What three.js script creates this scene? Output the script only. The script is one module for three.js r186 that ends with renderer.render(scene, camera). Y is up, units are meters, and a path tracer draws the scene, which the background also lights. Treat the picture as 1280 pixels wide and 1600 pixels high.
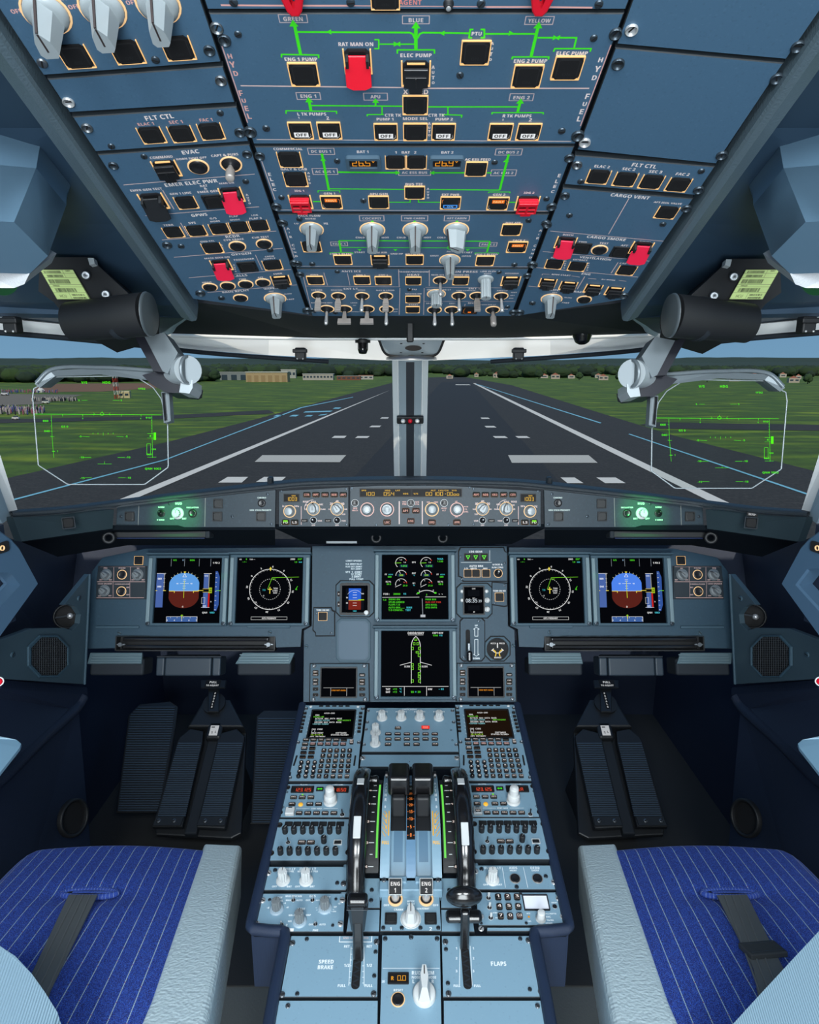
import * as THREE from 'three';
import { RectAreaLightUniformsLib } from 'three/addons/lights/RectAreaLightUniformsLib.js';
import { mergeGeometries } from 'three/addons/utils/BufferGeometryUtils.js';
import { RoundedBoxGeometry } from 'three/addons/geometries/RoundedBoxGeometry.js';
import { ImprovedNoise } from 'three/addons/math/ImprovedNoise.js';

// ---------------------------------------------------------------- camera, sky, sun, lamps, exposure
const scene = new THREE.Scene();
const EYE = new THREE.Vector3(0, 1.40, 0), FOCAL = 1000, PITCH = Math.atan(228 / 1000);
const camera = new THREE.PerspectiveCamera(2 * Math.atan(800 / FOCAL) * 180 / Math.PI, 1280 / 1600, 0.02, 9000);
camera.position.copy(EYE);
camera.rotation.set(-PITCH, 0, 0);
scene.add(camera);
RectAreaLightUniformsLib.init();
const renderer = new THREE.WebGLRenderer({ antialias: true });
renderer.toneMapping = THREE.LinearToneMapping;
renderer.toneMappingExposure = 1.0;
renderer.shadowMap.enabled = true;
{ // clear blue air, paler towards the horizon
  const w = 64, h = 256, d = new Float32Array(w * h * 4);
  for (let y = 0; y < h; y++) for (let x = 0; x < w; x++) {
    const e = (y + 0.5) / h * 2 - 1, t = Math.pow(Math.max(0, Math.min(1, e)), 0.45), o = (y * w + x) * 4;
    d[o] = 0.19 - 0.12 * t; d[o + 1] = 0.36 - 0.17 * t; d[o + 2] = 0.52 - 0.10 * t; d[o + 3] = 1;
  }
  const t = new THREE.DataTexture(d, w, h, THREE.RGBAFormat, THREE.FloatType);
  t.mapping = THREE.EquirectangularReflectionMapping; t.magFilter = THREE.LinearFilter; t.needsUpdate = true;
  scene.background = t;
}
const sun = new THREE.DirectionalLight(0xfff2dc, 3.4);
sun.position.set(4, 120, 60); sun.target.position.set(0, 0, -60);
sun.castShadow = true; sun.shadow.mapSize.set(2048, 2048);
Object.assign(sun.shadow.camera, { left: -200, right: 200, top: 200, bottom: -200, near: 1, far: 600 });
scene.add(sun, sun.target);
// an added doorway behind the seats and two ceiling lamps of the cabin; each has its glowing fitting further down
function areaLight(w, h, p, look, hex, power) {
  const l = new THREE.RectAreaLight(hex, power, w, h);
  l.position.set(...p); l.lookAt(...look); scene.add(l); return l;
}
const DOOR = { w: 0.9, h: 1.5, p: [0, 1.12, 1.13], look: [0, 1.12, -1] };  // unseen light added behind the camera, facing the panels and overhead
const DOMES = [[-0.34, 1.93, 0.42], [0.34, 1.93, 0.42]];
areaLight(DOOR.w, DOOR.h, DOOR.p, DOOR.look, 0xf2fbff, 10.5);
for (const p of DOMES) areaLight(0.34, 0.42, p, [p[0], p[1] - 1, p[2] - 0.35], 0xf2fbff, 42);

// ---------------------------------------------------------------- helpers
const V = (x, y, z) => new THREE.Vector3(x, y, z);
const CF = V(0, -Math.sin(PITCH), -Math.cos(PITCH)), CU = V(0, Math.cos(PITCH), -Math.sin(PITCH)), CR = V(1, 0, 0);
const camDir = (x, y, z) => V(0, 0, 0).addScaledVector(CR, x).addScaledVector(CU, y).addScaledVector(CF, z);   // right, up, away
const sight = (px, py) => camDir((px - 640) / FOCAL, (800 - py) / FOCAL, 1);
const at = (px, py, d) => sight(px, py).multiplyScalar(d).add(EYE);         // a measured direction and a distance give a place
const mir = (v) => V(-v.x, v.y, v.z);
let seed = 7; const rnd = () => { seed = (seed * 1664525 + 1013904223) >>> 0; return seed / 4294967296; };
const noise3 = new ImprovedNoise();
const taken = {};
const numbered = (n) => { const k = taken[n] = (taken[n] ?? -1) + 1; return k ? n + '_' + String(k).padStart(3, '0') : n; };
const shadows = (o) => { o.castShadow = o.receiveShadow = true; return o; };
function thing(name, label, category, p, group, q) {
  const g = new THREE.Group(); g.name = numbered(name); g.userData = { label, category };
  if (group) g.userData.group = group;
  if (p) g.position.copy(p); if (q) g.quaternion.copy(q);
  scene.add(g); return g;
}
function part(g, name, geo, m, x = 0, y = 0, z = 0, rz = 0) {
  const o = shadows(new THREE.Mesh(geo, m)); o.name = name; o.position.set(x, y, z); o.rotation.z = rz; g.add(o); return o;
}
function setting(name, geo, m, kind = 'structure') {                       // a piece of the place itself
  const o = shadows(new THREE.Mesh(geo, m)); o.name = numbered(name); o.userData = { kind }; scene.add(o); return o;
}
const lin = (r, g, b) => new THREE.Color().setRGB(r, g, b);
const S = (r, g, b) => new THREE.Color().setRGB(r / 255, g / 255, b / 255, THREE.SRGBColorSpace);
const mat = (color, roughness = 0.5, metalness = 0, extra = {}) => new THREE.MeshPhysicalMaterial({ color, roughness, metalness, ...extra });
const glow = (c, k = 1) => mat(lin(0.01, 0.01, 0.01), 0.6, 0, { emissive: c, emissiveIntensity: k });

const merge = (list) => mergeGeometries(list.map((g) => { const e = g.index ? g.toNonIndexed() : g.clone(); for (const k of Object.keys(e.attributes)) if (!['position', 'normal', 'uv'].includes(k)) e.deleteAttribute(k); if (!e.attributes.uv) e.setAttribute('uv', new THREE.Float32BufferAttribute(new Float32Array(e.attributes.position.count * 2), 2)); return e; }));
// ---- shapes; local z points out of a panel
const zc = (r, h, n = 20, r2 = r) => new THREE.CylinderGeometry(r2, r, h, n).rotateX(Math.PI / 2).translate(0, 0, h / 2);
const lathe = (pts, n = 24) => new THREE.LatheGeometry(pts.map(([r, z]) => new THREE.Vector2(r, z)), n).rotateX(Math.PI / 2);
const ring = (r0, r1, h, n = 24) => lathe([[r0, 0], [r0, h], [(r0 + r1) / 2, h * 1.15], [r1, h], [r1, 0]], n);
const cache = new Map();
const once = (k, f) => { if (!cache.has(k)) cache.set(k, f()); return cache.get(k); };
const K = (...a) => a.map((v) => typeof v === 'number' ? v.toFixed(4) : v).join('/');
function frustum(a, b, z0, z1) {                                           // prism between two outlines of equal count
  const p = [], n = a.length, q = (s, z) => s.map(([x, y]) => [x, y, z]);
  const A = q(a, z0), B = q(b, z1);
  for (let i = 0; i < n; i++) { const j = (i + 1) % n; p.push(...A[i], ...A[j], ...B[j], ...A[i], ...B[j], ...B[i]); }
  for (const t of THREE.ShapeUtils.triangulateShape(b.map(([x, y]) => new THREE.Vector2(x, y)), [])) p.push(...B[t[0]], ...B[t[1]], ...B[t[2]]);
  for (const t of THREE.ShapeUtils.triangulateShape(a.map(([x, y]) => new THREE.Vector2(x, y)), [])) p.push(...A[t[0]], ...A[t[2]], ...A[t[1]]);
  const g = new THREE.BufferGeometry(); g.setAttribute('position', new THREE.Float32BufferAttribute(p, 3));
  const uv = []; for (let i = 0; i < p.length; i += 3) uv.push(p[i], p[i + 1]); g.setAttribute('uv', new THREE.Float32BufferAttribute(uv, 2));
  g.computeVertexNormals(); return g;
}
const rect = (w, h) => [[-w / 2, -h / 2], [w / 2, -h / 2], [w / 2, h / 2], [-w / 2, h / 2]];
const cut = (w, h, c) => [[-w / 2 + c, -h / 2], [w / 2 - c, -h / 2], [w / 2, -h / 2 + c], [w / 2, h / 2 - c], [w / 2 - c, h / 2], [-w / 2 + c, h / 2], [-w / 2, h / 2 - c], [-w / 2, -h / 2 + c]];
const key = (w, h, d, c = 0.15) => once(K('key', w, h, d, c), () => {      // a cap with chamfered shoulders
  const m = Math.min(w, h), o = cut(w, h, m * c), i = cut(w - m * 0.16, h - m * 0.16, m * c);
  return merge([frustum(o, o, 0, d * 0.7), frustum(o, i, d * 0.7, d)]);
});
const box = (w, h, d) => new THREE.BoxGeometry(w, h, d);
const rbox = (w, h, d, r = 0.003, s = 2) => new RoundedBoxGeometry(w, h, d, s, Math.min(r, w / 2.01, h / 2.01, d / 2.01));
const rounded = (w, h, r) => { const s = new THREE.Shape(); s.moveTo(-w / 2 + r, -h / 2); s.lineTo(w / 2 - r, -h / 2); s.absarc(w / 2 - r, -h / 2 + r, r, -Math.PI / 2, 0); s.lineTo(w / 2, h / 2 - r); s.absarc(w / 2 - r, h / 2 - r, r, 0, Math.PI / 2); s.lineTo(-w / 2 + r, h / 2); s.absarc(-w / 2 + r, h / 2 - r, r, Math.PI / 2, Math.PI); s.lineTo(-w / 2, -h / 2 + r); s.absarc(-w / 2 + r, -h / 2 + r, r, Math.PI, Math.PI * 1.5); return s; };
const shapeOf = (pts) => new THREE.Shape(pts.map(([x, y]) => new THREE.Vector2(x, y)));
const extrude = (s, d, b = 0.0006, seg = 1, curve = 6) => new THREE.ExtrudeGeometry(s, { depth: d - 2 * b, bevelEnabled: b > 0, bevelSize: b, bevelOffset: -b, bevelThickness: b, bevelSegments: seg, curveSegments: curve }).translate(0, 0, b);
const frameGeo = (w, h, t, d) => once(K('frame', w, h, t, d), () => { const s = rounded(w, h, t * 0.9); s.holes.push(shapeOf(rect(w - 2 * t, h - 2 * t))); return extrude(s, d, 0, 1, 2); });
const uFrame = (w, h, t, d) => once(K('uframe', w, h, t, d), () => extrude(shapeOf([[-w / 2, h / 2 - t], [-w / 2, -h / 2], [w / 2, -h / 2], [w / 2, h / 2 - t], [w / 2 - t, h / 2 - t], [w / 2 - t, -h / 2 + t], [-w / 2 + t, -h / 2 + t], [-w / 2 + t, h / 2 - t]]), d, d * 0.2));
function slabGeo(pts, off) {                                               // a plate with thickness from corners in space
  const c = pts.reduce((a, p) => a.add(p), V(0, 0, 0)).multiplyScalar(1 / pts.length), n = V(0, 0, 0);
  pts.forEach((p, i) => { const q = pts[(i + 1) % pts.length]; n.x += (p.y - q.y) * (p.z + q.z); n.y += (p.z - q.z) * (p.x + q.x); n.z += (p.x - q.x) * (p.y + q.y); });
  n.normalize();
  const toEye = EYE.clone().sub(c), o = off.isVector3 ? off : n.clone().multiplyScalar(n.dot(toEye) > 0 ? -off : off);
  const e1 = pts[1].clone().sub(pts[0]); e1.addScaledVector(n, -e1.dot(n)).normalize(); const e2 = n.clone().cross(e1);
  const q = pts.map((p) => p.clone().sub(c)), f2 = q.map((p) => new THREE.Vector2(p.dot(e1), p.dot(e2)));
  const tri = THREE.ShapeUtils.triangulateShape(f2.map((p) => p.clone()), []), P = [], U = [], b = q.map((p) => p.clone().add(o));
  const put = (...vs) => vs.forEach(([v, u]) => { P.push(v.x, v.y, v.z); U.push(u.x, u.y); });
  for (const [i, j, k] of tri) { put([q[i], f2[i]], [q[j], f2[j]], [q[k], f2[k]]); put([b[i], f2[i]], [b[k], f2[k]], [b[j], f2[j]]); }
  q.forEach((p, i) => { const j = (i + 1) % q.length; put([q[i], f2[i]], [b[i], f2[i]], [b[j], f2[j]], [q[i], f2[i]], [b[j], f2[j]], [q[j], f2[j]]); });
  const g = new THREE.BufferGeometry(); g.setAttribute('position', new THREE.Float32BufferAttribute(P, 3)); g.setAttribute('uv', new THREE.Float32BufferAttribute(U, 2));
  g.computeVertexNormals(); return { g, c };
}
function slab(parent, name, pts, off, m) {                                 // parent null: a piece of the setting
  const { g, c } = slabGeo(pts, off);
  if (!parent) { const o = setting(name, g, m); o.position.copy(c); return o; }
  const o = part(parent, name, g, m); o.position.copy(c).sub(parent.position); return o;
}
function strip(A, B, thick) {                                              // a bent sheet between two rails of equal count
  const P = [], U = [], push = (a, b, c, d, u) => { for (const [v, s, t] of [[a, u, 0], [b, u + 1, 0], [c, u + 1, 1], [a, u, 0], [c, u + 1, 1], [d, u, 1]]) { P.push(v.x, v.y, v.z); U.push(s, t); } };
  const A2 = A.map((p) => p.clone().add(thick)), B2 = B.map((p) => p.clone().add(thick));
  for (let i = 0; i < A.length - 1; i++) { push(A[i], A[i + 1], B[i + 1], B[i], i); push(B2[i], B2[i + 1], A2[i + 1], A2[i], i); push(A2[i], A2[i + 1], A[i + 1], A[i], i); push(B[i], B[i + 1], B2[i + 1], B2[i], i); }
  const e = A.length - 1; push(A[0], B[0], B2[0], A2[0], 0); push(B[e], A[e], A2[e], B2[e], 0);
  const g = new THREE.BufferGeometry(); g.setAttribute('position', new THREE.Float32BufferAttribute(P, 3)); g.setAttribute('uv', new THREE.Float32BufferAttribute(U, 2)); g.computeVertexNormals(); return g;
}
function rod(a, b, r, r2 = r, n = 14) { const d = b.clone().sub(a), g = new THREE.CylinderGeometry(r2, r, d.length(), n).translate(0, d.length() / 2, 0); g.applyQuaternion(new THREE.Quaternion().setFromUnitVectors(V(0, 1, 0), d.normalize())); return g.translate(a.x, a.y, a.z); }
const tube = (pts, r, seg = 40, n = 10, closed = false) => new THREE.TubeGeometry(new THREE.CatmullRomCurve3(pts, closed), seg, r, n, closed);

// ---- small flat prints and lit captions share one sheet
const SHEET = document.createElement('canvas'); SHEET.width = 2048; SHEET.height = 2048;
const sx = SHEET.getContext('2d'); sx.fillStyle = '#000'; sx.fillRect(0, 0, 2048, 2048);
let shx = 8, shy = 8, shRow = 0;
const cells = new Map();
function cell(id, w, h, draw) {
  if (cells.has(id)) return cells.get(id);
  if (shx + w + 6 > 2048) { shx = 8; shy += shRow + 6; shRow = 0; }
  sx.save(); sx.translate(shx, shy); sx.beginPath(); sx.rect(0, 0, w, h); sx.clip(); draw(sx, w, h); sx.restore();
  const c = { u0: shx / 2048, u1: (shx + w) / 2048, v1: 1 - shy / 2048, v0: 1 - (shy + h) / 2048 };
  shx += w + 6; shRow = Math.max(shRow, h); cells.set(id, c); return c;
}
const sheetTex = new THREE.CanvasTexture(SHEET); sheetTex.colorSpace = THREE.SRGBColorSpace;
const mSheet = mat(lin(0.012, 0.012, 0.013), 0.4, 0, { emissive: lin(1, 1, 1), emissiveMap: sheetTex, emissiveIntensity: 0.9, specularIntensity: 0.15 });
function litPlane(w, h, c) { const g = new THREE.PlaneGeometry(w, h), u = g.attributes.uv; for (let i = 0; i < 4; i++) u.setXY(i, u.getX(i) > 0.5 ? c.u1 : c.u0, u.getY(i) > 0.5 ? c.v1 : c.v0); return g; }
function litKey(w, h, d, c) {                                              // a key cap whose top carries a printed legend
  return once(K('litkey', w, h, d, c.u0, c.v0), () => {
    const g = key(w, h, d).clone(), p = g.attributes.position, u = g.attributes.uv;
    for (let i = 0; i < p.count; i++) { if (p.getZ(i) > d * 0.95) u.setXY(i, c.u0 + (c.u1 - c.u0) * (p.getX(i) / w + 0.5), c.v0 + (c.v1 - c.v0) * (p.getY(i) / h + 0.5)); else u.setXY(i, 0.001, 0.999); }
    return g;
  });
}
const fitText = (c, s, x, y, w, h, col, font = 'bold', fam = 'sans-serif') => {
  c.fillStyle = col; c.font = `${font} 40px ${fam}`; c.textAlign = 'center'; c.textBaseline = 'middle';
  const m = c.measureText(s).width; c.save(); c.translate(x, y); c.scale(Math.min(w / m, h / 30 * 1.6), h / 30); c.fillText(s, 0, 2); c.restore();
};
const legend = (s, col = '#fff', w = 72, h = 44, size = 0.42) => cell('L' + s + col + w + h, w, h, (c) => {
  const rows = s.split('|'); rows.forEach((r, i) => fitText(c, r, w / 2, h * (i + 0.5) / rows.length + (rows.length > 1 ? 0 : 0), w * (h > w * 0.8 ? 0.8 : 0.72), Math.min(h * size, h * 0.7 / rows.length), col));
});
const SEG = { 0: 'abcdef', 1: 'bc', 2: 'abged', 3: 'abgcd', 4: 'fgbc', 5: 'afgcd', 6: 'afgedc', 7: 'abc', 8: 'abcdefg', 9: 'abcdfg', d: 'bcdeg', A: 'abcefg', t: 'defg', R: 'abcefg', '-': 'g', o: 'cdeg' };
function seven(c, s, x, y, w, h, col) {                                    // seven-segment digits
  c.strokeStyle = c.fillStyle = col; c.lineWidth = h * 0.13; c.lineCap = 'round';
  for (const ch of s) {
    if (ch === '.') { c.fillRect(x - w * 0.26, y + h - h * 0.12, h * 0.19, h * 0.19); x += w * 0.06; continue; }
    if (ch === '+') { c.fillRect(x + w * 0.2, y + h * 0.45, w * 0.4, h * 0.1); c.fillRect(x + w * 0.35, y + h * 0.3, w * 0.1, h * 0.4); }
    const W = w * 0.62, m = h / 2, L = { a: [0, 0, W, 0], b: [W, 0, W, m], c: [W, m, W, h], d: [0, h, W, h], e: [0, m, 0, h], f: [0, 0, 0, m], g: [0, m, W, m] };
    for (const k of SEG[ch] ?? '') { const [a, b, e, f] = L[k]; c.beginPath(); c.moveTo(x + a, y + b); c.lineTo(x + e, y + f); c.stroke(); }
    x += w;
  }
}

// ---- boards: the planes that carry panels. A board knows its plane, its print sheet and the sight lines that fix where things sit on it
class Board {
  constructor(o, u, v, px, base, rough = 0.5, ppm = 2600) {
    this.o = o; this.u = u.clone().normalize(); this.n = this.u.clone().cross(v).normalize(); this.v = this.n.clone().cross(this.u);
    this.q = new THREE.Quaternion().setFromRotationMatrix(new THREE.Matrix4().makeBasis(this.u, this.v, this.n));
    const c = px.map((p) => this.P(...p));
    this.u0 = Math.min(...c.map((p) => p[0])); this.u1 = Math.max(...c.map((p) => p[0])); this.v0 = Math.min(...c.map((p) => p[1])); this.v1 = Math.max(...c.map((p) => p[1]));
    this.W = this.u1 - this.u0; this.H = this.v1 - this.v0;
    ppm = Math.min(ppm, 2040 / this.W, 2040 / this.H); this.ppm = ppm;
    this.cv = document.createElement('canvas'); this.cv.width = Math.ceil(this.W * ppm); this.cv.height = Math.ceil(this.H * ppm);
    this.W = this.cv.width / ppm; this.H = this.cv.height / ppm; this.v1 = this.v0 + this.H;
    const c2 = this.c = this.cv.getContext('2d'); c2.fillStyle = base; c2.fillRect(0, 0, this.cv.width, this.cv.height);
    for (let i = 0; i < 9000; i++) { c2.fillStyle = rnd() > 0.5 ? 'rgba(255,255,255,0.02)' : 'rgba(0,0,0,0.045)'; const r = 1 + rnd() * 5; c2.fillRect(rnd() * this.cv.width, rnd() * this.cv.height, r, r); }
    this.tex = new THREE.CanvasTexture(this.cv); this.tex.colorSpace = THREE.SRGBColorSpace;
    this.mat = mat(lin(1, 1, 1), rough, 0, { map: this.tex });
  }
  P(px, py) { const d = sight(px, py), t = this.o.clone().sub(EYE).dot(this.n) / d.dot(this.n), p = d.multiplyScalar(t).add(EYE).sub(this.o); return [p.dot(this.u), p.dot(this.v)]; }
  s(px, py) { const d = sight(px, py); return this.o.clone().sub(EYE).dot(this.n) / d.dot(this.n) / FOCAL; }
  at(a, b, z = 0) { return this.o.clone().addScaledVector(this.u, a).addScaledVector(this.v, b).addScaledVector(this.n, z); }
  xy(px, py) { const [a, b] = this.P(px, py); return [(a - this.u0) * this.ppm, (this.v1 - b) * this.ppm]; }
  txt(s, px, py, w, col = '#e9d6d2', o = {}) {
    const [x, y] = this.xy(px, py), W = w * this.s(px, py) * this.ppm, c = this.c;
    c.fillStyle = col; c.font = `${o.w ?? 'bold'} 60px ${o.f ?? 'sans-serif'}`; c.textAlign = 'center'; c.textBaseline = 'middle';
    const m = c.measureText(s).width, k = W / m; c.save(); c.translate(x, y); c.rotate(o.r ?? 0); c.scale(k, k * (o.h ?? 1.0)); c.fillText(s, 0, 4); c.restore();
  }
  col(s, pts, w, color) { [...s].forEach((ch, i) => this.txt(ch, pts[i][0], pts[i][1], ch === 'I' ? w * 0.4 : w, color, { h: 1 })); }
  auto(px, py, dx, dy, w = 4.2) { this.col('AUTO', [0, 1, 2, 3].map((i) => [px + dx * (i - 1.5), py + dy * (i - 1.5)]), w); }
  line(pts, w, col = '#d8b9b4') { const c = this.c; c.strokeStyle = col; c.lineWidth = w * this.s(...pts[0]) * this.ppm; c.lineJoin = 'round'; c.lineCap = 'butt'; c.beginPath(); pts.forEach((p, i) => { const [x, y] = this.xy(...p); i ? c.lineTo(x, y) : c.moveTo(x, y); }); c.stroke(); }
  arrow(px, py, dx, dy, w, col = '#3fe01c') { const c = this.c, [x, y] = this.xy(px, py), k = w * this.s(px, py) * this.ppm; c.fillStyle = col; c.beginPath(); c.moveTo(x + dx * k, y + dy * k); c.lineTo(x - dy * k * 0.8 - dx * k * 0.3, y + dx * k * 0.8 - dy * k * 0.3); c.lineTo(x + dy * k * 0.8 - dx * k * 0.3, y - dx * k * 0.8 - dy * k * 0.3); c.fill(); }
  tag(s, px, py, w, col = '#cfb3b0') { const k = this.s(px, py) * this.ppm, [x, y] = this.xy(px, py), h = (w > 30 ? 13 : 10) * k * 1.05, c = this.c; c.strokeStyle = col; c.lineWidth = 1.3 * k; c.strokeRect(x - w * k / 2, y - h / 2, w * k, h); this.txt(s, px, py, Math.min(w * 0.8, s.length * w * 0.145), '#d9c4c0', { h: 1 }); }
  ringMark(px, py, r, w, col) { const k = this.s(px, py) * this.ppm, [x, y] = this.xy(px, py), c = this.c; c.strokeStyle = col; c.lineWidth = w * k; c.beginPath(); c.arc(x, y, r * k, 0, 7); c.stroke(); }
  arc(px, py, r, a0, a1, w, col) { const k = this.s(px, py) * this.ppm, [x, y] = this.xy(px, py), c = this.c; c.strokeStyle = col; c.lineWidth = w * k; c.beginPath(); c.arc(x, y, r * k, a0, a1); c.stroke(); }
  fill(px, py, w, h, col) { const k = this.s(px, py) * this.ppm, [x, y] = this.xy(px, py); this.c.fillStyle = col; this.c.fillRect(x - w * k / 2, y - h * k / 2, w * k, h * k); }
}
// a panel: a group on a board with a faceplate cut to its outline; later parts are placed on it by the same sight lines
function panel(B, name, label, category, px, o = {}) {
  const pts = px.map((p) => B.P(...p)), cx = pts.reduce((a, p) => a + p[0], 0) / pts.length, cy = pts.reduce((a, p) => a + p[1], 0) / pts.length;
  const lift = o.z ?? 0, g = thing(name, label, category, B.at(cx, cy, lift), o.group, B.q);
  const T = { g, B, cx, cy, L: (x, y) => { const p = B.P(x, y); return [p[0] - cx, p[1] - cy]; }, s: (x, y) => B.s(x, y) };
  const d = o.d ?? 0.006, local = pts.map(([a, b]) => [a - cx, b - cy]);
  const geo = extrude(o.shape ? o.shape(local) : shapeOf(local), d, o.bevel ?? 0.0007).translate(0, 0, -d), p = geo.attributes.position, u = geo.attributes.uv;
  for (let i = 0; i < p.count; i++) u.setXY(i, (p.getX(i) + cx - B.u0) / B.W, (p.getY(i) + cy - B.v0) / B.H);
  T.face = part(g, 'faceplate', geo, o.mat ?? [B.mat, mEdge]);
  if (o.gasket) part(g, 'gasket', extrude(shapeOf(local.map(([a, b]) => { const l = Math.hypot(a, b) || 1; return [a * (1 + 0.0026 / l), b * (1 + 0.0026 / l)]; })), 0.002, 0.0004), mSlot, 0, 0, -0.0042);
  return T;
}

// ---------------------------------------------------------------- materials
const mBlack = mat(lin(0.009, 0.010, 0.012), 0.55), mCap = mat(lin(0.012, 0.012, 0.014), 0.3), mGloss = mat(lin(0.008, 0.008, 0.009), 0.18, 0, { clearcoat: 0.6, clearcoatRoughness: 0.15 });
const mDark = mat(lin(0.006, 0.009, 0.014), 0.7, 0, { specularIntensity: 0.2 }), mNavy = mat(lin(0.012, 0.022, 0.042), 0.55), mChar = mat(lin(0.02, 0.025, 0.032), 0.6, 0, { specularIntensity: 0.35 });
const mLens = mat(lin(0.016, 0.017, 0.018), 0.5), mSteel = mat(lin(0.6, 0.61, 0.62), 0.3, 0.6), mDull = mat(lin(0.22, 0.24, 0.26), 0.4, 0.9), mBrass = mat(lin(0.34, 0.31, 0.29), 0.4, 0.35);
const mFrame = mat(lin(0.35, 0.2, 0.08), 0.5, 0, { emissive: lin(1, 0.58, 0.22), emissiveIntensity: 0.75 });
const mRed = mat(S(215, 16, 40), 0.38), mPink = mat(S(226, 30, 66), 0.4), mGrey = mat(lin(0.30, 0.34, 0.36), 0.32, 0, { clearcoat: 0.5, clearcoatRoughness: 0.3 }), mWhite = mat(lin(0.6, 0.62, 0.62), 0.4), mKnobGrey = mat(lin(0.17, 0.19, 0.2), 0.4), mLine = mat(lin(0.03, 0.02, 0.02), 0.6);
const mScrewDark = mat(lin(0.06, 0.08, 0.1), 0.35, 0.7), mSlot = mat(lin(0.003, 0.003, 0.004), 0.8);
const mRing = mat(lin(0.3, 0.22, 0.12), 0.5, 0, { emissive: lin(1, 0.62, 0.3), emissiveIntensity: 0.7 });
const mPinkRing = mat(lin(0.4, 0.3, 0.3), 0.5, 0, { emissive: lin(1, 0.5, 0.36), emissiveIntensity: 0.45 });
const mEdge = mat(lin(0.012, 0.018, 0.024), 0.6);
const grain = (w, h, f) => { const d = new Uint8Array(w * h * 4); for (let y = 0; y < h; y++) for (let x = 0; x < w; x++) { const c = f(x, y), o = (y * w + x) * 4; d[o] = c[0]; d[o + 1] = c[1]; d[o + 2] = c[2]; d[o + 3] = 255; } const t = new THREE.DataTexture(d, w, h); t.wrapS = t.wrapT = THREE.RepeatWrapping; t.magFilter = THREE.LinearFilter; t.needsUpdate = true; return t; };
const leatherTex = grain(256, 256, (x, y) => { const n = 128 + 60 * noise3.noise(x / 5, y / 5, 1) + 50 * noise3.noise(x / 11, y / 9, 5) + 20 * (rnd() - 0.5); return [n, n, n]; });
leatherTex.repeat.set(14, 14);
const speckTex = grain(128, 128, () => { const n = 110 + rnd() * 110; return [n, n, n]; }); speckTex.repeat.set(60, 60); 
const leather = (c, r = 0.5, b = 0.0006) => mat(c, r, 0, { bumpMap: leatherTex, bumpScale: b });
const speck = (c, r = 0.6) => mat(c, r, 0, { bumpMap: speckTex, bumpScale: 0.0002 });

// ---------------------------------------------------------------- controls that sit on panels
const captionCell = (kind) => cell('cap' + kind, 64, 64, (c, w, h) => {
  c.fillStyle = '#0b0c0d'; c.fillRect(0, 0, w, h); c.strokeStyle = '#1b1d1f'; c.lineWidth = 2; c.strokeRect(8, 6, w - 16, h - 12); c.fillRect(10, 30, w - 20, 2);
  if (kind === 'OFF') { c.fillStyle = '#f4f8fb'; c.fillRect(11, 35, 42, 20); fitText(c, 'OFF', 32, 45, 34, 12, '#111'); }
  if (kind === 'FAULT') { c.fillStyle = '#ff7a12'; c.fillRect(12, 8, 40, 18); fitText(c, 'FAULT', 32, 17, 34, 11, '#ffd9a0'); }
  if (kind === 'ON') { c.fillStyle = '#3f9bff'; c.fillRect(8, 38, 48, 20); c.fillStyle = '#0a1c3c'; c.fillRect(12, 42, 40, 12); fitText(c, 'ON', 32, 48, 22, 10, '#7fc0ff'); }
  if (kind === 'DIM') { fitText(c, 'ON', 32, 46, 20, 9, '#171a1b'); }
  if (kind === 'AMB') { c.fillStyle = '#ff7a12'; c.fillRect(24, 40, 16, 14); }
});
function btn(T, px, py, w, o = {}) {
  const [x, y] = T.L(px, py), k = T.s(px, py) * w, h = k * (o.h ?? 0.96), t = k * (o.t ?? 0.034);
  const c = litKey(k - 2 * t, h - 2 * t, k * 0.08, captionCell(o.cap ?? 'DIM'));
  const b = part(T.g, 'push_button', c, mSheet, x, y, 0.0002);
  if (o.frame !== false) part(b, 'light_frame', o.full ? frameGeo(k, h, t, k * 0.06) : uFrame(k, h, t, k * 0.06), mFrame);
  else part(b, 'bezel', frameGeo(k * 1.12, h * 1.12, k * 0.08, k * 0.07), mBlack);
  return b;
}
function dark(T, px, py, w, o = {}) {                                      // unlit square key with a plain black bezel
  const [x, y] = T.L(px, py), k = T.s(px, py) * w, h = k * (o.h ?? 1);
  const b = part(T.g, 'push_button', key(k * 0.86, h * 0.86, k * 0.12), mLens, x, y, 0); part(b, 'bezel', frameGeo(k, h, k * 0.09, k * 0.14), o.rim ?? mBlack); return b;
}
function roundBtn(T, px, py, r, m = mRing) {
  const [x, y] = T.L(px, py), k = T.s(px, py) * r;
  const b = part(T.g, 'round_button', once(K('rb', k), () => lathe([[k * 0.86, 0], [k * 0.84, k * 0.2], [k * 0.55, k * 0.24], [k * 0.5, k * 0.1], [0, k * 0.1]])), mCap, x, y);
  part(b, 'light_ring', once(K('rr', k), () => ring(k * 0.86, k, k * 0.1)), m); return b;
}
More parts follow.
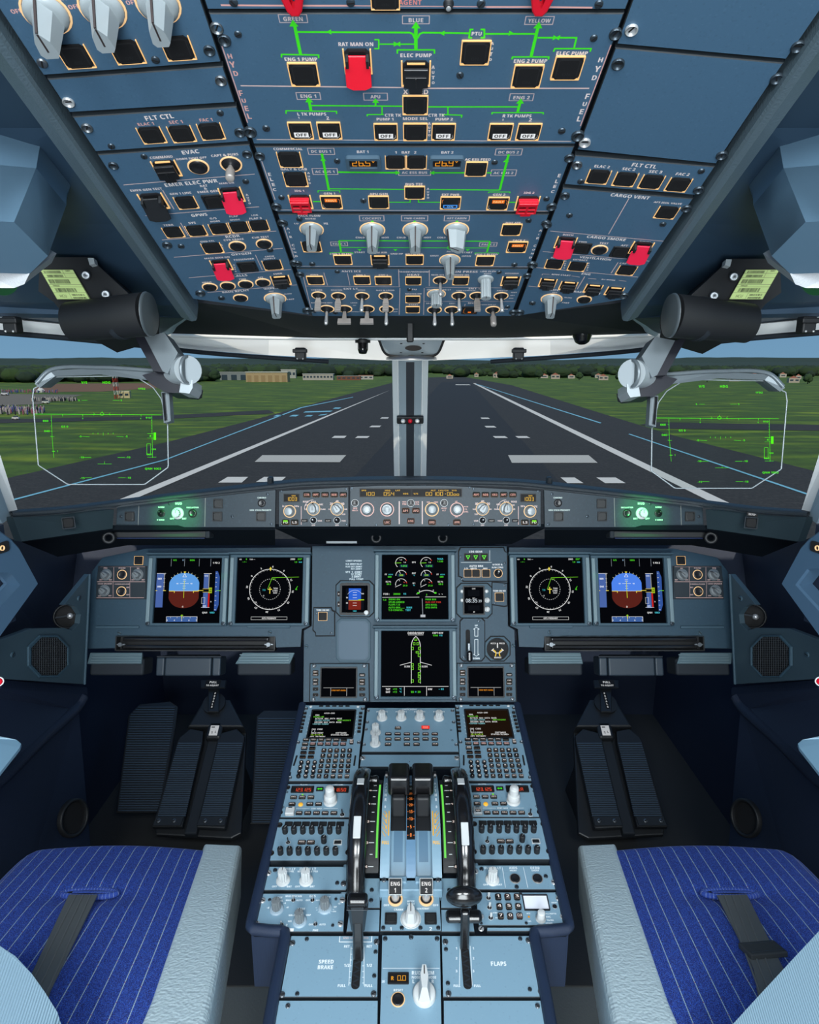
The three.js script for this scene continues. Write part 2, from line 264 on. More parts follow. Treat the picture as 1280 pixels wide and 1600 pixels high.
function guard(T, px, py, w, o = {}) {                                     // a hinged cover over a key: its lid stands out from the panel
  const [x, y] = T.L(px, py), k = T.s(px, py) * w, h = k * (o.h ?? 1.0);
  const b = part(T.g, 'guarded_button', once(K('gb', k, h), () => key(k * 0.9, h * 0.9, k * 0.06)), mCap, x, y, 0.0002);
  part(b, 'light_frame', uFrame(k, h, k * 0.05, k * 0.06), mFrame);
  if (o.lid === 'red') {                                                   // flag-shaped red cover, hinge towards the top
    const l = k * (o.len ?? 1.0), gx = [[-0.3, 0.36], [0.3, 0.36], [0.32, 0.05], [0.46, -0.05], [0.46, -l / k + 0.22], [0.36, -l / k + 0.16], [0.22, -l / k + 0.1], [-0.22, -l / k + 0.1], [-0.36, -l / k + 0.16], [-0.46, -l / k + 0.22], [-0.46, -0.05], [-0.32, 0.05]].map(([a, c]) => [a * k, c * k]);
    const lid = part(b, 'guard_cover', once(K('lid', k, l), () => extrude(shapeOf(gx), k * 0.08, k * 0.02).rotateX(-0.2)), o.m ?? mRed, 0, 0, k * 0.2);
    part(b, 'hinge', once(K('hg', k), () => merge([-0.36, 0.36].map((s) => box(k * 0.1, k * 0.3, k * 0.36).translate(s * k, k * 0.16, k * 0.18)))), mBlack); lid.name = 'guard_cover';
  } else if (o.lid === 'cage') {                                           // red cover with windows
    const s = shapeOf([[-0.42, 0.42], [0.42, 0.42], [0.44, -0.44], [0.24, -0.46], [0.22, -0.6], [-0.22, -0.6], [-0.24, -0.46], [-0.44, -0.44]].map(([a, c]) => [a * k, c * k]));
    for (const [a, c] of [[-0.2, -0.04], [0.2, -0.04], [-0.2, -0.3], [0.2, -0.3]]) s.holes.push(shapeOf(rect(k * 0.3, k * 0.16).map(([e, f]) => [e + a * k, f + c * k])));
    part(b, 'guard_cover', once(K('cage', k), () => extrude(s, k * 0.08, k * 0.015)), mRed, 0, 0, k * 0.2);
    part(b, 'hinge', once(K('cgh', k), () => rbox(k * 0.84, k * 0.14, k * 0.3, k * 0.04, 1).translate(0, k * 0.28, k * 0.2)), mRed);
  } else {                                                                 // black cover with ribs
    const s = shapeOf([[-0.4, 0.36], [0.4, 0.36], [0.42, -0.4], [0.24, -0.42], [0.22, -(o.len ?? 0.56)], [-0.22, -(o.len ?? 0.56)], [-0.24, -0.42], [-0.42, -0.4]].map(([a, c]) => [a * k, c * k]));
    part(b, 'guard_cover', once(K('blid', k, o.len ?? 0.56), () => merge([extrude(s, k * 0.1, k * 0.02), extrude(shapeOf(rect(k * 0.7, k * 0.05)), k * 0.14, 0.0002).translate(0, k * 0.06, 0), extrude(shapeOf(rect(k * 0.05, k * 0.4)), k * 0.14, 0.0002).translate(0, -k * 0.16, 0)])), mCap, 0, 0, k * 0.16);
    part(b, 'hinge', once(K('bh', k), () => box(k * 0.6, k * 0.06, k * 0.05).translate(0, k * 0.42, k * 0.06)), mFrame);
  }
  return b;
}
function selector(T, px, py, r, rz = 0, o = {}) {                          // pointer knob on a round skirt, with an index line
  const [x, y] = T.L(px, py), k = T.s(px, py) * r, H = k * (o.tall ?? 1.9), m = o.m ?? mGrey;
  const s = part(T.g, 'selector_knob', once(K('skirt', k), () => lathe([[k, 0], [k * 0.98, k * 0.2], [k * 0.7, k * 0.34], [0, k * 0.36]], 28)), m, x, y, 0, rz);
  const a = [[-0.62, -0.5], [-0.4, -0.78], [0.4, -0.78], [0.62, -0.5], [0.5, 0.35], [0, 0.98], [-0.5, 0.35]].map(([i, j]) => [i * k, j * k]), b = a.map(([i, j]) => [i * 0.72, j * 0.78]);
  part(s, 'pointer', once(K('ptr', k, H), () => frustum(a, b, k * 0.3, H)), m);
  part(s, 'index_line', once(K('idx', k, H), () => merge([box(k * 0.09, k * 0.95, k * 0.02).translate(0, k * 0.22, H), frustum([[-k * 0.06, k * 0.9], [k * 0.06, k * 0.9], [k * 0.06, k], [-k * 0.06, k]], [[-k * 0.05, k * 0.7], [k * 0.05, k * 0.7], [k * 0.05, k * 0.79], [-k * 0.05, k * 0.79]], k * 0.3, H)])), mLine);
  part(s, 'light_ring', once(K('sring', k), () => ring(k * 1.02, k * 1.12, k * 0.05)), o.ring ?? mRing);
  return s;
}
function fluted(T, px, py, r, o = {}) {                                    // ribbed knob on a skirt
  const [x, y] = T.L(px, py), k = T.s(px, py) * r, H = k * (o.tall ?? 1.5), m = o.m ?? mWhite;
  const s = part(T.g, 'rotary_knob', once(K('fsk', k), () => lathe([[k, 0], [k * 0.98, k * 0.16], [k * 0.78, k * 0.26], [0, k * 0.28]], 28)), m, x, y);
  part(s, 'grip', once(K('flute', k, H), () => { const sh = new THREE.Shape(); for (let i = 0; i <= 72; i++) { const a = i / 72 * Math.PI * 2, q = k * (0.6 + 0.05 * Math.cos(a * 12)); i ? sh.lineTo(Math.cos(a) * q, Math.sin(a) * q) : sh.moveTo(q, 0); } return extrude(sh, H, k * 0.06, 2); }), o.grip ?? m);
  part(s, 'index_line', once(K('fidx', k, H), () => box(k * 0.07, k * 0.5, k * 0.03).translate(0, k * 0.28, H)), mLine, 0, 0, 0, o.rz ?? 0);
  if (o.ring) part(s, 'light_ring', once(K('fring', k), () => ring(k * 1.03, k * 1.14, k * 0.05)), o.ring);
  return s;
}
function roundKnob(T, px, py, r, o = {}) {                                 // smooth turned knob
  const [x, y] = T.L(px, py), k = T.s(px, py) * r, H = k * (o.tall ?? 1.3), i = o.inner ?? 0.7;
  const s = part(T.g, 'rotary_knob', once(K('rk', k, H, i), () => lathe([[k * 0.92, 0], [k * 0.92, k * 0.22], [k * i, k * 0.3], [k * i, H * 0.86], [k * i * 0.86, H], [0, H]], 28)), o.m ?? mGrey, x, y);
  if (o.cap) part(s, 'knob_cap', once(K('rkc', k, H, i), () => lathe([[k * i * 0.62, 0], [k * i * 0.6, k * 0.12], [0, k * 0.14]], 22).translate(0, 0, H)), o.cap);
  if (o.ring) part(s, 'light_ring', once(K('rkr', k), () => ring(k * 0.96, k * 1.1, k * 0.06)), o.ring);
  if (o.line) part(s, 'index_line', once(K('rki', k, H), () => box(k * 0.08, k * i * 0.9, k * 0.04).translate(0, k * i * 0.4, H)), o.lm ?? mLine, 0, 0, 0, o.rz ?? 0);
  return s;
}
function toggle(T, px, py, r, style = 'bat', o = {}) {
  const [x, y] = T.L(px, py), k = T.s(px, py) * r, len = k * (o.len ?? 2.6), tip = o.tilt ?? -0.25;
  const s = part(T.g, 'toggle_switch', once(K('tb', k), () => lathe([[k * 0.88, 0], [k * 0.8, k * 0.16], [k * 0.42, k * 0.2], [k * 0.36, k * 0.55], [0, k * 0.6]])), mCap, x, y);
  if (o.ring !== false) part(s, 'light_ring', once(K('tr', k), () => ring(k * 0.88, k, k * 0.1)), o.ring ?? mRing);
  let g;
  if (style === 'bat') g = lathe([[0, 0], [k * 0.16, 0], [k * 0.2, len * 0.55], [k * 0.27, len * 0.9], [k * 0.18, len], [0, len]], 14);
  else if (style === 'flat') g = merge([frustum(rect(k * 0.3, k * 0.3), rect(k * 0.8, k * 0.3), 0, len * 0.45), ...[0, 1, 2, 3, 4].map((i) => box(k * 0.82, k * 0.34, len * 0.09).translate(0, 0, len * (0.5 + i * 0.11)).toNonIndexed())].map((e) => { e.deleteAttribute('uv'); return e.index ? e.toNonIndexed() : e; }));
  else if (style === 'wide') g = merge([frustum(rect(k * 0.3, k * 0.3), rect(k * 0.6, k * 0.3), 0, len * 0.7), frustum(rect(k * 1.7, k * 0.34), rect(k * 1.8, k * 0.34), len * 0.7, len)]);
  else g = lathe([[0, 0], [k * 0.24, 0], [k * 0.26, len * 0.4], [k * 0.42, len * 0.5], [k * 0.42, len * 0.92], [k * 0.34, len], [0, len]], 18);
  const h = part(s, 'toggle_lever', g, o.m ?? (style === 'bat' ? mSteel : mBrass)); h.rotation.x = tip; h.rotation.y = o.side ?? 0; return s;
}
const screwGeo = (k) => once(K('scr', k), () => lathe([[k, 0], [k * 0.95, k * 0.35], [k * 0.7, k * 0.42], [0, k * 0.45]], 14));
function screw(T, px, py, r, o = {}) {
  const [x, y] = T.L(px, py), k = T.s(px, py) * r, a = o.rz ?? ((px * 7 + py * 3) % 31) / 10;
  const s = part(T.g, 'screw', screwGeo(k), o.m ?? mScrewDark, x, y, o.z ?? 0); part(s, 'screw_slot', once(K('sl', k), () => box(k * 1.6, k * 0.32, k * 0.1)), mSlot, 0, 0, k * 0.43, a);
  if (o.well) part(s, 'fastener_well', once(K('wl', k), () => ring(k * 1.1, k * 1.35, k * 0.2, 18)), mSlot); return s;
}
function stud(T, px, py, r, m = mScrewDark) {                              // quarter-turn fastener in a dark socket
  const [x, y] = T.L(px, py), k = T.s(px, py) * r;
  const s = part(T.g, 'fastener', once(K('stud', k), () => lathe([[k, 0], [k * 0.98, k * 0.5], [k * 0.8, k * 0.5], [k * 0.72, k * 0.15], [k * 0.3, k * 0.12], [0, k * 0.12]], 18)), m, x, y, -0.0005);
  part(s, 'fastener_slot', once(K('studs', k), () => box(k * 1.1, k * 0.22, k * 0.16).translate(0, 0, k * 0.12)), mSlot, 0, 0, 0, (px * 3 + py) % 3); return s;
}
function lit(T, name, px, py, w, h, c, z = 0.0015, bez = 0) {             // a flat lit window set in a panel
  const [x, y] = T.L(px, py), k = T.s(px, py), o = part(T.g, name, litPlane(w * k, h * k, c), mSheet, x, y, z);
  if (bez) part(o, 'bezel', frameGeo((w + 2 * bez) * k, (h + 2 * bez) * k, bez * k, 0.0025), mBlack, 0, 0, -z + 0.0002); return o;
}
function legendKey(T, name, px, py, w, h, text, o = {}) {
  const [x, y] = T.L(px, py), k = T.s(px, py), b = part(T.g, name, litKey(w * k, h * k, (o.d ?? 0.0035), legend(text, o.col ?? '#f4ece8', o.cw ?? 72, o.ch ?? Math.round(72 * h / w), o.size ?? 0.42)), mSheet, x, y); return b;
}

// ---------------------------------------------------------------- overhead panels
const NAVY = '#41607a';
const overV = camDir(0, 0.155, -1).normalize();                            // along the panel, towards the tail
const OC = new Board(at(640, 490, 0.94), CR, overV, [[290, -60], [1010, -60], [460, 500], [830, 500]], NAVY, 0.5, 4200);
const roll = 0.077, hingeL = OC.P(438, 355), hingeR = OC.P(853, 355);
const OL = new Board(OC.at(...hingeL), CR.clone().multiplyScalar(Math.cos(roll)).addScaledVector(OC.n, -Math.sin(roll)), overV, [[-120, -70], [345, -60], [300, 475], [490, 495]], NAVY, 0.5, 4200);
const OR = new Board(OC.at(...hingeR), CR.clone().multiplyScalar(Math.cos(roll)).addScaledVector(OC.n, Math.sin(roll)), overV, [[940, -60], [1390, -70], [790, 500], [990, 470]], NAVY, 0.5, 4200);
const GREEN = '#3fe01c', PINK = '#e2a59d';
const leftGap = (y) => 323 + (y - 20) * 0.3425, rightGap = (y) => 980 - (y - 17) * 0.3738;
function centrePlate(name, label, y0, y1) { return panel(OC, name, label, 'control panel', [[leftGap(y0) + 3, y0], [leftGap(y1) + 3, y1], [rightGap(y1) - 3, y1], [rightGap(y0) - 3, y0]]); }
{ // engine fire panel, only its edge in view
  const T = centrePlate('fire_panel', 'overhead panel cut by the top edge of the picture, reading AGENT beside two red handles', -55, 15);
  OC.txt('AGENT', 641, 3, 36, '#e8857c'); OC.line([[345, 8], [452, 9]], 3, PINK); OC.line([[465, 9], [548, 9]], 3, PINK); OC.line([[548, 9], [925, 12]], 1.6, PINK); OC.line([[760, 11], [838, 11]], 3, PINK); OC.line([[850, 11], [926, 12]], 3, PINK);
  btn(T, 602, -3, 46, { h: 0.8 });
  for (const [px, lean] of [[458, -1], [846, 1]]) {
    const [x, y] = T.L(px, -16), k = T.s(px, 0);
    const s = shapeOf([[-22, 20], [22, 20], [12, -16], [6, -24], [-6, -24], [-12, -16]].map(([a, b]) => [a * k, b * k])); s.holes.push(shapeOf([[-9, 12], [9, 12], [4, -12], [-4, -12]].map(([a, b]) => [a * k, b * k])));
    part(T.g, 'fire_handle_guard', extrude(s, 0.006, 0.0015, 2), mRed, x, y, 0.005);
  }
  for (const [x, y] of [[365, 3], [548, 3], [752, 5], [936, 6]]) screw(T, x, y, 7);
  roundKnob(T, 701, 5, 9, { m: mBlack, tall: 1.1, cap: mSteel });
}
{ // hydraulics and fuel
  const B = OC, T = centrePlate('hydraulic_fuel_panel', 'large overhead panel lettered HYD and FUEL with green flow lines and a red guard', 21, 225);
  B.tag('GREEN', 458, 29, 44); B.tag('BLUE', 650, 31, 42); B.tag('YELLOW', 843, 32, 44);
  B.line([[470, 86], [460, 38]], 5, GREEN); B.arrow(459, 39, 0, -1, 9); B.line([[463, 50], [640, 51], [645, 53], [648, 60]], 3.2, GREEN); B.line([[652, 60], [656, 53], [661, 51], [733, 52]], 3.2, GREEN); B.line([[757, 53], [838, 53]], 3.2, GREEN);
  B.arrow(516, 50, -1, 0, 6); B.arrow(693, 52, -1, 0, 6); B.arrow(797, 52, 1, 0, 6); B.line([[650, 78], [650, 40]], 5.5, GREEN); B.arrow(650, 42, 0, -1, 9);
  B.line([[592, 69], [648, 69]], 2.6, GREEN); B.line([[585, 62], [592, 62], [592, 76], [585, 76]], 2.4, GREEN); B.arrow(617, 69, 1, 0, 6); B.arrow(624, 69, -1, 0, 6);
  B.line([[621, 84], [621, 78], [679, 78], [679, 84]], 2.6, GREEN); B.line([[440, 90], [440, 85], [498, 86], [498, 91]], 2.6, GREEN); B.line([[830, 88], [841, 42]], 5, GREEN); B.arrow(841, 42, 0, -1, 9);
  B.line([[840, 59], [901, 59], [897, 76]], 3, GREEN); B.arrow(866, 59, 1, 0, 6); B.arrow(873, 59, -1, 0, 6); B.line([[865, 81], [867, 76], [924, 76], [922, 81]], 2.6, GREEN); B.line([[800, 93], [801, 89], [858, 89], [857, 93]], 2.6, GREEN);
  B.line([[740, 46], [735, 46], [733, 59], [738, 59]], 3, GREEN); B.line([[751, 46], [757, 46], [757, 59], [751, 59]], 3, GREEN);
  B.txt('PTU', 745, 52, 17); B.txt('ENG 1 PUMP', 470, 92, 52); B.txt('RAT MAN ON', 556, 69, 56); B.txt('ELEC PUMP', 650, 86, 50); B.txt('ENG 2 PUMP', 829, 95, 53); B.txt('ELEC PUMP', 894, 83, 50);
  B.auto(677, 117, 0, 8, 5); B.auto(768, 80, -1, 8.5, 5);
  B.line([[344, 63], [387, 192]], 1.7, PINK); B.line([[955, 70], [907, 197]], 1.7, PINK);
  B.col('HYD', [[359, 87], [363, 100], [368, 114]], 9, PINK); B.col('FUEL', [[376, 145], [381, 157], [385, 169], [389, 181]], 8, PINK); B.col('HYD', [[939, 93], [934, 107], [929, 121]], 9); B.col('FUEL', [[918, 150], [914, 162], [909, 174], [905, 185]], 8);
  B.line([[376, 134], [638, 137]], 2.4); B.line([[661, 138], [921, 138]], 2.4); B.line([[401, 218], [893, 221]], 1.8, '#c9b6b4');
  B.tag('ENG 1', 482, 150, 37); B.tag('APU', 587, 151, 37); B.tag('ENG 2', 815, 152, 37);
  B.line([[486, 173], [483, 158]], 4.5, GREEN); B.arrow(483, 158, 0, -1, 8); B.line([[485, 165], [630, 166]], 2.6, GREEN); B.arrow(587, 159, 0, -1, 7); B.line([[587, 165], [587, 158]], 3, GREEN); B.line([[669, 167], [812, 167]], 2.6, GREEN); B.line([[809, 175], [813, 160]], 4.5, GREEN); B.arrow(813, 160, 0, -1, 8);
  B.line([[447, 178], [447, 173], [526, 174], [526, 178]], 2.2, GREEN); B.line([[574, 182], [574, 179], [600, 179]], 2.2, GREEN); B.line([[597, 179], [597, 167]], 2.2, GREEN); B.line([[700, 167], [700, 179]], 2.2, GREEN); B.line([[690, 179], [722, 180], [721, 184]], 2.2, GREEN); B.line([[769, 179], [769, 176], [849, 176], [849, 179]], 2.2, GREEN);
  B.txt('X FEED', 650, 143, 40); B.txt('L TK PUMPS', 487, 178, 46); B.txt('1', 467, 184, 3); B.txt('2', 512, 184, 5); B.txt('CTR TK', 614, 180, 26); B.txt('PUMP 1', 602, 186, 28); B.txt('MODE SEL', 649, 185, 40); B.txt('CTR TK', 682, 180, 26); B.txt('PUMP 2', 694, 186, 28); B.txt('R TK PUMPS', 808, 181, 46); B.txt('1', 786, 187, 3); B.txt('2', 829, 187, 5); B.auto(671, 202, 0, 6, 4.5);
  for (const [x, y, w] of [[475, 115, 46], [743, 81, 46], [824, 118, 46], [887, 105, 46], [649, 163, 40], [649, 205, 38]]) btn(T, x, y, w, { full: true });
  for (const [x, y] of [[470, 203], [515, 203], [603, 205], [693, 205], [782, 205], [826, 205]]) btn(T, x, y, 37, { cap: 'OFF', full: true });
  guard(T, 559, 94, 44, { lid: 'red', len: 0.98, h: 1.1 }); guard(T, 650, 113, 46, { len: 0.66, h: 1.1 });
  for (const [x, y] of [[372, 53], [416, 200], [719, 117], [928, 59], [878, 204]]) screw(T, x, y, 6);
  for (const [x, y] of [[351, 62], [391, 205], [962, 52], [903, 211]]) stud(T, x, y, 10);
}
{ // electrics
  const B = OC, T = centrePlate('electrical_panel', 'overhead panel lettered ELEC with two amber voltage readouts and bus lines', 229.5, 331);
  B.txt('COMMERCIAL', 450, 232.5, 46); B.txt('GALY & CAB', 459, 264, 42); B.tag('DC BUS 1', 502, 236.5, 41); B.tag('AC BUS 1', 508, 268, 39); B.txt('BAT 1', 567, 237, 20); B.txt('1   BAT   2', 634, 238, 34); B.txt('BAT 2', 699, 238, 20); B.txt('AC ESS FEED', 747, 249, 41); B.tag('DC BUS 2', 795, 237.5, 41); B.tag('AC BUS 2', 787, 270, 39); B.tag('AC ESS BUS', 648, 269.5, 50); B.txt('BUS TIE', 647, 287.5, 28);
  B.txt('IDG 1', 468, 298, 16); B.txt('GEN 1', 515, 302, 19); B.txt('APU GEN', 592, 303, 29); B.txt('EXT PWR', 704, 304, 28); B.txt('GEN 2', 780, 304, 20); B.txt('IDG 2', 827, 301, 17);
  B.col('ELEC', [[421, 272], [424, 280], [427, 288], [429, 296]], 6); B.line([[409, 252], [430, 312]], 1.4); B.col('ELEC', [[874, 274], [870, 283], [867, 291], [864, 299]], 6); B.line([[888, 256], [865, 315]], 1.4);
  B.line([[503, 240], [514, 297]], 4, GREEN); B.arrow(505, 250, 0, -1, 6); B.line([[528, 269], [623, 270]], 3.6, GREEN); B.arrow(620, 270, 1, 0, 6); B.line([[673, 270], [727, 270]], 3, GREEN); B.arrow(677, 270, -1, 0, 6); B.line([[761, 270], [768, 270]], 3, GREEN); B.line([[514, 295], [632, 296]], 2.4, GREEN); B.line([[672, 296], [781, 297]], 2.4, GREEN); B.line([[795, 241], [781, 297]], 4, GREEN); B.arrow(791, 252, 0, -1, 6);
  B.line([[489, 315], [503, 315]], 2.6, GREEN); B.line([[608, 316], [641, 316], [641, 311]], 2, GREEN); B.line([[654, 311], [654, 316], [688, 316]], 2, GREEN); B.line([[793, 316], [806, 316]], 2.6, GREEN); B.line([[497, 301], [497, 298], [531, 298], [531, 301]], 1.6, GREEN); B.line([[763, 302], [764, 300], [797, 300], [797, 302]], 1.6, GREEN);
  B.auto(483, 278, 0.6, 5.2, 4); B.auto(669, 302, 0, 4.6, 4); B.line([[438, 328], [856, 330]], 1.4, '#c9b6b4');
  for (const [x, y, w, c] of [[453, 248, 37], [462, 279, 36], [744, 263, 34], [648, 300, 32], [518, 315, 33, 'FAULT'], [592, 315, 32], [704, 316, 32, 'ON'], [778, 317, 33, 'FAULT']]) btn(T, x, y, w, { cap: c, full: x > 500 });
  for (const x of [618, 651]) btn(T, x, 252.5, 32);
  for (const [x, s] of [[568, '26.5'], [698, '26.9']]) {
    const c = cell('bat' + s, 150, 60, (g, w, h) => { g.fillStyle = '#0a0604'; g.fillRect(0, 0, w, h); seven(g, s, 14, 10, 36, 40, '#ffa31a'); g.strokeStyle = '#ffa31a'; g.lineWidth = 4; g.beginPath(); g.moveTo(122, 14); g.lineTo(130, 26); g.lineTo(138, 14); g.stroke(); });
    const o = lit(T, 'voltage_display', x, 252, 42, 19, c, 0.002); part(o, 'display_frame', frameGeo(54 * T.s(x, 252), 27 * T.s(x, 252), 5 * T.s(x, 252), 0.004), mat(lin(0.05, 0.09, 0.13), 0.45), 0, 0, -0.002);
  }
  guard(T, 470, 314, 35, { lid: 'cage' }); guard(T, 824, 316, 36, { lid: 'cage' });
  for (const [x, y] of [[527, 251], [440, 308], [568, 313], [773, 253], [854, 310]]) screw(T, x, y, 5.2);
  for (const [x, y] of [[406, 243], [432, 322], [890, 246], [862, 322]]) stud(T, x, y, 8);
}
{ // air conditioning
  const B = OC, T = centrePlate('air_conditioning_panel', 'overhead panel lettered AIR COND with four grey pointer knobs in a row', 335, 418.2);
  B.txt('PACK FLOW', 483, 337, 36); B.txt('NORM', 485, 341.5, 17); B.txt('LO', 463, 349, 7); B.txt('HI', 509, 349, 7); B.tag('COCKPIT', 581, 341, 38); B.tag('FWD CABIN', 648, 341, 41); B.tag('AFT CABIN', 714, 341, 39); B.txt('HOT AIR', 802, 348, 24); B.txt('PACK 2', 811, 375.5, 20);
  for (const [s, x, w] of [['COLD', 563, 15], ['HOT', 602, 12], ['COLD', 627, 14], ['HOT', 668, 12], ['COLD', 690, 14]]) B.txt(s, x, 371, w);
  B.tag('PACK 1', 530, 381, 26); B.tag('PACK 2', 763, 382, 27); B.txt('ENG 1 BLEED', 533, 396.5, 36); B.txt('START', 562, 394, 17); B.txt('RAM AIR', 593, 394.5, 24); B.txt('GND HP', 620, 396.5, 20); B.txt('APU BLEED', 647, 397, 28); B.txt('START', 730, 394.5, 17); B.txt('ENG 2 BLEED', 760, 397.5, 36); B.txt('AUTO', 705, 393, 14); B.txt('SHUT', 679, 399.5, 14); B.txt('OPEN', 729, 400, 15);
  B.col('AIR COND', [[450, 357], [452, 363], [454, 370], [0, 0], [458, 383], [459, 388.5], [461, 394], [463, 400]], 5); B.col('AIR COND', [[845, 360], [842, 366], [840, 372], [0, 0], [836, 384], [834, 390], [832, 396], [829, 402]], 5);
  B.line([[444, 355], [460, 403]], 1.2); B.line([[851, 358], [834, 405]], 1.2);
  B.line([[530, 376], [766, 377]], 2.6, GREEN); B.line([[530, 376], [533, 394]], 3, GREEN); B.line([[533, 386.5], [763, 387.5]], 1.8, GREEN); B.line([[766, 377], [761, 394]], 3, GREEN); B.ringMark(705, 387, 5.5, 1.6, GREEN); B.line([[515, 397], [516, 394.5], [551, 394.5], [552, 397]], 1.4, GREEN); B.line([[742, 397], [743, 395], [779, 395], [779, 397]], 1.4, GREEN);
  for (const x of [582, 648, 714]) B.arrow(x, 347, 0, -1, 5); for (const x of [562, 618, 731]) B.arrow(x, 390, 0, 1, 4.5);
  B.line([[469, 416], [828, 417]], 1.2, '#c9b6b4');
  btn(T, 487, 384.5, 30); btn(T, 536, 405, 28, { full: true }); btn(T, 648, 405, 28, { full: true }); btn(T, 758, 406.5, 29, { full: true }); btn(T, 799, 358, 31, { full: true }); btn(T, 808, 385, 31, { cap: 'FAULT', full: true }); guard(T, 594, 405, 29);
  selector(T, 487, 358, 17); selector(T, 582, 359, 18); selector(T, 649, 359, 18); selector(T, 713, 359, 18, 1.0); selector(T, 703, 406, 15);
  for (const [x, y] of [[468, 342], [488, 412], [826, 344], [804, 413]]) screw(T, x, y, 5);
  for (const [x, y] of [[443, 348], [465, 411], [853, 348], [831, 412]]) stud(T, x, y, 7);
}
{ // anti-ice, lights, cabin pressure
  const B = OC, T = centrePlate('lights_and_anti_ice_panel', 'lowest overhead panel with rows of toggle switches reading ANTI ICE and EXT LT', 420.2, 494);
  for (const [s, x, y, w] of [['ANTI ICE', 549, 423.8, 31], ['WING', 491, 429, 13], ['ENG 1', 564, 429.5, 15], ['ENG 2', 599, 429.5, 15], ['PROBE/WINDOW', 646, 424.5, 48], ['HEAT', 646, 429, 20], ['CABIN PRESS', 721, 424.3, 52], ['LDG ELEV', 763, 424, 25], ['AUTO', 762, 427.5, 12], ['MAN V/S', 684, 429.5, 20], ['MODE SEL', 722, 429.5, 24], ['DITCHING', 800, 427, 22], ['EXT LT', 548, 451, 23], ['STROBE', 495, 453, 18], ['ON', 496, 456, 6], ['BEACON', 526, 453, 18], ['WING', 565, 453, 12], ['NAV & LOGO', 602, 453.5, 29], ['RWY TURN OFF', 503, 473, 34], ['LAND', 553, 473, 11], ['ON', 554, 477, 5], ['RETRACT', 556, 487, 14], ['TAXI', 618, 483, 8], ['OFF', 618, 487, 7], ['APU', 645, 452, 13], ['MASTER SW', 646, 459, 26], ['START', 646, 476, 15], ['OVHD INTEG LT', 686, 452.5, 38], ['STBY COMPASS', 728, 454, 30], ['INT LT', 744, 450.5, 24], ['ANN LT', 785, 454, 17], ['TEST', 803, 457, 10], ['BRT', 801, 461.5, 7], ['DIM', 799, 466, 7], ['SEAT BELTS', 679, 474, 26], ['EXIT', 707, 474, 10], ['SIGNS', 741, 473.5, 20], ['EMER EXIT LT', 763, 476, 24], ['ARM', 790, 483, 8], ['OFF', 785, 487, 7]]) B.txt(s, x, y, w);
  B.line([[478, 447], [625, 448]], 1); B.line([[665, 449], [800, 450]], 1); B.line([[623, 421], [624, 448]], 1.1); B.line([[671, 422], [671, 447]], 1.1); B.line([[625, 450], [624, 492]], 1); B.line([[663, 450], [662, 492]], 1); B.line([[663, 471], [805, 471]], 0.9); B.line([[506, 426], [512, 446]], 1); B.line([[543, 427], [547, 446]], 1); B.line([[474, 432], [487, 485]], 1); B.line([[727, 475], [724, 491]], 0.9);
  for (const [x, y, w] of [[493, 437, 26], [566, 437, 26], [599, 437.5, 26], [646, 438, 25], [720, 438, 25], [645, 467, 23], [645, 483, 22]]) btn(T, x, y, w, { full: true });
  btn(T, 734, 484, 22, { cap: 'AMB', frame: false }); guard(T, 798, 438, 29);
  for (const [x, y, st] of [[498, 461, 'flat'], [529, 462, 'flat'], [566, 462, 'bat'], [603, 462, 'flat'], [511, 482, 'bat'], [539, 482, 'wide'], [574, 482, 'wide'], [604, 482.5, 'bat'], [688, 437.5, 'bat'], [717, 461.5, 'bat'], [745, 461.5, 'flat'], [783, 462, 'bat'], [679, 483.5, 'bat'], [706, 483.5, 'bat'], [770, 483.5, 'knurl']]) toggle(T, x, y, 11.5, st, { len: st === 'wide' ? 2.6 : 2.7 });
  fluted(T, 759, 436, 12.5, { m: mGrey, tall: 2.6 }); fluted(T, 682, 459, 13, { m: mGrey, tall: 1.6, ring: mRing });
  for (const [x, y] of [[527, 424], [524, 488], [640, 452], [780, 425], [793, 479]]) screw(T, x, y, 4.2);
  for (const [x, y] of [[469, 428], [488, 484], [824, 430], [802, 487]]) stud(T, x, y, 6.5);
}
const lg = (y, d = 3) => leftGap(y) - d, rg = (y, d = 3) => rightGap(y) + d;
const outL = (y) => 78 + (y - 130) * 0.665, outR = (y) => 1204 - (y - 130) * 0.668;
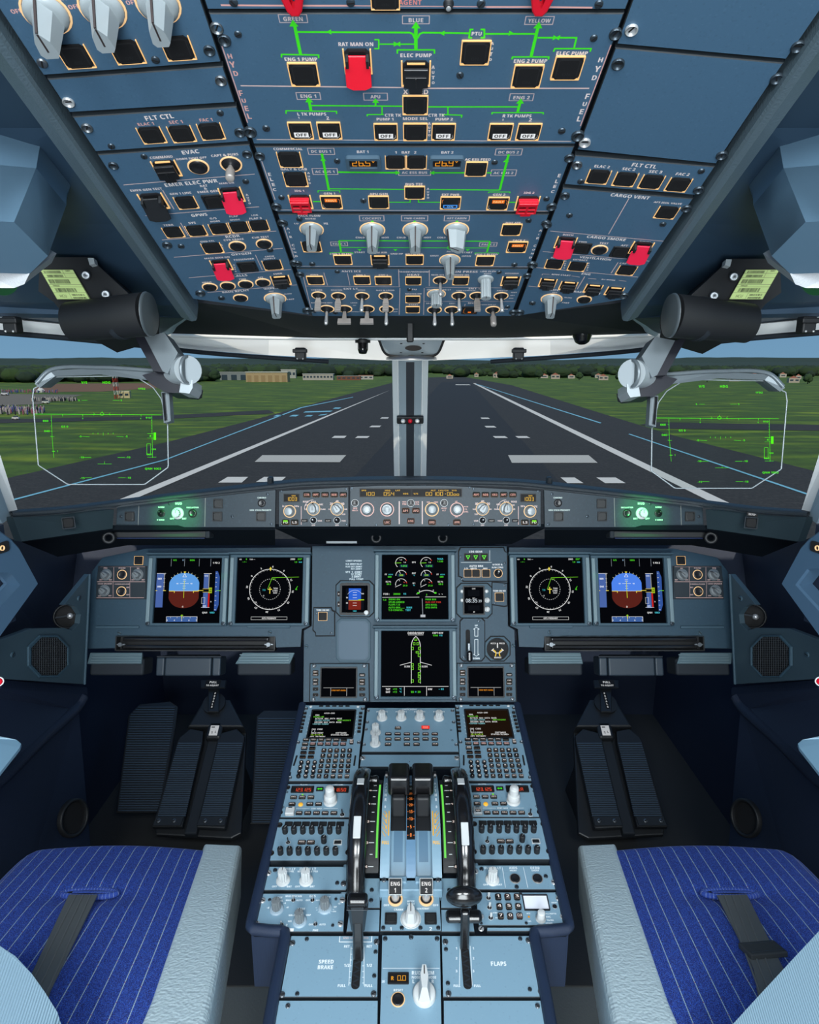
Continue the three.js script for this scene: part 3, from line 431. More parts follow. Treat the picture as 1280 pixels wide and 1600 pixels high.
{ // side columns, port
  let B = OL, T = panel(B, 'selector_switch_panel', 'overhead panel with three large grey pointer knobs in the upper corner of the photo', 'control panel', [[-60, -75], [outL(115), 118], [lg(96), 97], [lg(-70), -75]]);
  for (const [s, x, y, w] of [['OFF', 25, 17, 18], ['OFF', 115, 10, 18], ['OFF', 205, 3, 18], ['ATT', 96, -3, 16]]) B.txt(s, x, y, w, PINK, { r: -0.05 });
  for (const [x, y] of [[70, 14], [158, 7], [244, 0]]) B.arc(x, y, 40, -2.6, -0.5, 2, PINK);
  btn(T, 118, 87, 46); btn(T, 198, 80, 46); btn(T, 278, 74, 46);
  selector(T, 72, 20, 33); selector(T, 160, 13, 32); selector(T, 247, 6, 31);
  screw(T, 66, 98, 8, { m: mDull }); screw(T, 243, 93, 6.5); stud(T, 339, 43, 10, mDull); stud(T, 327, 78, 9);
  T = panel(B, 'blank_panel', 'plain navy overhead plate under the three large pointer knobs', 'panel', [[outL(124), 124], [outL(176), 176], [lg(158), 160], [lg(104), 104]]);
  stud(T, 345, 125, 9, mDull); stud(T, 107, 159, 9, mSteel);
  T = panel(B, 'flight_control_panel', 'overhead panel reading FLT CTL with three black keys ELAC, SEC, FAC', 'control panel', [[outL(183), 183], [outL(237), 237], [lg(221), 221], [lg(166), 167]], { group: 'flight control panels' });
  B.txt('FLT CTL', 248, 182.5, 46, '#f0dcd6', { r: -0.03 }); for (const [s, x, y, w] of [['ELAC 1', 228, 193.5, 27], ['SEC 1', 275, 190.5, 23], ['FAC 1', 322, 187, 22]]) B.txt(s, x, y, w, PINK);
  btn(T, 237, 210, 37); btn(T, 284, 208, 37); btn(T, 330, 204, 37);
  screw(T, 174, 228, 5.5); screw(T, 344, 176, 5.5); stud(T, 136, 199, 8.5, mDull); stud(T, 375, 206, 8.5);
  T = panel(B, 'evacuation_and_recorder_panel', 'long overhead panel reading EVAC, GPWS, RCDR, OXYGEN and CALLS', 'control panel', [[outL(242), 242], [outL(466), 467], [485, 492], [lg(481), 481], [lg(225), 226]]);
  for (const [s, x, y, w] of [['EVAC', 297, 237, 28], ['EMER ELEC PWR', 298, 285.5, 84], ['GPWS', 311, 335.5, 26], ['RCDR', 363, 369, 23], ['OXYGEN', 377, 396.5, 32], ['CALLS', 375, 430.5, 23], ['RAIN RPLNT', 368, 455, 43], ['WIPER', 423, 450.5, 22]]) B.txt(s, x, y, w, '#efe0dc', { r: -0.03 });
  for (const [s, x, y, w] of [['COMMAND', 252, 245.5, 36], ['HORN SHUT OFF', 299, 247, 48], ['CAPT & PURS', 351, 242, 43], ['EMER GEN TEST', 228, 296, 50], ['GEN 1 LINE', 282, 302, 34], ['RAT', 318, 290, 12], ['&', 321, 294.5, 5], ['EMER GEN', 325, 299, 34], ['MAN ON', 354, 286, 24], ['TERR', 263, 351.5, 16], ['SYS', 300, 348, 12], ['G/S', 333, 341, 11], ['MODE', 336, 345.5, 16], ['FLAP', 365, 338, 14], ['MODE', 367, 343, 16], ['LDG', 398, 336, 11], ['FLAP 3', 399, 341, 20], ['CVR ERASE', 365, 374, 32], ['CVR TEST', 407, 370.5, 27], ['GND CTL', 324, 377, 23], ['MASK MAN ON', 339, 402.5, 40], ['PASSENGER', 381, 405, 32], ['CREW', 421, 400.5, 15], ['SUPPLY', 421, 404, 19], ['MECH', 323, 441, 15], ['ALL', 350, 438.5, 8], ['FWD', 379, 436, 11], ['AFT', 407, 433.5, 9], ['EMER', 434, 427.5, 14], ['OFF', 424, 455, 8], ['SLOW', 450, 459, 12], ['FAST', 454, 467.5, 12]]) B.txt(s, x, y, w);
  for (const p of [[[193, 289], [398, 272]], [[227, 337], [405, 323]], [[253, 375], [432, 361]], [[272, 402], [442, 388]], [[295, 434], [455, 421]], [[324, 457], [464, 445]]]) B.line(p, 1.4);
  B.line([[254, 297], [272, 327]], 1.3); B.line([[282, 348], [294, 368]], 1.2); B.line([[399, 398], [410, 422]], 1); B.auto(388, 311, 1.4, 4.4, 4); B.auto(348, 388, 1.2, 3.6, 3.2); B.auto(367, 419, 0.9, 3.4, 3);
  guard(T, 260, 262, 38, { len: 0.6 }); roundBtn(T, 310, 260, 16.5); toggle(T, 361, 256, 17, 'knurl', { len: 2.1, tilt: -0.3 });
  guard(T, 240, 313, 38, { lid: 'red', m: mBlack, len: 0.95, h: 1.05 }); btn(T, 291, 315.5, 32); btn(T, 335, 314, 30, { frame: false }); guard(T, 362, 303, 35, { lid: 'red', m: mPink, len: 1.0, h: 1.05 });
  for (const [x, y] of [[271, 362], [307, 359.5], [343, 356.5], [374, 354], [405, 351.5]]) btn(T, x, y, 29);
  btn(T, 332, 386.5, 30); roundBtn(T, 371, 384, 13.5); roundBtn(T, 413, 380.5, 13); guard(T, 346, 413, 30, { lid: 'red', m: mPink, len: 1.0, h: 1.05 }); btn(T, 387, 416, 26, { frame: false }); btn(T, 426, 413, 29);
  for (const [x, y] of [[328, 448], [356, 446], [384, 443.5], [411, 441]]) roundBtn(T, x, y, 12); guard(T, 439, 437, 29); roundBtn(T, 376, 465, 11.5); selector(T, 430, 466, 15.5);
  for (const [x, y] of [[225, 244], [384, 283], [283, 384], [422, 390], [346, 465]]) screw(T, x, y, 5.2);
  for (const [x, y] of [[177, 258], [261, 382], [313, 457], [386, 240], [441, 347], [460, 410], [480, 484]]) stud(T, x, y, 7.5);
}
{ // side columns, starboard
  let B = OR, T = panel(B, 'blank_panel', 'large plain navy overhead plate reaching the top edge of the photo', 'panel', [[rg(-70), -75], [rg(69), 69], [outR(93), 93], [1345, -75]]);
  stud(T, 987, 46, 10, mSteel); stud(T, 1247, 72, 10);
  T = panel(B, 'blank_panel', 'plain navy overhead plate directly above the four-key FLT CTL panel', 'panel', [[rg(75), 75], [rg(234), 234], [outR(257), 256], [outR(99), 99]]);
  stud(T, 966, 99, 10); stud(T, 1214, 122, 9.5); stud(T, 1128, 242, 8.5); stud(T, 914, 222, 9, mSteel);
  T = panel(B, 'flight_control_panel', 'overhead panel reading FLT CTL with four black keys, one lettered SEC 3', 'control panel', [[rg(243), 243], [rg(288), 288], [outR(305), 305], [outR(260), 261]], { group: 'flight control panels' });
  B.txt('FLT CTL', 1007, 258.5, 40, '#f0dcd6', { r: 0.03 }); for (const [s, x, y, w] of [['ELAC 2', 941, 260, 25], ['SEC 2', 983, 264, 21], ['SEC 3', 1025, 268, 21], ['FAC 2', 1067, 272, 22]]) B.txt(s, x, y, w, '#f0dcd6');
  for (const [x, y] of [[935, 275], [977, 279], [1018, 283], [1060, 287.5]]) btn(T, x, y, 34);
  screw(T, 908, 283, 5.5); screw(T, 1096, 267, 5.5); stud(T, 902, 257, 8, mDull); stud(T, 1092, 296, 8);
  T = panel(B, 'cargo_and_engine_panel', 'long overhead panel reading CARGO SMOKE, VENTILATION and ENG with two pink covers', 'control panel', [[rg(294), 294], [rg(484), 485], [805, 494], [975, 468], [outR(311), 311]]);
  for (const [s, x, y, w] of [['CARGO VENT', 985, 306.5, 62], ['CARGO SMOKE', 948, 372, 62], ['VENTILATION', 931, 403.5, 50], ['ENG', 916, 428, 15], ['WIPER', 868, 453, 20], ['RAIN RPLNT', 918, 457, 43]]) B.txt(s, x, y, w, '#efe0dc', { r: 0.03 });
  for (const [s, x, y, w] of [['AFT ISOL VALVE', 1044, 317, 44], ['DISCH', 888, 367, 17], ['DISCH', 1008, 378, 18], ['FWD', 911, 378, 13], ['TEST', 944, 380, 14], ['AFT', 976, 383.5, 11], ['BLOWER', 872, 403, 22], ['EXTRACT', 907, 406, 23], ['CAB FANS', 982, 412, 27], ['MAN START', 877, 429.5, 30], ['N1 MODE', 951, 437, 22], ['OFF', 867, 457, 8], ['SLOW', 888, 465, 12], ['FAST', 884, 473, 12]]) B.txt(s, x, y, w);
  for (const p of [[[983, 310], [951, 366]], [[860, 361], [1038, 377]], [[848, 393], [1015, 408]], [[838, 418], [997, 433]], [[826, 447], [858, 450]], [[966, 410], [955, 427]], [[914, 432], [902, 452]]]) B.line(p, 1.3);
  B.line([[847, 430], [848, 428], [859, 428.5]], 1); B.line([[893, 431], [906, 433]], 1); B.line([[919, 435], [932, 436]], 1); B.line([[967, 438], [979, 439.5]], 1); B.auto(883, 413, -0.8, 3.6, 3.2); B.auto(919, 416.5, -0.8, 3.6, 3.2);
  btn(T, 1042, 331, 32); guard(T, 884, 378, 31, { lid: 'red', m: mPink, len: 1.0, h: 1.05 }); guard(T, 1002, 386, 32, { lid: 'red', m: mPink, len: 1.0, h: 1.05 }); btn(T, 908, 387, 26, { frame: false }); btn(T, 970, 393, 26, { frame: false }); roundBtn(T, 937, 390, 13);
  btn(T, 866, 412, 27); btn(T, 902, 415.5, 27); btn(T, 979, 421.5, 28); for (const [x, y] of [[856, 441], [888, 445.5], [927, 450], [960, 454]]) guard(T, x, y, 26); selector(T, 862, 467, 15); roundBtn(T, 913, 467.5, 11.5);
  for (const [x, y] of [[890, 336], [1036, 350], [832, 473], [955, 464]]) screw(T, x, y, 5.2);
  for (const [x, y] of [[883, 305], [1073, 325], [975, 461], [855, 350], [833, 413], [812, 487]]) stud(T, x, y, 7.5);
}
{ // dark tray behind the plates, side beams and the fairing under the front edge
  const back = (B, px, name) => { const o = slab(null, name, px.map(([x, y]) => { const [a, b] = B.P(x, y); return B.at(a, b, -0.008); }), 0.012, mDark); return o; };
  back(OC, [[leftGap(-70) - 8, -78], [leftGap(495) - 8, 496], [rightGap(495) + 8, 496], [rightGap(-70) + 8, -78]], 'ceiling');
  back(OL, [[-75, -78], [303, 471], [487, 496], [leftGap(-70) + 8, -78]], 'ceiling');
  back(OR, [[rightGap(-70) - 8, -78], [804, 496], [977, 471], [1360, -78]], 'ceiling');
  const mBeam = leather(lin(0.075, 0.11, 0.135), 0.4, 0.0004);
  for (const [B, s] of [[OL, -1], [OR, 1]]) {
    const e0 = s < 0 ? B.P(-62, -75) : B.P(1341, -75), e1 = s < 0 ? B.P(314, 492) : B.P(966, 492), ang = Math.atan2(e1[1] - e0[1], e1[0] - e0[0]);
    const len = Math.hypot(e1[0] - e0[0], e1[1] - e0[1]), sh = shapeOf([[0, -0.01], [s * 0.002, 0.006], [s * 0.004, 0.009], [s * 0.01, 0.010], [s * 0.024, 0.003], [s * 0.024, -0.02], [0, -0.02]]);
    const geo = extrude(sh, len, 0.002, 2).rotateX(Math.PI / 2), o = setting('trim_' + (s < 0 ? 1 : 2), geo, mBeam);
    o.position.copy(B.at(e0[0] + s * 0.003, e0[1])); o.quaternion.copy(B.q); o.rotateZ(ang + Math.PI / 2);
  }
}

// ---------------------------------------------------------------- glareshield
const GS = new Board(at(640, 790, 1.33), CR, CU, [[170, 740], [1112, 740], [170, 832], [1112, 832]], '#1e303b', 0.5, 3000);
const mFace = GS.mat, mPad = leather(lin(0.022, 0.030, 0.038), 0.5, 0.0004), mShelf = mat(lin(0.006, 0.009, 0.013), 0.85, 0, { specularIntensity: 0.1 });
{
  const g = thing('glareshield', 'long dark padded glareshield across the cockpit below the windscreen', 'glareshield', at(640, 830, 1.45));
  const e = (px, py, d) => at(px, py, d);
  // padded roof: rolled front edge in the middle, falling away to both sides
  const front = [[18, 806, 1.12], [100, 800, 1.2], [182, 790, 1.3], [300, 776, 1.33], [428, 762, 1.335], [470, 758, 1.335], [560, 755.5, 1.335], [640, 755, 1.335], [720, 755.5, 1.335], [810, 758, 1.335], [853, 762, 1.335], [981, 776, 1.33], [1099, 790, 1.3], [1181, 800, 1.2], [1263, 806, 1.12]];
  const rear = [[14, 797, 1.14], [98, 791, 1.24], [180, 781, 1.35], [299, 766, 1.4], [422, 752, 1.5], [470, 748, 1.62], [560, 744.5, 1.72], [640, 743.5, 1.75], [720, 744.5, 1.72], [810, 748, 1.62], [859, 752, 1.5], [982, 766, 1.4], [1101, 781, 1.35], [1183, 791, 1.24], [1267, 797, 1.14]];
  const dn = CU.clone().multiplyScalar(-0.004), roof = part(g, 'padded_top', strip(front.map((p) => e(...p)), rear.map((p) => e(...p)), dn), mPad); roof.position.copy(g.position).negate();
  const lip = part(g, 'edge_roll', tube(front.map(([x, y, d]) => e(x, y - 2, d)), 0.005, 120, 8), mPad); lip.position.copy(g.position).negate();
  for (const s of [-1, 1]) {                                               // outer end faces with their single keys
    const m = (px) => s < 0 ? px : 1281 - px;
    slab(g, 'end_face', [[20, 808, 1.12], [34, 846, 1.13], [176, 826, 1.31], [178, 796, 1.305]].map(([x, y, d]) => e(m(x), y, d)), 0.02, mat(lin(0.022, 0.038, 0.047), 0.5));
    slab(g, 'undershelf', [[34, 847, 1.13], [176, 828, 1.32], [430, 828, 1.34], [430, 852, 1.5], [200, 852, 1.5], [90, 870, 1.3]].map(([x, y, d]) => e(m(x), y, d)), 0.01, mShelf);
    const b = part(g, 'push_button', key(0.018, 0.018, 0.004), mSlot); b.position.copy(e(m(107), 817, 1.205)).sub(g.position); b.lookAt(e(m(107), 817, 0)); part(b, 'bezel', frameGeo(0.022, 0.022, 0.0015, 0.003), mChar); if (s > 0) part(b, 'legend', litPlane(0.018, 0.007, legend('MAP', '#c8ccd0', 60, 24, 0.6)), mSheet, 0, 0.016, 0.001);
    const v = part(g, 'air_vent', ring(0.006, 0.013, 0.006), mBlack); v.position.copy(e(m(170), 840, 1.33)).sub(g.position); v.lookAt(e(m(170), 900, 0.9));
    const jn = part(g, 'joint_cover', rbox(0.012, 0.03, 0.02, 0.004), mPad); jn.position.copy(e(m(423), 755, 1.45)).sub(g.position);
  }
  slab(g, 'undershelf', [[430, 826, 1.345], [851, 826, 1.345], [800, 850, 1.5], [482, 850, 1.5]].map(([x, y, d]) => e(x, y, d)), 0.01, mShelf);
  for (const px of [588, 692]) { const v = part(g, 'air_vent', ring(0.006, 0.012, 0.006), mBlack); v.position.copy(e(px, 840, 1.42)).sub(g.position); v.lookAt(e(px, 900, 1)); }
  const pl = part(g, 'paper_placard', box(0.07, 0.006, 0.001), mat(lin(0.3, 0.33, 0.35), 0.6)); pl.position.copy(e(534, 847, 1.47)).sub(g.position);
}
for (const s of [-1, 1]) {                                                 // shaded lamp bars under the shelf
  const m = (px) => s < 0 ? px : 1281 - px, g = thing('flood_light_bar', s < 0 ? 'slim black lamp bar under the glareshield above the captain screens' : 'slim black lamp bar under the glareshield above the first officer screens', 'lamp', at(m(254), 834, 1.36), 'flood light bars', GS.q);
  part(g, 'housing', rbox(0.2, 0.016, 0.03, 0.003), mBlack); part(g, 'end_cap', rbox(0.01, 0.018, 0.032, 0.003), mChar, -s * 0.1); part(g, 'lens', box(0.185, 0.002, 0.02), mat(lin(0.02, 0.03, 0.08), 0.2), 0, -0.009);
}
const fcuText = '#ffc93a';
function efis(s) {
  const m = (px) => s < 0 ? px : 1281 - px, B = GS;
  const T = panel(B, 'display_selector_panel', s < 0 ? 'glareshield panel with amber 1003 readout, nearest the captain side' : 'glareshield panel with amber 1003 readout, nearest the first officer side', 'control panel', [[436, 767], [436, 823], [545, 823], [545, 761]].map(([x, y]) => [m(x), y]), { group: 'display selector panels', z: 0.002 });
  for (const [t, x, y, w] of [['in Hg', 446, 791, 9], ['hPa', 464, 790.5, 7], ['ROSE', 478, 784, 9], ['NAV', 490, 783.5, 8], ['ARC', 502, 788, 7], ['PLAN', 505, 795.5, 8], ['LS', 478, 795.5, 4], ['VOR', 480, 789, 6], ['10', 515, 795.5, 4], ['20', 518, 787, 5], ['40', 527, 783.5, 5], ['80', 536, 787, 5], ['160', 540, 795.5, 5.5], ['320', 537, 803.5, 5.5], ['VOR', 500, 813.5, 7], ['VOR', 537, 813.5, 7], ['OFF', 490, 820.5, 6], ['OFF', 527, 820.5, 6]]) B.txt(t, s < 0 ? x : m(x), y, w, '#ecc9bf');
  B.line([[m(471), 791], [m(471), 820]], 1, '#d8b0a8'); B.arc(m(490), 795, 14, Math.PI, Math.PI * 1.5, 0.8, '#e0c0b8');
  const c = cell('qnh', 120, 56, (g, w, h) => { g.fillStyle = '#090807'; g.fillRect(0, 0, w, h); fitText(g, 'QNH', 78, 11, 34, 10, fcuText); seven(g, '1003', 20, 24, 23, 26, fcuText); });
  lit(T, 'readout', m(456), 778, 23, 11, c, 0.002, 1);
  roundKnob(T, m(453), 799, 9, { m: mGrey, ring: mRing, inner: 0.72, tall: 1.4 });
  legendKey(T, 'push_button', m(447), 816, 11.5, 8.5, 'FD', { col: '#e9ffd0' }); lit(T, 'green_lamp', m(447), 814, 7, 2.4, cell('greenbar', 16, 8, (g) => { g.fillStyle = '#8dff20'; g.fillRect(0, 0, 16, 8); }), 0.0042); legendKey(T, 'push_button', m(461), 816, 11.5, 8.5, 'LS');
  ['CSTR', 'WPT', 'VOR.D', 'NDB', 'ARPT'].forEach((t, i) => legendKey(T, 'push_button', m(480 + i * 14.2), 773, 11.5, 8, t, { col: '#ffb8a4' }));
  selector(T, m(490), 795, 9.5, 0, { ring: mRing, tall: 1.3 }); selector(T, m(527), 795, 9.5, s * -0.6, { ring: mRing, tall: 1.3 });
  for (const x of [490, 527]) { toggle(T, m(x), 813, 5.5, 'bat', { ring: mWhite, len: 2, tilt: -0.1 }); lit(T, 'caption', m(x - 14), 813.5, 10, 4.5, legend('ADF', '#d8d8d8', 60, 26), 0.0008); }
  for (const [x, y] of [[440, 768], [440, 820], [541, 764], [541, 819]]) screw(T, m(x), y, 2);
}
efis(-1); efis(1);
{ // autopilot panel in the middle
  const B = GS, T = panel(B, 'autopilot_panel', 'centre glareshield panel with one long amber readout and four round knobs', 'control panel', [[547, 760.5], [547, 823], [737, 823], [737, 760.5], [690, 758.5], [594, 758.5]], { z: 0.002 });
  const c = cell('fcu', 700, 64, (g, w, h) => { g.fillStyle = '#090807'; g.fillRect(0, 0, w, h); for (const [t, x, ww] of [['SPD', 26, 34], ['HDG', 190, 40], ['LAT', 260, 34], ['ALT', 505, 34], ['LVL/CH', 575, 70], ['V/S', 650, 34]]) fitText(g, t, x, 12, ww, 12, fcuText); fitText(g, 'HDG', 315, 40, 38, 13, fcuText); fitText(g, 'V/S', 385, 40, 32, 13, fcuText); seven(g, '100', 30, 28, 26, 28, fcuText); seven(g, '054', 165, 28, 26, 28, fcuText); seven(g, '00100', 455, 28, 25, 28, fcuText); seven(g, '+00oo', 580, 28, 22, 28, fcuText); g.fillStyle = '#444'; g.fillRect(350, 4, 2, 56); g.fillRect(357, 4, 2, 56); });
  lit(T, 'readout', 642, 770, 158, 11.5, c, 0.002, 1);
  for (const x of [555, 642, 694]) roundBtn(T, x, 786, 6, mWhite);
  roundKnob(T, 574, 796, 10, { ring: mPinkRing, cap: mWhite }); roundKnob(T, 605, 796, 10, { ring: mPinkRing, inner: 0.82, tall: 0.9, cap: mGrey }); roundKnob(T, 675, 796, 10, { ring: mRing, inner: 0.66 }); roundKnob(T, 714, 796, 10, { ring: mPinkRing, cap: mWhite });
  for (const [t, x, y] of [['LOC', 605, 816], ['AP1', 634, 798], ['AP2', 650, 798], ['A/THR', 642, 814], ['EXPED', 675, 816], ['APPR', 714, 816]]) legendKey(T, 'push_button', x, y, 11.5, 8.5, t, { col: '#ffc0ae' });
  for (const x of [624, 660]) B.line([[x, 783], [x, 819]], 1.8, '#cdb2ac');
  for (const [t, x, y, w] of [['SPD', 555, 794, 7], ['MACH', 555, 797.5, 9], ['HDG', 632, 784, 7], ['TRK', 632, 787.5, 7], ['V/S', 652, 784, 6], ['FPA', 652, 787.5, 6], ['100', 669, 784.5, 5], ['1000', 681, 784.5, 6.5], ['METRIC', 694, 794, 9], ['ALT', 694, 797.5, 6], ['UP', 713, 783.5, 4], ['DN', 713, 807, 4.5], ['PUSH', 728, 791.5, 7], ['TO', 728, 795.5, 4], ['LEVEL', 728, 799.5, 8]]) B.txt(t, x, y, w, '#eaaa9c');
  for (const [x, y] of [[550, 763], [734, 762], [588, 820], [701, 820]]) screw(T, x, y, 2);
}
for (const s of [-1, 1]) {
  const m = (px) => s < 0 ? px : 1281 - px, B = GS;
  const T = panel(B, 'head_up_display_control_panel', s < 0 ? 'glareshield panel with a pale HUD knob in green light on the captain side' : 'glareshield panel with a pale HUD knob in green light on the first officer side', 'control panel', [[183, 792], [181, 824], [430, 824], [431, 765]].map(([x, y]) => [m(x), y]), { group: 'head-up display control panels' });
  B.line([[m(217), 790], [m(216), 822]], 0.8, '#9a9a90'); B.line([[m(321), 778], [m(320), 823]], 0.8, '#9a9a90');
  for (const [t, x, y, w] of [['HUD', 279, 786.5, 11], ['NORM', 252, 792.5, 10], ['DECLUTTER', 301, 792.5, 19], ['X WIND', 251, 812, 12], ['OFF', 269, 810, 7], ['BRT', 288, 810, 7], ['CHRONO', 409, 777.5, 14], ['SIDE STICK PRIORITY', 407, 797, 34]]) B.txt(t, m(x), y, w, '#dce8dc');
  toggle(T, m(252), 802, 7, 'bat', { ring: false, len: 1.6, m: mBlack }); fluted(T, m(278), 802, 9.5, { m: mWhite, tall: 1.1 }); roundBtn(T, m(301), 802, 7, mBlack); roundBtn(T, m(409), 786, 6.5, mBlack);
  for (const [x, y] of [[203, 807], [341, 787], [340, 807], [408, 807]]) dark(T, m(x), y, 15);
  for (const [x, y] of [[189, 807], [265, 787], [363, 807], [418, 772], [424, 819]]) screw(T, m(x), y, 2.4);
}

// ---------------------------------------------------------------- main instrument panel
const MP = new Board(at(640, 872, 1.553), CR, camDir(0, Math.cos(0.147), Math.sin(0.147)), [[125, 845], [1156, 845], [125, 1100], [1156, 1100]], '#223f50', 0.55, 1400);
MP.mat.bumpMap = speckTex; MP.mat.bumpScale = 0.00015;
const canvas = (w, h, draw) => { const c = document.createElement('canvas'); c.width = w; c.height = h; const g = c.getContext('2d'); g.fillStyle = '#010204'; g.fillRect(0, 0, w, h); draw(g, w, h); const t = new THREE.CanvasTexture(c); t.colorSpace = THREE.SRGBColorSpace; return t; };
const screenMat = (t, k = 0.95) => mat(lin(0.001, 0.001, 0.0015), 0.5, 0, { emissive: lin(1, 1, 1), emissiveMap: t, emissiveIntensity: k, specularIntensity: 0.008 });
const ctxLine = (g, pts, col, w = 2, dash) => { g.strokeStyle = col; g.lineWidth = w; g.setLineDash(dash ?? []); g.beginPath(); pts.forEach((p, i) => i ? g.lineTo(...p) : g.moveTo(...p)); g.stroke(); g.setLineDash([]); };
const word = (g, s, x, y, size, col, al = 'center', f = 'bold') => { g.fillStyle = col; g.font = `${f} ${size}px sans-serif`; g.textAlign = al; g.textBaseline = 'middle'; g.fillText(s, x, y); };
const pfd = (pitch, sky) => canvas(512, 512, (g) => {                     // attitude, speed, altitude
  for (const x of [112, 216, 330, 420]) ctxLine(g, [[x, 6], [x, 66]], '#8d96a0', 3);
  word(g, 'V/S', 140, 16, 18, '#53e32a'); word(g, '0', 203, 16, 16, '#9ec7e8'); word(g, 'HDG', 275, 16, 18, '#53e32a'); word(g, '1 FD 2', 462, 38, 19, '#f2f2f2');
  g.save(); g.beginPath(); g.moveTo(106, 196); g.bezierCurveTo(120, 150, 160, 120, 222, 118); g.bezierCurveTo(284, 120, 324, 150, 338, 196); g.lineTo(338, 318); g.bezierCurveTo(320, 370, 280, 394, 222, 396); g.bezierCurveTo(164, 394, 124, 370, 106, 318); g.closePath(); g.clip(); g.fillStyle = sky; g.fillRect(90, 100, 270, 162); g.fillStyle = '#5a2119'; g.fillRect(90, 262, 270, 150); g.fillStyle = '#ffffff'; g.fillRect(90, 260, 270, 2); g.restore();
  for (let i = -4; i <= 4; i++) { const a = -Math.PI / 2 + i * 0.21; ctxLine(g, [[222 + 128 * Math.cos(a), 246 + 128 * Math.sin(a)], [222 + 140 * Math.cos(a), 246 + 140 * Math.sin(a)]], '#f4f0c0', 3); }
  g.fillStyle = '#ffe23a'; g.beginPath(); g.moveTo(212, 108); g.lineTo(232, 108); g.lineTo(222, 122); g.fill(); g.strokeStyle = '#fff'; g.lineWidth = 3; g.beginPath(); g.moveTo(222, 124); g.lineTo(208, 150); g.lineTo(236, 150); g.closePath(); g.stroke();
  for (const [y, w] of [[172, 12], [184, 12], [202, 34], [222, 12], [240, 12]]) ctxLine(g, [[222 - w, y], [222 + w, y]], '#f0f4f8', 2.5); word(g, '10', 168, 202, 15, '#e8f0ff'); word(g, '10', 276, 202, 15, '#e8f0ff');
  ctxLine(g, [[108, 262], [148, 262], [148, 276]], '#f4e050', 5); ctxLine(g, [[336, 262], [296, 262], [296, 276]], '#f4e050', 5); ctxLine(g, [[222, 180], [222, 316]], '#c8d830', 4); word(g, pitch, 216, 384, 20, '#f0e8e0');
  g.fillStyle = '#4a66a8'; g.fillRect(6, 124, 56, 266); ctxLine(g, [[66, 124], [66, 262]], '#e8e8e8', 3); for (let i = 0; i < 5; i++) ctxLine(g, [[58, 132 + i * 31], [72, 132 + i * 31]], '#e8e8e8', 2); word(g, '060', 30, 164, 19, '#f0f4ff'); word(g, '040', 30, 226, 19, '#f0f4ff'); ctxLine(g, [[2, 258], [16, 258]], '#f4e050', 4); ctxLine(g, [[60, 258], [82, 258]], '#f4e050', 5); ctxLine(g, [[6, 122], [76, 122]], '#e8e8e8', 4);
  g.fillStyle = '#4a66a8'; g.fillRect(372, 124, 36, 270); ctxLine(g, [[412, 122], [412, 390]], '#e8e8e8', 3); ctxLine(g, [[370, 124], [430, 124]], '#e8e8e8', 4); ctxLine(g, [[360, 390], [425, 390]], '#e8e8e8', 3); g.fillStyle = '#0a0c10'; g.fillRect(372, 244, 44, 26); ctxLine(g, [[366, 244], [416, 244], [416, 270], [366, 270]], '#f0d040', 3); ctxLine(g, [[330, 257], [372, 257]], '#f4e050', 5); g.fillStyle = '#c8201c'; g.fillRect(410, 276, 12, 112); g.fillStyle = '#a8c020'; g.fillRect(414, 234, 24, 44); word(g, '10', 426, 248, 15, '#182008'); word(g, '00', 426, 264, 15, '#182008'); ctxLine(g, [[362, 312], [386, 312], [386, 360], [362, 360], [362, 312]], '#e8e8e8', 2.5); word(g, '+010', 388, 142, 14, '#e8f0ff'); word(g, '-005', 384, 378, 15, '#e8f0ff'); word(g, '0', 434, 344, 15, '#f0f0f0');
  g.fillStyle = '#33559e'; g.beginPath(); g.moveTo(460, 104); g.lineTo(478, 104); g.lineTo(494, 150); g.lineTo(494, 370); g.lineTo(478, 418); g.lineTo(460, 418); g.fill(); for (let i = 0; i < 9; i++) ctxLine(g, [[462, 120 + i * 36], [474, 120 + i * 36]], '#f0f0f0', 3); ctxLine(g, [[470, 258], [508, 258]], '#7ce030', 4);
  word(g, 'QNH', 390, 430, 18, '#e8e8e8'); word(g, '1003', 446, 430, 18, '#4fd8e8');
  g.fillStyle = '#3f62a0'; g.fillRect(98, 462, 236, 40); ctxLine(g, [[98, 502], [98, 462], [334, 462], [334, 502]], '#e8e8e8', 3); '34567'.split('').forEach((d, i) => { word(g, d, 104 + i * 56, 490, 16, '#f0f0f0'); ctxLine(g, [[130 + i * 50, 462], [130 + i * 50, 474]], '#f0f0f0', 2); }); ctxLine(g, [[216, 446], [216, 480]], '#e8e040', 5); ctxLine(g, [[206, 452], [226, 452]], '#7ce030', 4);
});
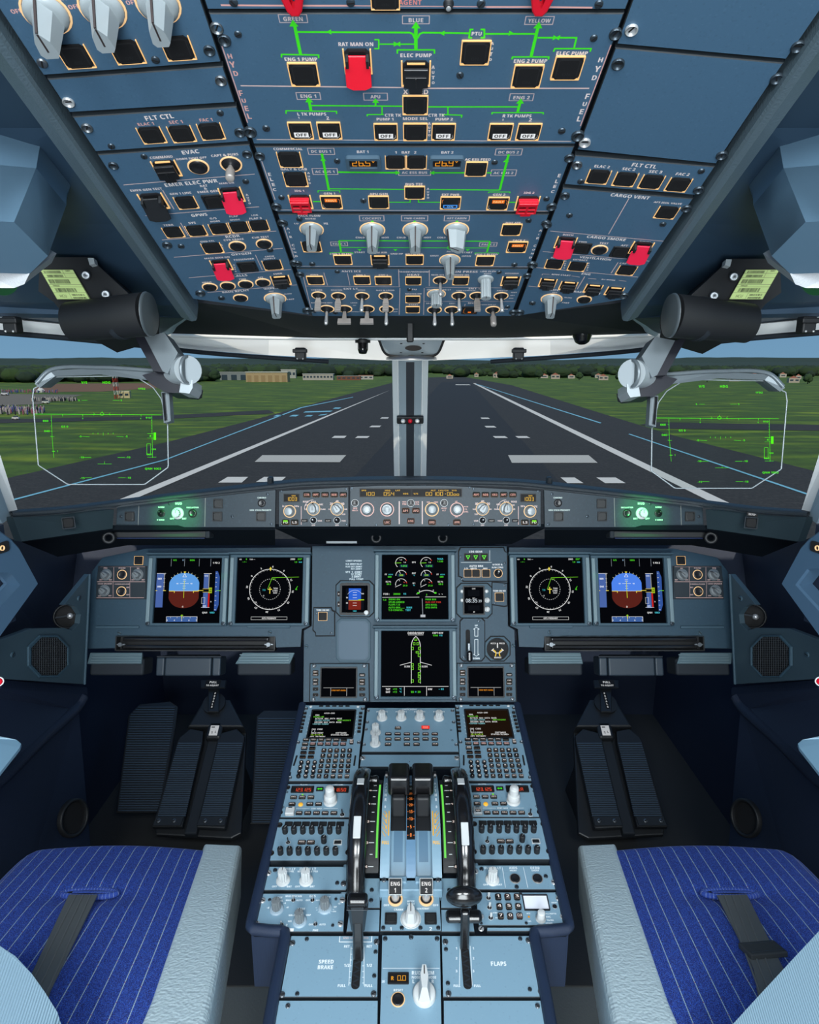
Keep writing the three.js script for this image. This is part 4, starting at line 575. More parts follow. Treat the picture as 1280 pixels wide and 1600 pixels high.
const nd = (spot) => canvas(512, 512, (g) => {                             // compass rose
  word(g, 'GS', 20, 14, 15, '#e8e8e8'); word(g, '0', 66, 14, 16, '#53e32a'); word(g, 'TAS ---', 112, 14, 15, '#e8e8e8'); word(g, '---/---', 52, 34, 15, '#53e32a'); word(g, spot, 426, 14, 17, '#e8e8e8'); word(g, '323°', 482, 14, 17, '#53e32a'); word(g, '1.0', 450, 36, 16, '#53e32a'); word(g, 'NM', 486, 36, 15, '#4fd8e8');
  g.strokeStyle = '#f2f2f2'; g.lineWidth = 4; g.beginPath(); g.arc(256, 250, 158, 0, 7); g.stroke(); g.setLineDash([7, 9]); g.lineWidth = 3.5; g.beginPath(); g.arc(256, 250, 80, 0, 7); g.stroke(); g.setLineDash([]);
  for (let i = 0; i < 72; i++) { const a = i * Math.PI / 36, r = i % 2 ? 151 : 146; ctxLine(g, [[256 + r * Math.cos(a), 250 + r * Math.sin(a)], [256 + 158 * Math.cos(a), 250 + 158 * Math.sin(a)]], '#f2f2f2', 2.5); }
  for (let i = 0; i < 12; i++) { const a = -Math.PI / 2 + 0.1 + i * Math.PI / 6; g.save(); g.translate(256 + 178 * Math.cos(a), 250 + 178 * Math.sin(a)); g.rotate(a + Math.PI / 2); word(g, String((6 + i * 3) % 36), 0, 0, 19, '#f2f2f2'); g.restore(); }
  ctxLine(g, [[256, 76], [256, 104]], '#f4e050', 7); g.fillStyle = '#f4e050'; g.beginPath(); g.moveTo(246, 84); g.lineTo(266, 84); g.lineTo(256, 108); g.fill();
  ctxLine(g, [[238, 250], [270, 160], [478, 154]], '#7cdc28', 3.5); ctxLine(g, [[256, 232], [256, 284]], '#f4e050', 6); ctxLine(g, [[240, 250], [272, 250]], '#f4e050', 6); word(g, 'TOU', 300, 244, 17, '#e8e8e8'); word(g, 'LFBO', 296, 262, 16, '#e8e8e8'); word(g, 'RWY', 298, 278, 15, '#e8e8e8'); word(g, '7.5', 210, 256, 17, '#41d0dc'); word(g, '(32)', 284, 170, 14, '#7cdc28'); word(g, '4', 462, 250, 18, '#53e32a'); ctxLine(g, [[452, 254], [470, 226]], '#53e32a', 4); word(g, '5', 210, 300, 14, '#e8e8e8'); word(g, '10', 150, 352, 14, '#e8e8e8');
  ctxLine(g, [[118, 464], [394, 464], [394, 486], [118, 486], [118, 464]], '#e8e8e8', 2.5); word(g, 'GPS PRIMARY', 256, 475, 17, '#f2f2f2');
});
const ecamTop = canvas(512, 512, (g) => {
  const dial = (x, y, r, a0, a1, c, p) => { g.strokeStyle = '#f0f0f0'; g.lineWidth = 4; g.beginPath(); g.arc(x, y, r, a0, a1); g.stroke(); g.strokeStyle = '#e03020'; g.lineWidth = 5; g.beginPath(); g.arc(x, y, r, a1 - 0.3, a1); g.stroke(); ctxLine(g, [[x, y], [x + r * 1.15 * Math.cos(p), y + r * 1.15 * Math.sin(p)]], c, 4); };
  for (const x of [150, 345]) {
    dial(x, 64, 44, 2.3, 5.9, '#7ce030', 3.1); g.fillStyle = '#16324c'; g.fillRect(x - 12, 78, 64, 22); word(g, '1.012', x + 20, 89, 19, '#53e32a'); word(g, '1.4', x - 4, 40, 14, '#e8e8e8'); word(g, '1.6', x + 26, 60, 14, '#e8e8e8');
    dial(x, 166, 42, 3.1, 6.1, '#e8e8e8', 4.3); g.fillStyle = '#16324c'; g.fillRect(x - 28, 152, 54, 22); word(g, x < 200 ? '300' : '290', x, 163, 19, '#a0e030'); dial(x, 236, 44, 2.9, 6.1, '#e8e8e8', 2.7); word(g, '5', x - 14, 206, 13, '#e8e8e8'); word(g, '10', x + 22, 220, 13, '#e05040'); word(g, '21.9', x + 30, 246, 18, '#53e32a');
  }
  word(g, 'EPR', 248, 60, 17, '#e8e8e8'); word(g, 'EGT', 248, 148, 17, '#e8e8e8'); word(g, '°C', 248, 164, 14, '#4fd8e8'); word(g, 'N1', 248, 228, 17, '#e8e8e8'); word(g, '%', 248, 244, 14, '#4fd8e8'); word(g, 'TOGA', 452, 32, 18, '#4fd8e8'); word(g, '1.530', 452, 52, 18, '#53e32a');
  for (const [x, k] of [[50, -1], [452, 1]]) { word(g, 'FF', x - 20, 158, 17, '#e8e8e8'); word(g, 'KG/H', x + 18, 158, 14, '#4fd8e8'); word(g, '580', x + 10, 176, 18, '#53e32a'); word(g, 'N2 %', x, 216, 17, '#e8e8e8'); word(g, '58.2', x + 4, 234, 18, '#53e32a'); }
  word(g, 'FOB :', 36, 312, 20, '#e8e8e8'); word(g, '30000', 116, 312, 20, '#53e32a'); word(g, 'KG', 178, 312, 17, '#4fd8e8'); g.strokeStyle = '#e8e8e8'; g.lineWidth = 5; g.beginPath(); g.arc(346, 396, 112, 4.0, 5.4); g.stroke(); g.fillStyle = '#53e32a'; g.fillRect(272, 300, 18, 12); g.fillRect(404, 298, 18, 12); word(g, 'S', 290, 288, 17, '#e8e8e8'); word(g, 'F', 398, 286, 17, '#e8e8e8'); word(g, '2', 346, 318, 18, '#53e32a'); for (const x of [266, 440, 462]) ctxLine(g, [[x, 312], [x + 8, 316]], '#e8e8e8', 4);
  ctxLine(g, [[4, 340], [290, 338]], '#d8d8d8', 4); ctxLine(g, [[336, 336], [496, 336]], '#d8d8d8', 4); ctxLine(g, [[312, 350], [316, 486]], '#9aa0a8', 5); g.fillStyle = '#b8bcc4'; g.fillRect(298, 476, 38, 20);
  word(g, 'T.O', 8, 360, 17, '#53e32a', 'left'); ['SIGNS ON', 'SPLRS ARMED', 'FLAPS T.O'].forEach((s, i) => word(g, s, 52, 356 + i * 21, 19, '#53e32a', 'left')); word(g, 'AUTO BRK......', 52, 420, 19, '#53e32a', 'left'); word(g, 'MAN', 190, 420, 19, '#4fd8e8', 'left'); word(g, 'T.O CONFIG..', 52, 441, 19, '#53e32a', 'left'); word(g, 'TEST', 182, 441, 19, '#4fd8e8', 'left');
  ['PARK BRK', 'ELEC EXT PWR', 'APU AVAIL', 'EFIS SWTG'].forEach((s, i) => word(g, s, 336, 356 + i * 21, 18, i === 1 ? '#e04030' : '#53e32a', 'left'));
});
const ecamLow = canvas(512, 512, (g) => {
  word(g, 'DOOR/OXY', 260, 20, 24, '#fff'); ctxLine(g, [[202, 34], [318, 34]], '#fff', 3); word(g, 'CKPT OXY', 426, 18, 18, '#fff'); word(g, '1700', 408, 38, 18, '#53e32a'); word(g, 'PSI', 450, 38, 16, '#4fd8e8');
  g.strokeStyle = '#f0f0f0'; g.lineWidth = 5; g.beginPath(); g.moveTo(226, 412); g.lineTo(226, 120); g.bezierCurveTo(228, 84, 244, 58, 260, 46); g.bezierCurveTo(278, 58, 292, 84, 294, 120); g.lineTo(294, 412); g.stroke(); ctxLine(g, [[226, 248], [140, 272]], '#f0f0f0', 4); ctxLine(g, [[294, 248], [380, 272]], '#f0f0f0', 4); word(g, 'SLIDE', 196, 282, 17, '#fff'); word(g, 'SLIDE', 326, 282, 17, '#fff');
  for (const [x, y, w, h] of [[252, 66, 16, 12], [240, 94, 14, 18], [268, 94, 14, 18], [228, 130, 14, 20], [280, 130, 14, 20], [262, 164, 18, 12], [278, 182, 16, 22], [228, 258, 14, 20], [280, 258, 14, 20], [228, 286, 14, 20], [280, 286, 14, 20], [278, 328, 16, 18], [278, 352, 14, 18], [228, 384, 14, 20], [280, 384, 14, 20]]) { g.strokeStyle = '#7ce030'; g.lineWidth = 4; g.strokeRect(x, y, w, h); }
  ctxLine(g, [[8, 436], [504, 436]], '#e8e8e8', 4); ctxLine(g, [[174, 436], [174, 508]], '#e8e8e8', 4); ctxLine(g, [[340, 436], [340, 508]], '#e8e8e8', 4); word(g, 'TAT', 52, 456, 20, '#fff'); word(g, '+11', 104, 456, 20, '#53e32a'); word(g, '°C', 146, 456, 17, '#4fd8e8'); word(g, 'SAT', 52, 478, 20, '#fff'); word(g, '+11', 104, 478, 20, '#53e32a'); word(g, '°C', 146, 478, 17, '#4fd8e8'); word(g, '08', 234, 478, 21, '#53e32a'); word(g, 'H', 258, 478, 16, '#4fd8e8'); word(g, '39', 284, 478, 21, '#53e32a'); word(g, 'GW', 366, 456, 20, '#fff'); word(g, '-- KG', 450, 456, 18, '#4fd8e8');
});
const mBez = speck(lin(0.036, 0.078, 0.11)), mStrip = speck(lin(0.15, 0.22, 0.25), 0.45);
function displayUnit(label, sc, tex, o = {}) {                             // sc: screen corners; the unit is its own box with a bezel
  const [x0, x1, y0, y1] = sc, B = MP, cx = (x0 + x1) / 2, cy = (y0 + y1) / 2, p = B.P(cx, cy), k = B.s(cx, cy), w = (x1 - x0) * k, h = B.P(cx, y0)[1] - B.P(cx, y1)[1];
  const g = thing('display_unit', label, 'screen', B.at(p[0], p[1], 0.001), 'square cockpit screens', B.q), bw = w + 22 * k, bh = h + 8 * k;
  const s = rounded(bw, bh, 0.003); s.holes.push(rounded(w, h, 0.001)); part(g, 'bezel', extrude(s, 0.012, 0.001), mBez);
  part(g, 'screen', new THREE.PlaneGeometry(w * 1.002, h * 1.002), screenMat(tex), 0, 0, 0.004);
  for (const e of [-1, 1]) { part(g, 'bezel_strip', rbox(6 * k, h, 0.006, 0.002, 1), mStrip, e * (w / 2 + 7.5 * k), 0, 0.012); const sc2 = part(g, 'screw', screwGeo(3.4 * k), mScrewDark, e * (w / 2 + 6.5 * k), -h / 2 - 0.5 * k, 0.013); part(sc2, 'screw_slot', box(5 * k, k, 0.0004), mSlot, 0, 0, 0.0024, 0.7); }
  if (o.shade !== false) part(g, 'sunshade', extrude(shapeOf([[0, 0.006], [0.02, 0.0045], [0.02, 0.001], [0, -0.002]]), bw + 4 * k, 0.0005).rotateY(-Math.PI / 2).translate(bw / 2 + 2 * k, 0, 0), mBez, 0, h / 2 + 4.5 * k, 0.002);
  return g;
}
for (const s of [-1, 1]) {
  const m = (px) => s < 0 ? px : 1281 - px, B = MP, who = s < 0 ? 'captain' : 'first officer';
  const outline = [[143, 893], [160, 871], [228, 857], [486, 855], [484, 978], [472, 983], [470, 1011], [431, 1012], [430, 995], [181, 995], [180, 1013], [136, 1014]];
  const T = panel(B, 'instrument_panel', `blue-grey instrument panel holding the two ${who} screens above a black slot`, 'panel', outline.map(([x, y]) => [m(x), y]), { d: 0.02, group: 'pilot instrument panels' });
  for (const [x, y, w] of [[184, 980, 68], [420, 979, 68]]) { const [a, b] = T.L(m(x), y); part(T.g, 'ridge', rbox(w * T.s(x, y), 0.007, 0.006, 0.002, 1), mBez, a, b, 0.001); }
  for (const [x, y] of [[187, 989], [422, 988]]) screw(T, m(x), y, 3.4, { m: mBez });
  const tb = thing('folding_table_slot', `black slot with two rods under the ${who} screens, where a table stows`, 'table slot', B.at(...B.P(m(305), 1005), 0), 'table slots', B.q), w = 248 * B.s(305, 1005);
  part(tb, 'slot_box', merge([box(w, 0.034, 0.004).translate(0, 0, -0.024), box(w, 0.003, 0.024).translate(0, 0.017, -0.012), box(w, 0.003, 0.024).translate(0, -0.017, -0.012), box(0.003, 0.034, 0.024).translate(-w / 2, 0, -0.012), box(0.003, 0.034, 0.024).translate(w / 2, 0, -0.012)]), mBlack);
  for (const y of [0.009, -0.009]) part(tb, 'table_rod', rbox(w * 0.92, 0.009, 0.012, 0.003), mGloss, 0, y, -0.006);
  for (const e of [-1, 1]) part(tb, 'latch', merge([zc(0.005, 0.008), box(0.02, 0.003, 0.004)].map((q) => q.toNonIndexed())), mDull, e * w * 0.465, -0.003, 0.0);
  displayUnit(s < 0 ? 'flight display with artificial horizon, beside the captain dimming knobs' : 'flight display with artificial horizon, beside the first officer dimming knobs', [m(s < 0 ? 244 : 347), m(s < 0 ? 347 : 244), 872, 973], pfd(s < 0 ? '-1' : '0', s < 0 ? '#5f9fe6' : '#4f86f0'));
  displayUnit(s < 0 ? 'navigation display with white compass rose on the captain side' : 'navigation display with white compass rose on the first officer side', [m(s < 0 ? 371 : 474), m(s < 0 ? 474 : 371), 871, 973], nd(s < 0 ? '2000' : '2003'));
  // dimming knobs
  const D = panel(B, 'dimming_panel', `small panel of grey dimming knobs with pink outlines beside the ${who} screens`, 'control panel', [[156, 886], [229, 885], [229, 936], [151, 936], [152, 905]].map(([x, y]) => [m(x), y]), { d: 0.004, z: 0.004, group: 'dimming panels' });
  B.fill(m(190.5), 910, 78, 52, '#12212a'); B.line([[157, 886], [228, 885.5]].map(([x, y]) => [m(x), y]), 0.9, '#d8a89c'); B.line([[153, 909], [228, 909]].map(([x, y]) => [m(x), y]), 0.8, '#d8a89c'); B.line([[152, 934], [226, 934]].map(([x, y]) => [m(x), y]), 0.9, '#d8a89c'); for (const [x, a, b] of [[179, 886, 908], [205, 886, 908], [178, 910, 933], [204, 910, 933]]) B.line([[m(x), a], [m(x), b]], 0.7, '#d8a89c');
  for (const [t, x, y, ww] of [['PFD', 166, 888, 6], ['PFD/ND', 192, 887.5, 11], ['ND', 217, 888, 4], ['OFF', 159, 906, 5], ['BRT', 174, 906, 5], ['OFF', 209, 906, 5], ['BRT', 225, 906, 5], ['LOUD SPEAKER', 165, 912, 22], ['CONSOLE/FLOOR', 192, 912.5, 23], ['OFF', 157, 931, 5], ['MAX', 173, 931, 5], ['BRT', 201, 918, 5], ['OFF', 201, 929, 5]]) B.txt(t, m(x), y, ww, '#e0b4aa');
  for (const [x, y] of [[167, 898], [216, 898], [164, 923]]) selector(D, m(x), y, 8, 0.9, { m: mKnobGrey, tall: 1.1, ring: mKnobGrey }); for (const [x, y] of [[192, 898], [191, 924]]) roundBtn(D, m(x), y, 7.5); btn(D, m(218), 876, 14, { full: true });
  // rests below the panel
  for (const [px, tilt] of [[183, 1], [413, -1]]) {
    const g = thing('foot_rest', `ribbed grey metal foot rest under the ${who} panel, ${px < 300 ? 'outboard' : 'inboard'} one`, 'foot rest', at(m(px), 1030, 1.5), 'foot rests', B.q), k = 1.5 / FOCAL, t = s * tilt * 0.006;
    part(g, 'bracket', rbox(84 * k, 26 * k, 0.06, 0.006), mChar, 0, -12 * k, -0.03);
    const pad = part(g, 'tread', frustum([[-43 * k, -8 * k], [41 * k, -8 * k], [43 * k + t, 9 * k], [-38 * k + t, 9 * k]], [[-43 * k, -8 * k], [41 * k, -8 * k], [43 * k + t, 9 * k], [-38 * k + t, 9 * k]], 0, 0.006), mat(lin(0.13, 0.2, 0.23), 0.35, 0.3)); pad.rotation.x = -0.35;
    for (let i = 0; i < 4; i++) { const r = part(g, 'tread_rib', rbox(78 * k, 0.003, 0.003, 0.001, 1), mat(lin(0.22, 0.3, 0.33), 0.3, 0.5), 0.001, (-5 + i * 4) * k, 0.007 - (-5 + i * 4) * k * 0.35); r.rotation.x = -0.35; }
  }
  const g = thing('stowage_box', `dark blue box between the two foot rests on the ${who} side`, 'box', at(m(297), 1040, 1.5), 'stowage boxes', B.q), k = 1.5 / FOCAL, mB = mat(lin(0.022, 0.035, 0.05), 0.45);
  part(g, 'box_front', rbox(72 * k, 28 * k, 0.05, 0.004), mB, 0, -1 * k, -0.01); for (const e of [-1, 1]) part(g, 'box_side', rbox(13 * k, 28 * k, 0.05, 0.004), mB, e * 43.5 * k, -1 * k, -0.012); part(g, 'box_top', frustum(rect(100 * k, 2 * k), rect(76 * k, 2 * k), 0, 0.05).rotateX(Math.PI), mChar, 0, 14 * k, 0.01);
}
{ // centre panel
  const B = MP, P = panel(B, 'centre_instrument_panel', 'blue-grey centre instrument panel with clock, gear lever and small standby screen', 'panel', [[488, 853], [792, 853], [794, 978], [804, 984], [808, 1097], [474, 1097], [475, 985], [487, 978]], { d: 0.03, z: 0.002 });
  const T = P, rc = (n, pts, m, z, d = 0.004, hole) => { const l = pts.map(([x, y]) => T.L(x, y)), s = shapeOf(l); if (hole) s.holes.push(shapeOf(hole.map(([x, y]) => T.L(x, y)))); return part(T.g, n, extrude(s, d, 0.0008), m, 0, 0, z); };
  const oct = (x0, x1, y0, y1, c) => [[x0 + c, y0], [x1 - c, y0], [x1, y0 + c], [x1, y1 - c], [x1 - c, y1], [x0 + c, y1], [x0, y1 - c], [x0, y0 + c]];
  for (const [i, [t, y, w]] of [['LIMIT SPEEDS', 876, 25], ['VLE 280KT/M.67', 881, 26], ['VLO EXT 250KT', 885, 26], ['RET 220KT', 889, 17], ['VFE  1  230KT', 893.5, 26], ['1F 215KT', 897.5, 17], ['2 200KT', 901, 15], ['FULL 177KT', 905, 22]].entries()) B.txt(t, 553 + (i === 3 || i > 4 ? 4 : 0), y, w, '#dfe6e8');
  screw(T, 479, 1010, 3.2, { m: mBez }); screw(T, 802, 1009, 3.2, { m: mBez });
  rc('recess', oct(527, 578, 968, 1033, 6), mat(lin(0.03, 0.075, 0.12), 0.5), -0.002, 0.004); rc('recess_rim', oct(525.5, 579.5, 966.5, 1034.5, 6.5), mBez, 0, 0.004, oct(528.5, 576.5, 969.5, 1031.5, 5.5));
  const sub = (name, label, cat, pts, o = {}) => panel(B, name, label, cat, pts, { d: 0.006, z: 0.006, gasket: true, ...o });
  { // standby instrument
    const I = sub('standby_instrument', 'small octagonal standby horizon instrument with a grey knob, left of the engine screen', 'instrument', oct(526, 584, 908, 963, 7), { mat: mBez });
    const t = canvas(200, 200, (g) => { g.fillStyle = '#2f66d8'; g.fillRect(30, 20, 140, 90); g.fillStyle = '#7a2418'; g.fillRect(30, 110, 140, 70); g.fillStyle = '#0c1018'; g.fillRect(30, 20, 22, 160); g.fillRect(148, 20, 22, 160); for (let i = 0; i < 6; i++) ctxLine(g, [[84, 50 + i * 20], [116, 50 + i * 20]], '#fff', 3); ctxLine(g, [[52, 110], [148, 110]], '#ffe040', 3); g.strokeStyle = '#fff'; g.lineWidth = 2; g.beginPath(); g.arc(100, 100, 66, 3.7, 5.7); g.stroke(); ctxLine(g, [[126, 106], [172, 106]], '#a8d020', 8); word(g, '90', 40, 90, 14, '#fff'); word(g, '60', 40, 130, 14, '#fff'); word(g, '100', 160, 60, 13, '#fff'); word(g, '1003', 100, 190, 14, '#4fd8e8'); });
    const [x, y] = I.L(555, 936), k = I.s(555, 936); part(I.g, 'screen', new THREE.PlaneGeometry(40 * k, 41 * k), screenMat(t), x, y, 0.0032); part(I.g, 'screen_frame', frameGeo(47 * k, 49 * k, 3.5 * k, 0.004), mBlack, x, y, 0.0001);
    roundKnob(I, 573, 957, 5, { m: mWhite }); for (const [px, py] of [[545, 913], [563, 913]]) legendKey(I, 'key', px, py, 9, 4, 'BUGS', { ch: 32 }); legendKey(I, 'key', 546, 959, 10, 4, 'RST', { col: '#ff8070', ch: 32 }); for (const py of [928, 944]) legendKey(I, 'key', 530, py, 4, 8, '+', { cw: 30, ch: 60 });
  }
  for (const [pts, bx, by, lab, sc] of [[[[491, 950], [518, 950], [519, 954], [523, 956], [523, 993], [494, 993], [494, 988], [490, 984]], 505, 963, 'small plate reading TERR ON ND below the captain navigation screen', [[495, 958], [518, 989]]], [[[769, 910], [792, 912], [792, 946], [787, 947], [768, 944]], 780, 933, 'small plate reading TERR ON ND beside the digital clock', [[773, 942], [788, 915]]]]) { const I = sub('terrain_switch_plate', lab, 'switch plate', pts, { group: 'terrain switch plates' }); B.txt('TERR ON ND', bx, by - 10, 20, '#ece4e0'); btn(I, bx, by, 14, { full: true }); for (const p of sc) screw(I, ...p, 2); }
  { // gear panel
    const I = sub('gear_indicator_unit', 'panel with three green triangles reading LDG GEAR and AUTO BRK', 'control panel', [[720, 856], [786, 856], [788, 862], [792, 864], [792, 908], [724, 908], [722, 902], [717, 900], [717, 862]]);
    B.txt('LDG GEAR', 743, 862, 21, '#ece4e0'); B.txt('AUTO BRK', 744, 884.5, 22, '#ece4e0'); B.txt('A/SKID &', 777, 882, 16, '#ece4e0'); B.txt('N/W STRG', 777, 886.5, 18, '#ece4e0'); B.txt('LO   MED', 735, 888.5, 20, '#ece4e0'); B.txt('MAX', 758, 888.5, 7, '#ece4e0'); B.line([[720, 879], [768, 879]], 0.8, '#c8c8c4'); B.line([[765, 860], [765, 877]], 0.8, '#c8c8c4');
    const tri = cell('tri', 48, 48, (g) => { g.strokeStyle = '#66ff30'; g.lineWidth = 5; g.beginPath(); g.moveTo(12, 14); g.lineTo(36, 14); g.lineTo(24, 36); g.closePath(); g.stroke(); });
    for (const x of [731, 743, 756]) lit(I, 'gear_lamp', x, 871, 11, 11, tri, 0.002, 0.6);
    for (const x of [731, 743.5, 759]) btn(I, x, 896, 13, { full: true }); toggle(I, 778, 896, 7, 'bat', { len: 1.6 }); for (const p of [[720, 870], [788, 880], [722, 905]]) screw(I, ...p, 2);
  }
  { // clock
    const I = sub('digital_clock', 'octagonal digital clock showing 08:35 39 beside the engine screen', 'clock', oct(714, 768, 912, 965, 7), { mat: mBez });
    const t = canvas(200, 260, (g) => { word(g, 'CHR', 100, 16, 18, '#e8e8e8'); g.fillStyle = '#0a0d12'; g.fillRect(40, 30, 120, 60); word(g, 'UTC', 100, 108, 15, '#e8e8e8'); word(g, '08:35', 76, 134, 50, '#e8f4ff', 'center', 'normal'); word(g, '39', 164, 138, 34, '#e8f4ff', 'center', 'normal'); g.fillStyle = '#0a0d12'; g.fillRect(40, 180, 120, 50); word(g, 'ET', 100, 244, 18, '#e8e8e8'); });
    const [x, y] = I.L(740, 938), k = I.s(740, 938); part(I.g, 'screen', new THREE.PlaneGeometry(30 * k, 41 * k), screenMat(t), x, y, 0.0028); part(I.g, 'screen_frame', frameGeo(34 * k, 45 * k, 2 * k, 0.004), mBlack, x, y, 0.0001);
    for (const [px, py] of [[722, 924], [722, 938], [760, 924]]) roundKnob(I, px, py, 3.2, { m: mWhite, tall: 0.8 }); for (const [px, py] of [[761, 938], [761, 952]]) selector(I, px, py, 4.2, 0.4, { m: mWhite, tall: 0.9, ring: mBlack });
  }
  { // gear lever
    const I = sub('gear_lever_plate', 'plate with a vertical slot and arrows between UP and DOWN', 'control panel', [[724, 966], [752, 966], [757, 971], [757, 1026], [752, 1032], [724, 1032], [719, 1027], [719, 971]]);
    B.txt('UP', 744, 977, 5, '#f2f2f2'); B.txt('DOWN', 744, 1028, 11, '#f2f2f2'); for (const [a, b, c] of [[994, 981, -1], [999, 1024, 1]]) { B.line([[741.5, a], [741.5, b - c * 2], [739.5, b - c * 2], [744, b + c * 1], [748.5, b - c * 2], [746.5, b - c * 2], [746.5, a], [741.5, a]], 0.8, '#f2f2f2'); }
    const k = I.s(731, 1007), [x, y] = I.L(731, 1007); part(I.g, 'slot', extrude(rounded(7 * k, 46 * k, 3 * k), 0.001, 0.0002), mSlot, x, y, 0); screw(I, 748, 970, 2.4); screw(I, 725, 1027, 2.4);
    const gl = thing('landing_gear_lever', 'short black lever at the bottom of the slot beside the DOWN arrow', 'lever', B.at(...B.P(731, 1014), 0.007), undefined, B.q); part(gl, 'stem', rbox(0.006, 0.028, 0.03, 0.002), mDull, 0, 0.002, 0.012); part(gl, 'grip', rbox(0.014, 0.026, 0.018, 0.006, 3), mGloss, 0, -0.014, 0.034);
  }
  { // triple gauge
    const I = sub('pressure_gauge', 'round black dial with white and yellow needles in an octagonal frame', 'gauge', oct(758, 796, 995, 1032, 9), { mat: mBez });
    const c = cell('triple', 160, 160, (g, w) => { g.fillStyle = '#050607'; g.beginPath(); g.arc(80, 80, 78, 0, 7); g.fill(); g.strokeStyle = '#f2f2f2'; g.lineWidth = 6; g.beginPath(); g.arc(80, 60, 50, 0.5, 2.6); g.stroke(); ctxLine(g, [[80, 30], [80, 70]], '#f2f2f2', 8); g.strokeStyle = '#ffd030'; g.lineWidth = 8; g.beginPath(); g.moveTo(40, 84); g.quadraticCurveTo(80, 100, 60, 136); g.stroke(); g.beginPath(); g.moveTo(120, 84); g.quadraticCurveTo(80, 100, 100, 136); g.stroke(); word(g, 'ACCU', 46, 34, 16, '#fff'); word(g, 'PRESS', 116, 34, 16, '#fff'); word(g, 'BRAKES', 80, 146, 16, '#fff'); ctxLine(g, [[30, 92], [50, 76]], '#fff', 6); ctxLine(g, [[130, 92], [110, 76]], '#fff', 6); });
    const [x, y] = I.L(777, 1014), k = I.s(777, 1014), d = new THREE.CircleGeometry(15.5 * k, 28), u = d.attributes.uv; for (let i = 0; i < u.count; i++) u.setXY(i, c.u0 + (c.u1 - c.u0) * u.getX(i), c.v0 + (c.v1 - c.v0) * u.getY(i)); part(I.g, 'dial', d, mSheet, x, y, 0.0008); part(I.g, 'dial_rim', ring(15.5 * k, 17 * k, 0.003), mBlack, x, y);
  }
  displayUnit('upper centre screen with round engine dials and green checklists', [597, 700, 867, 967], ecamTop); displayUnit('lower centre screen reading DOOR/OXY with an aircraft outline', [596, 702, 985, 1087], ecamLow);
  const dcduTex = canvas(256, 200, (g) => { ctxLine(g, [[16, 138], [240, 138]], '#c8c8c8', 3); ctxLine(g, [[70, 138], [70, 196]], '#c8c8c8', 3); ctxLine(g, [[188, 138], [188, 196]], '#c8c8c8', 3); word(g, 'COM NOT AVAIL', 129, 156, 14, '#ff9a20'); }), mD = screenMat(dcduTex);
  for (const s of [-1, 1]) {
    const dx = s < 0 ? 0 : 228.5, dy = s < 0 ? 0 : -0.5, I = sub('datalink_unit', s < 0 ? 'small message screen with side keys below the empty recess' : 'small message screen with side keys below the gear lever', 'screen', [[486, 1037], [576, 1037], [577, 1095], [485, 1095]].map(([x, y]) => [x + dx, y + dy]), { mat: mBez, d: 0.012, z: 0.008, group: 'datalink units' });
    const [x, y] = I.L(530 + dx, 1065.5 + dy), k = I.s(530, 1065); part(I.g, 'screen', new THREE.PlaneGeometry(54 * k, 43 * k), mD, x, y, 0.001); part(I.g, 'screen_frame', frameGeo(58 * k, 47 * k, 2 * k, 0.0025), mBlack, x, y, 0.0001);
    ['BRT', 'DIM', 'MSG-', 'MSG+', '-', '-'].forEach((t, i) => legendKey(I, 'key', 494 + dx, [1049, 1053.5, 1062, 1067.5, 1076, 1085][i] + dy, 8.5, i < 2 ? 4 : 4.6, t, { ch: 38 })); ['PRINT', 'PGE-', 'PGE+', '-', '-'].forEach((t, i) => legendKey(I, 'key', 566.5 + dx, [1054, 1062.5, 1067.5, 1076, 1085][i] + dy, 9, 4.6, t, { ch: 38 }));
    for (const [a, b] of [[492, 1040], [570, 1040], [491, 1092], [571, 1092]]) stud(I, a + dx, b + dy, 3.2, mDull);
  }
}

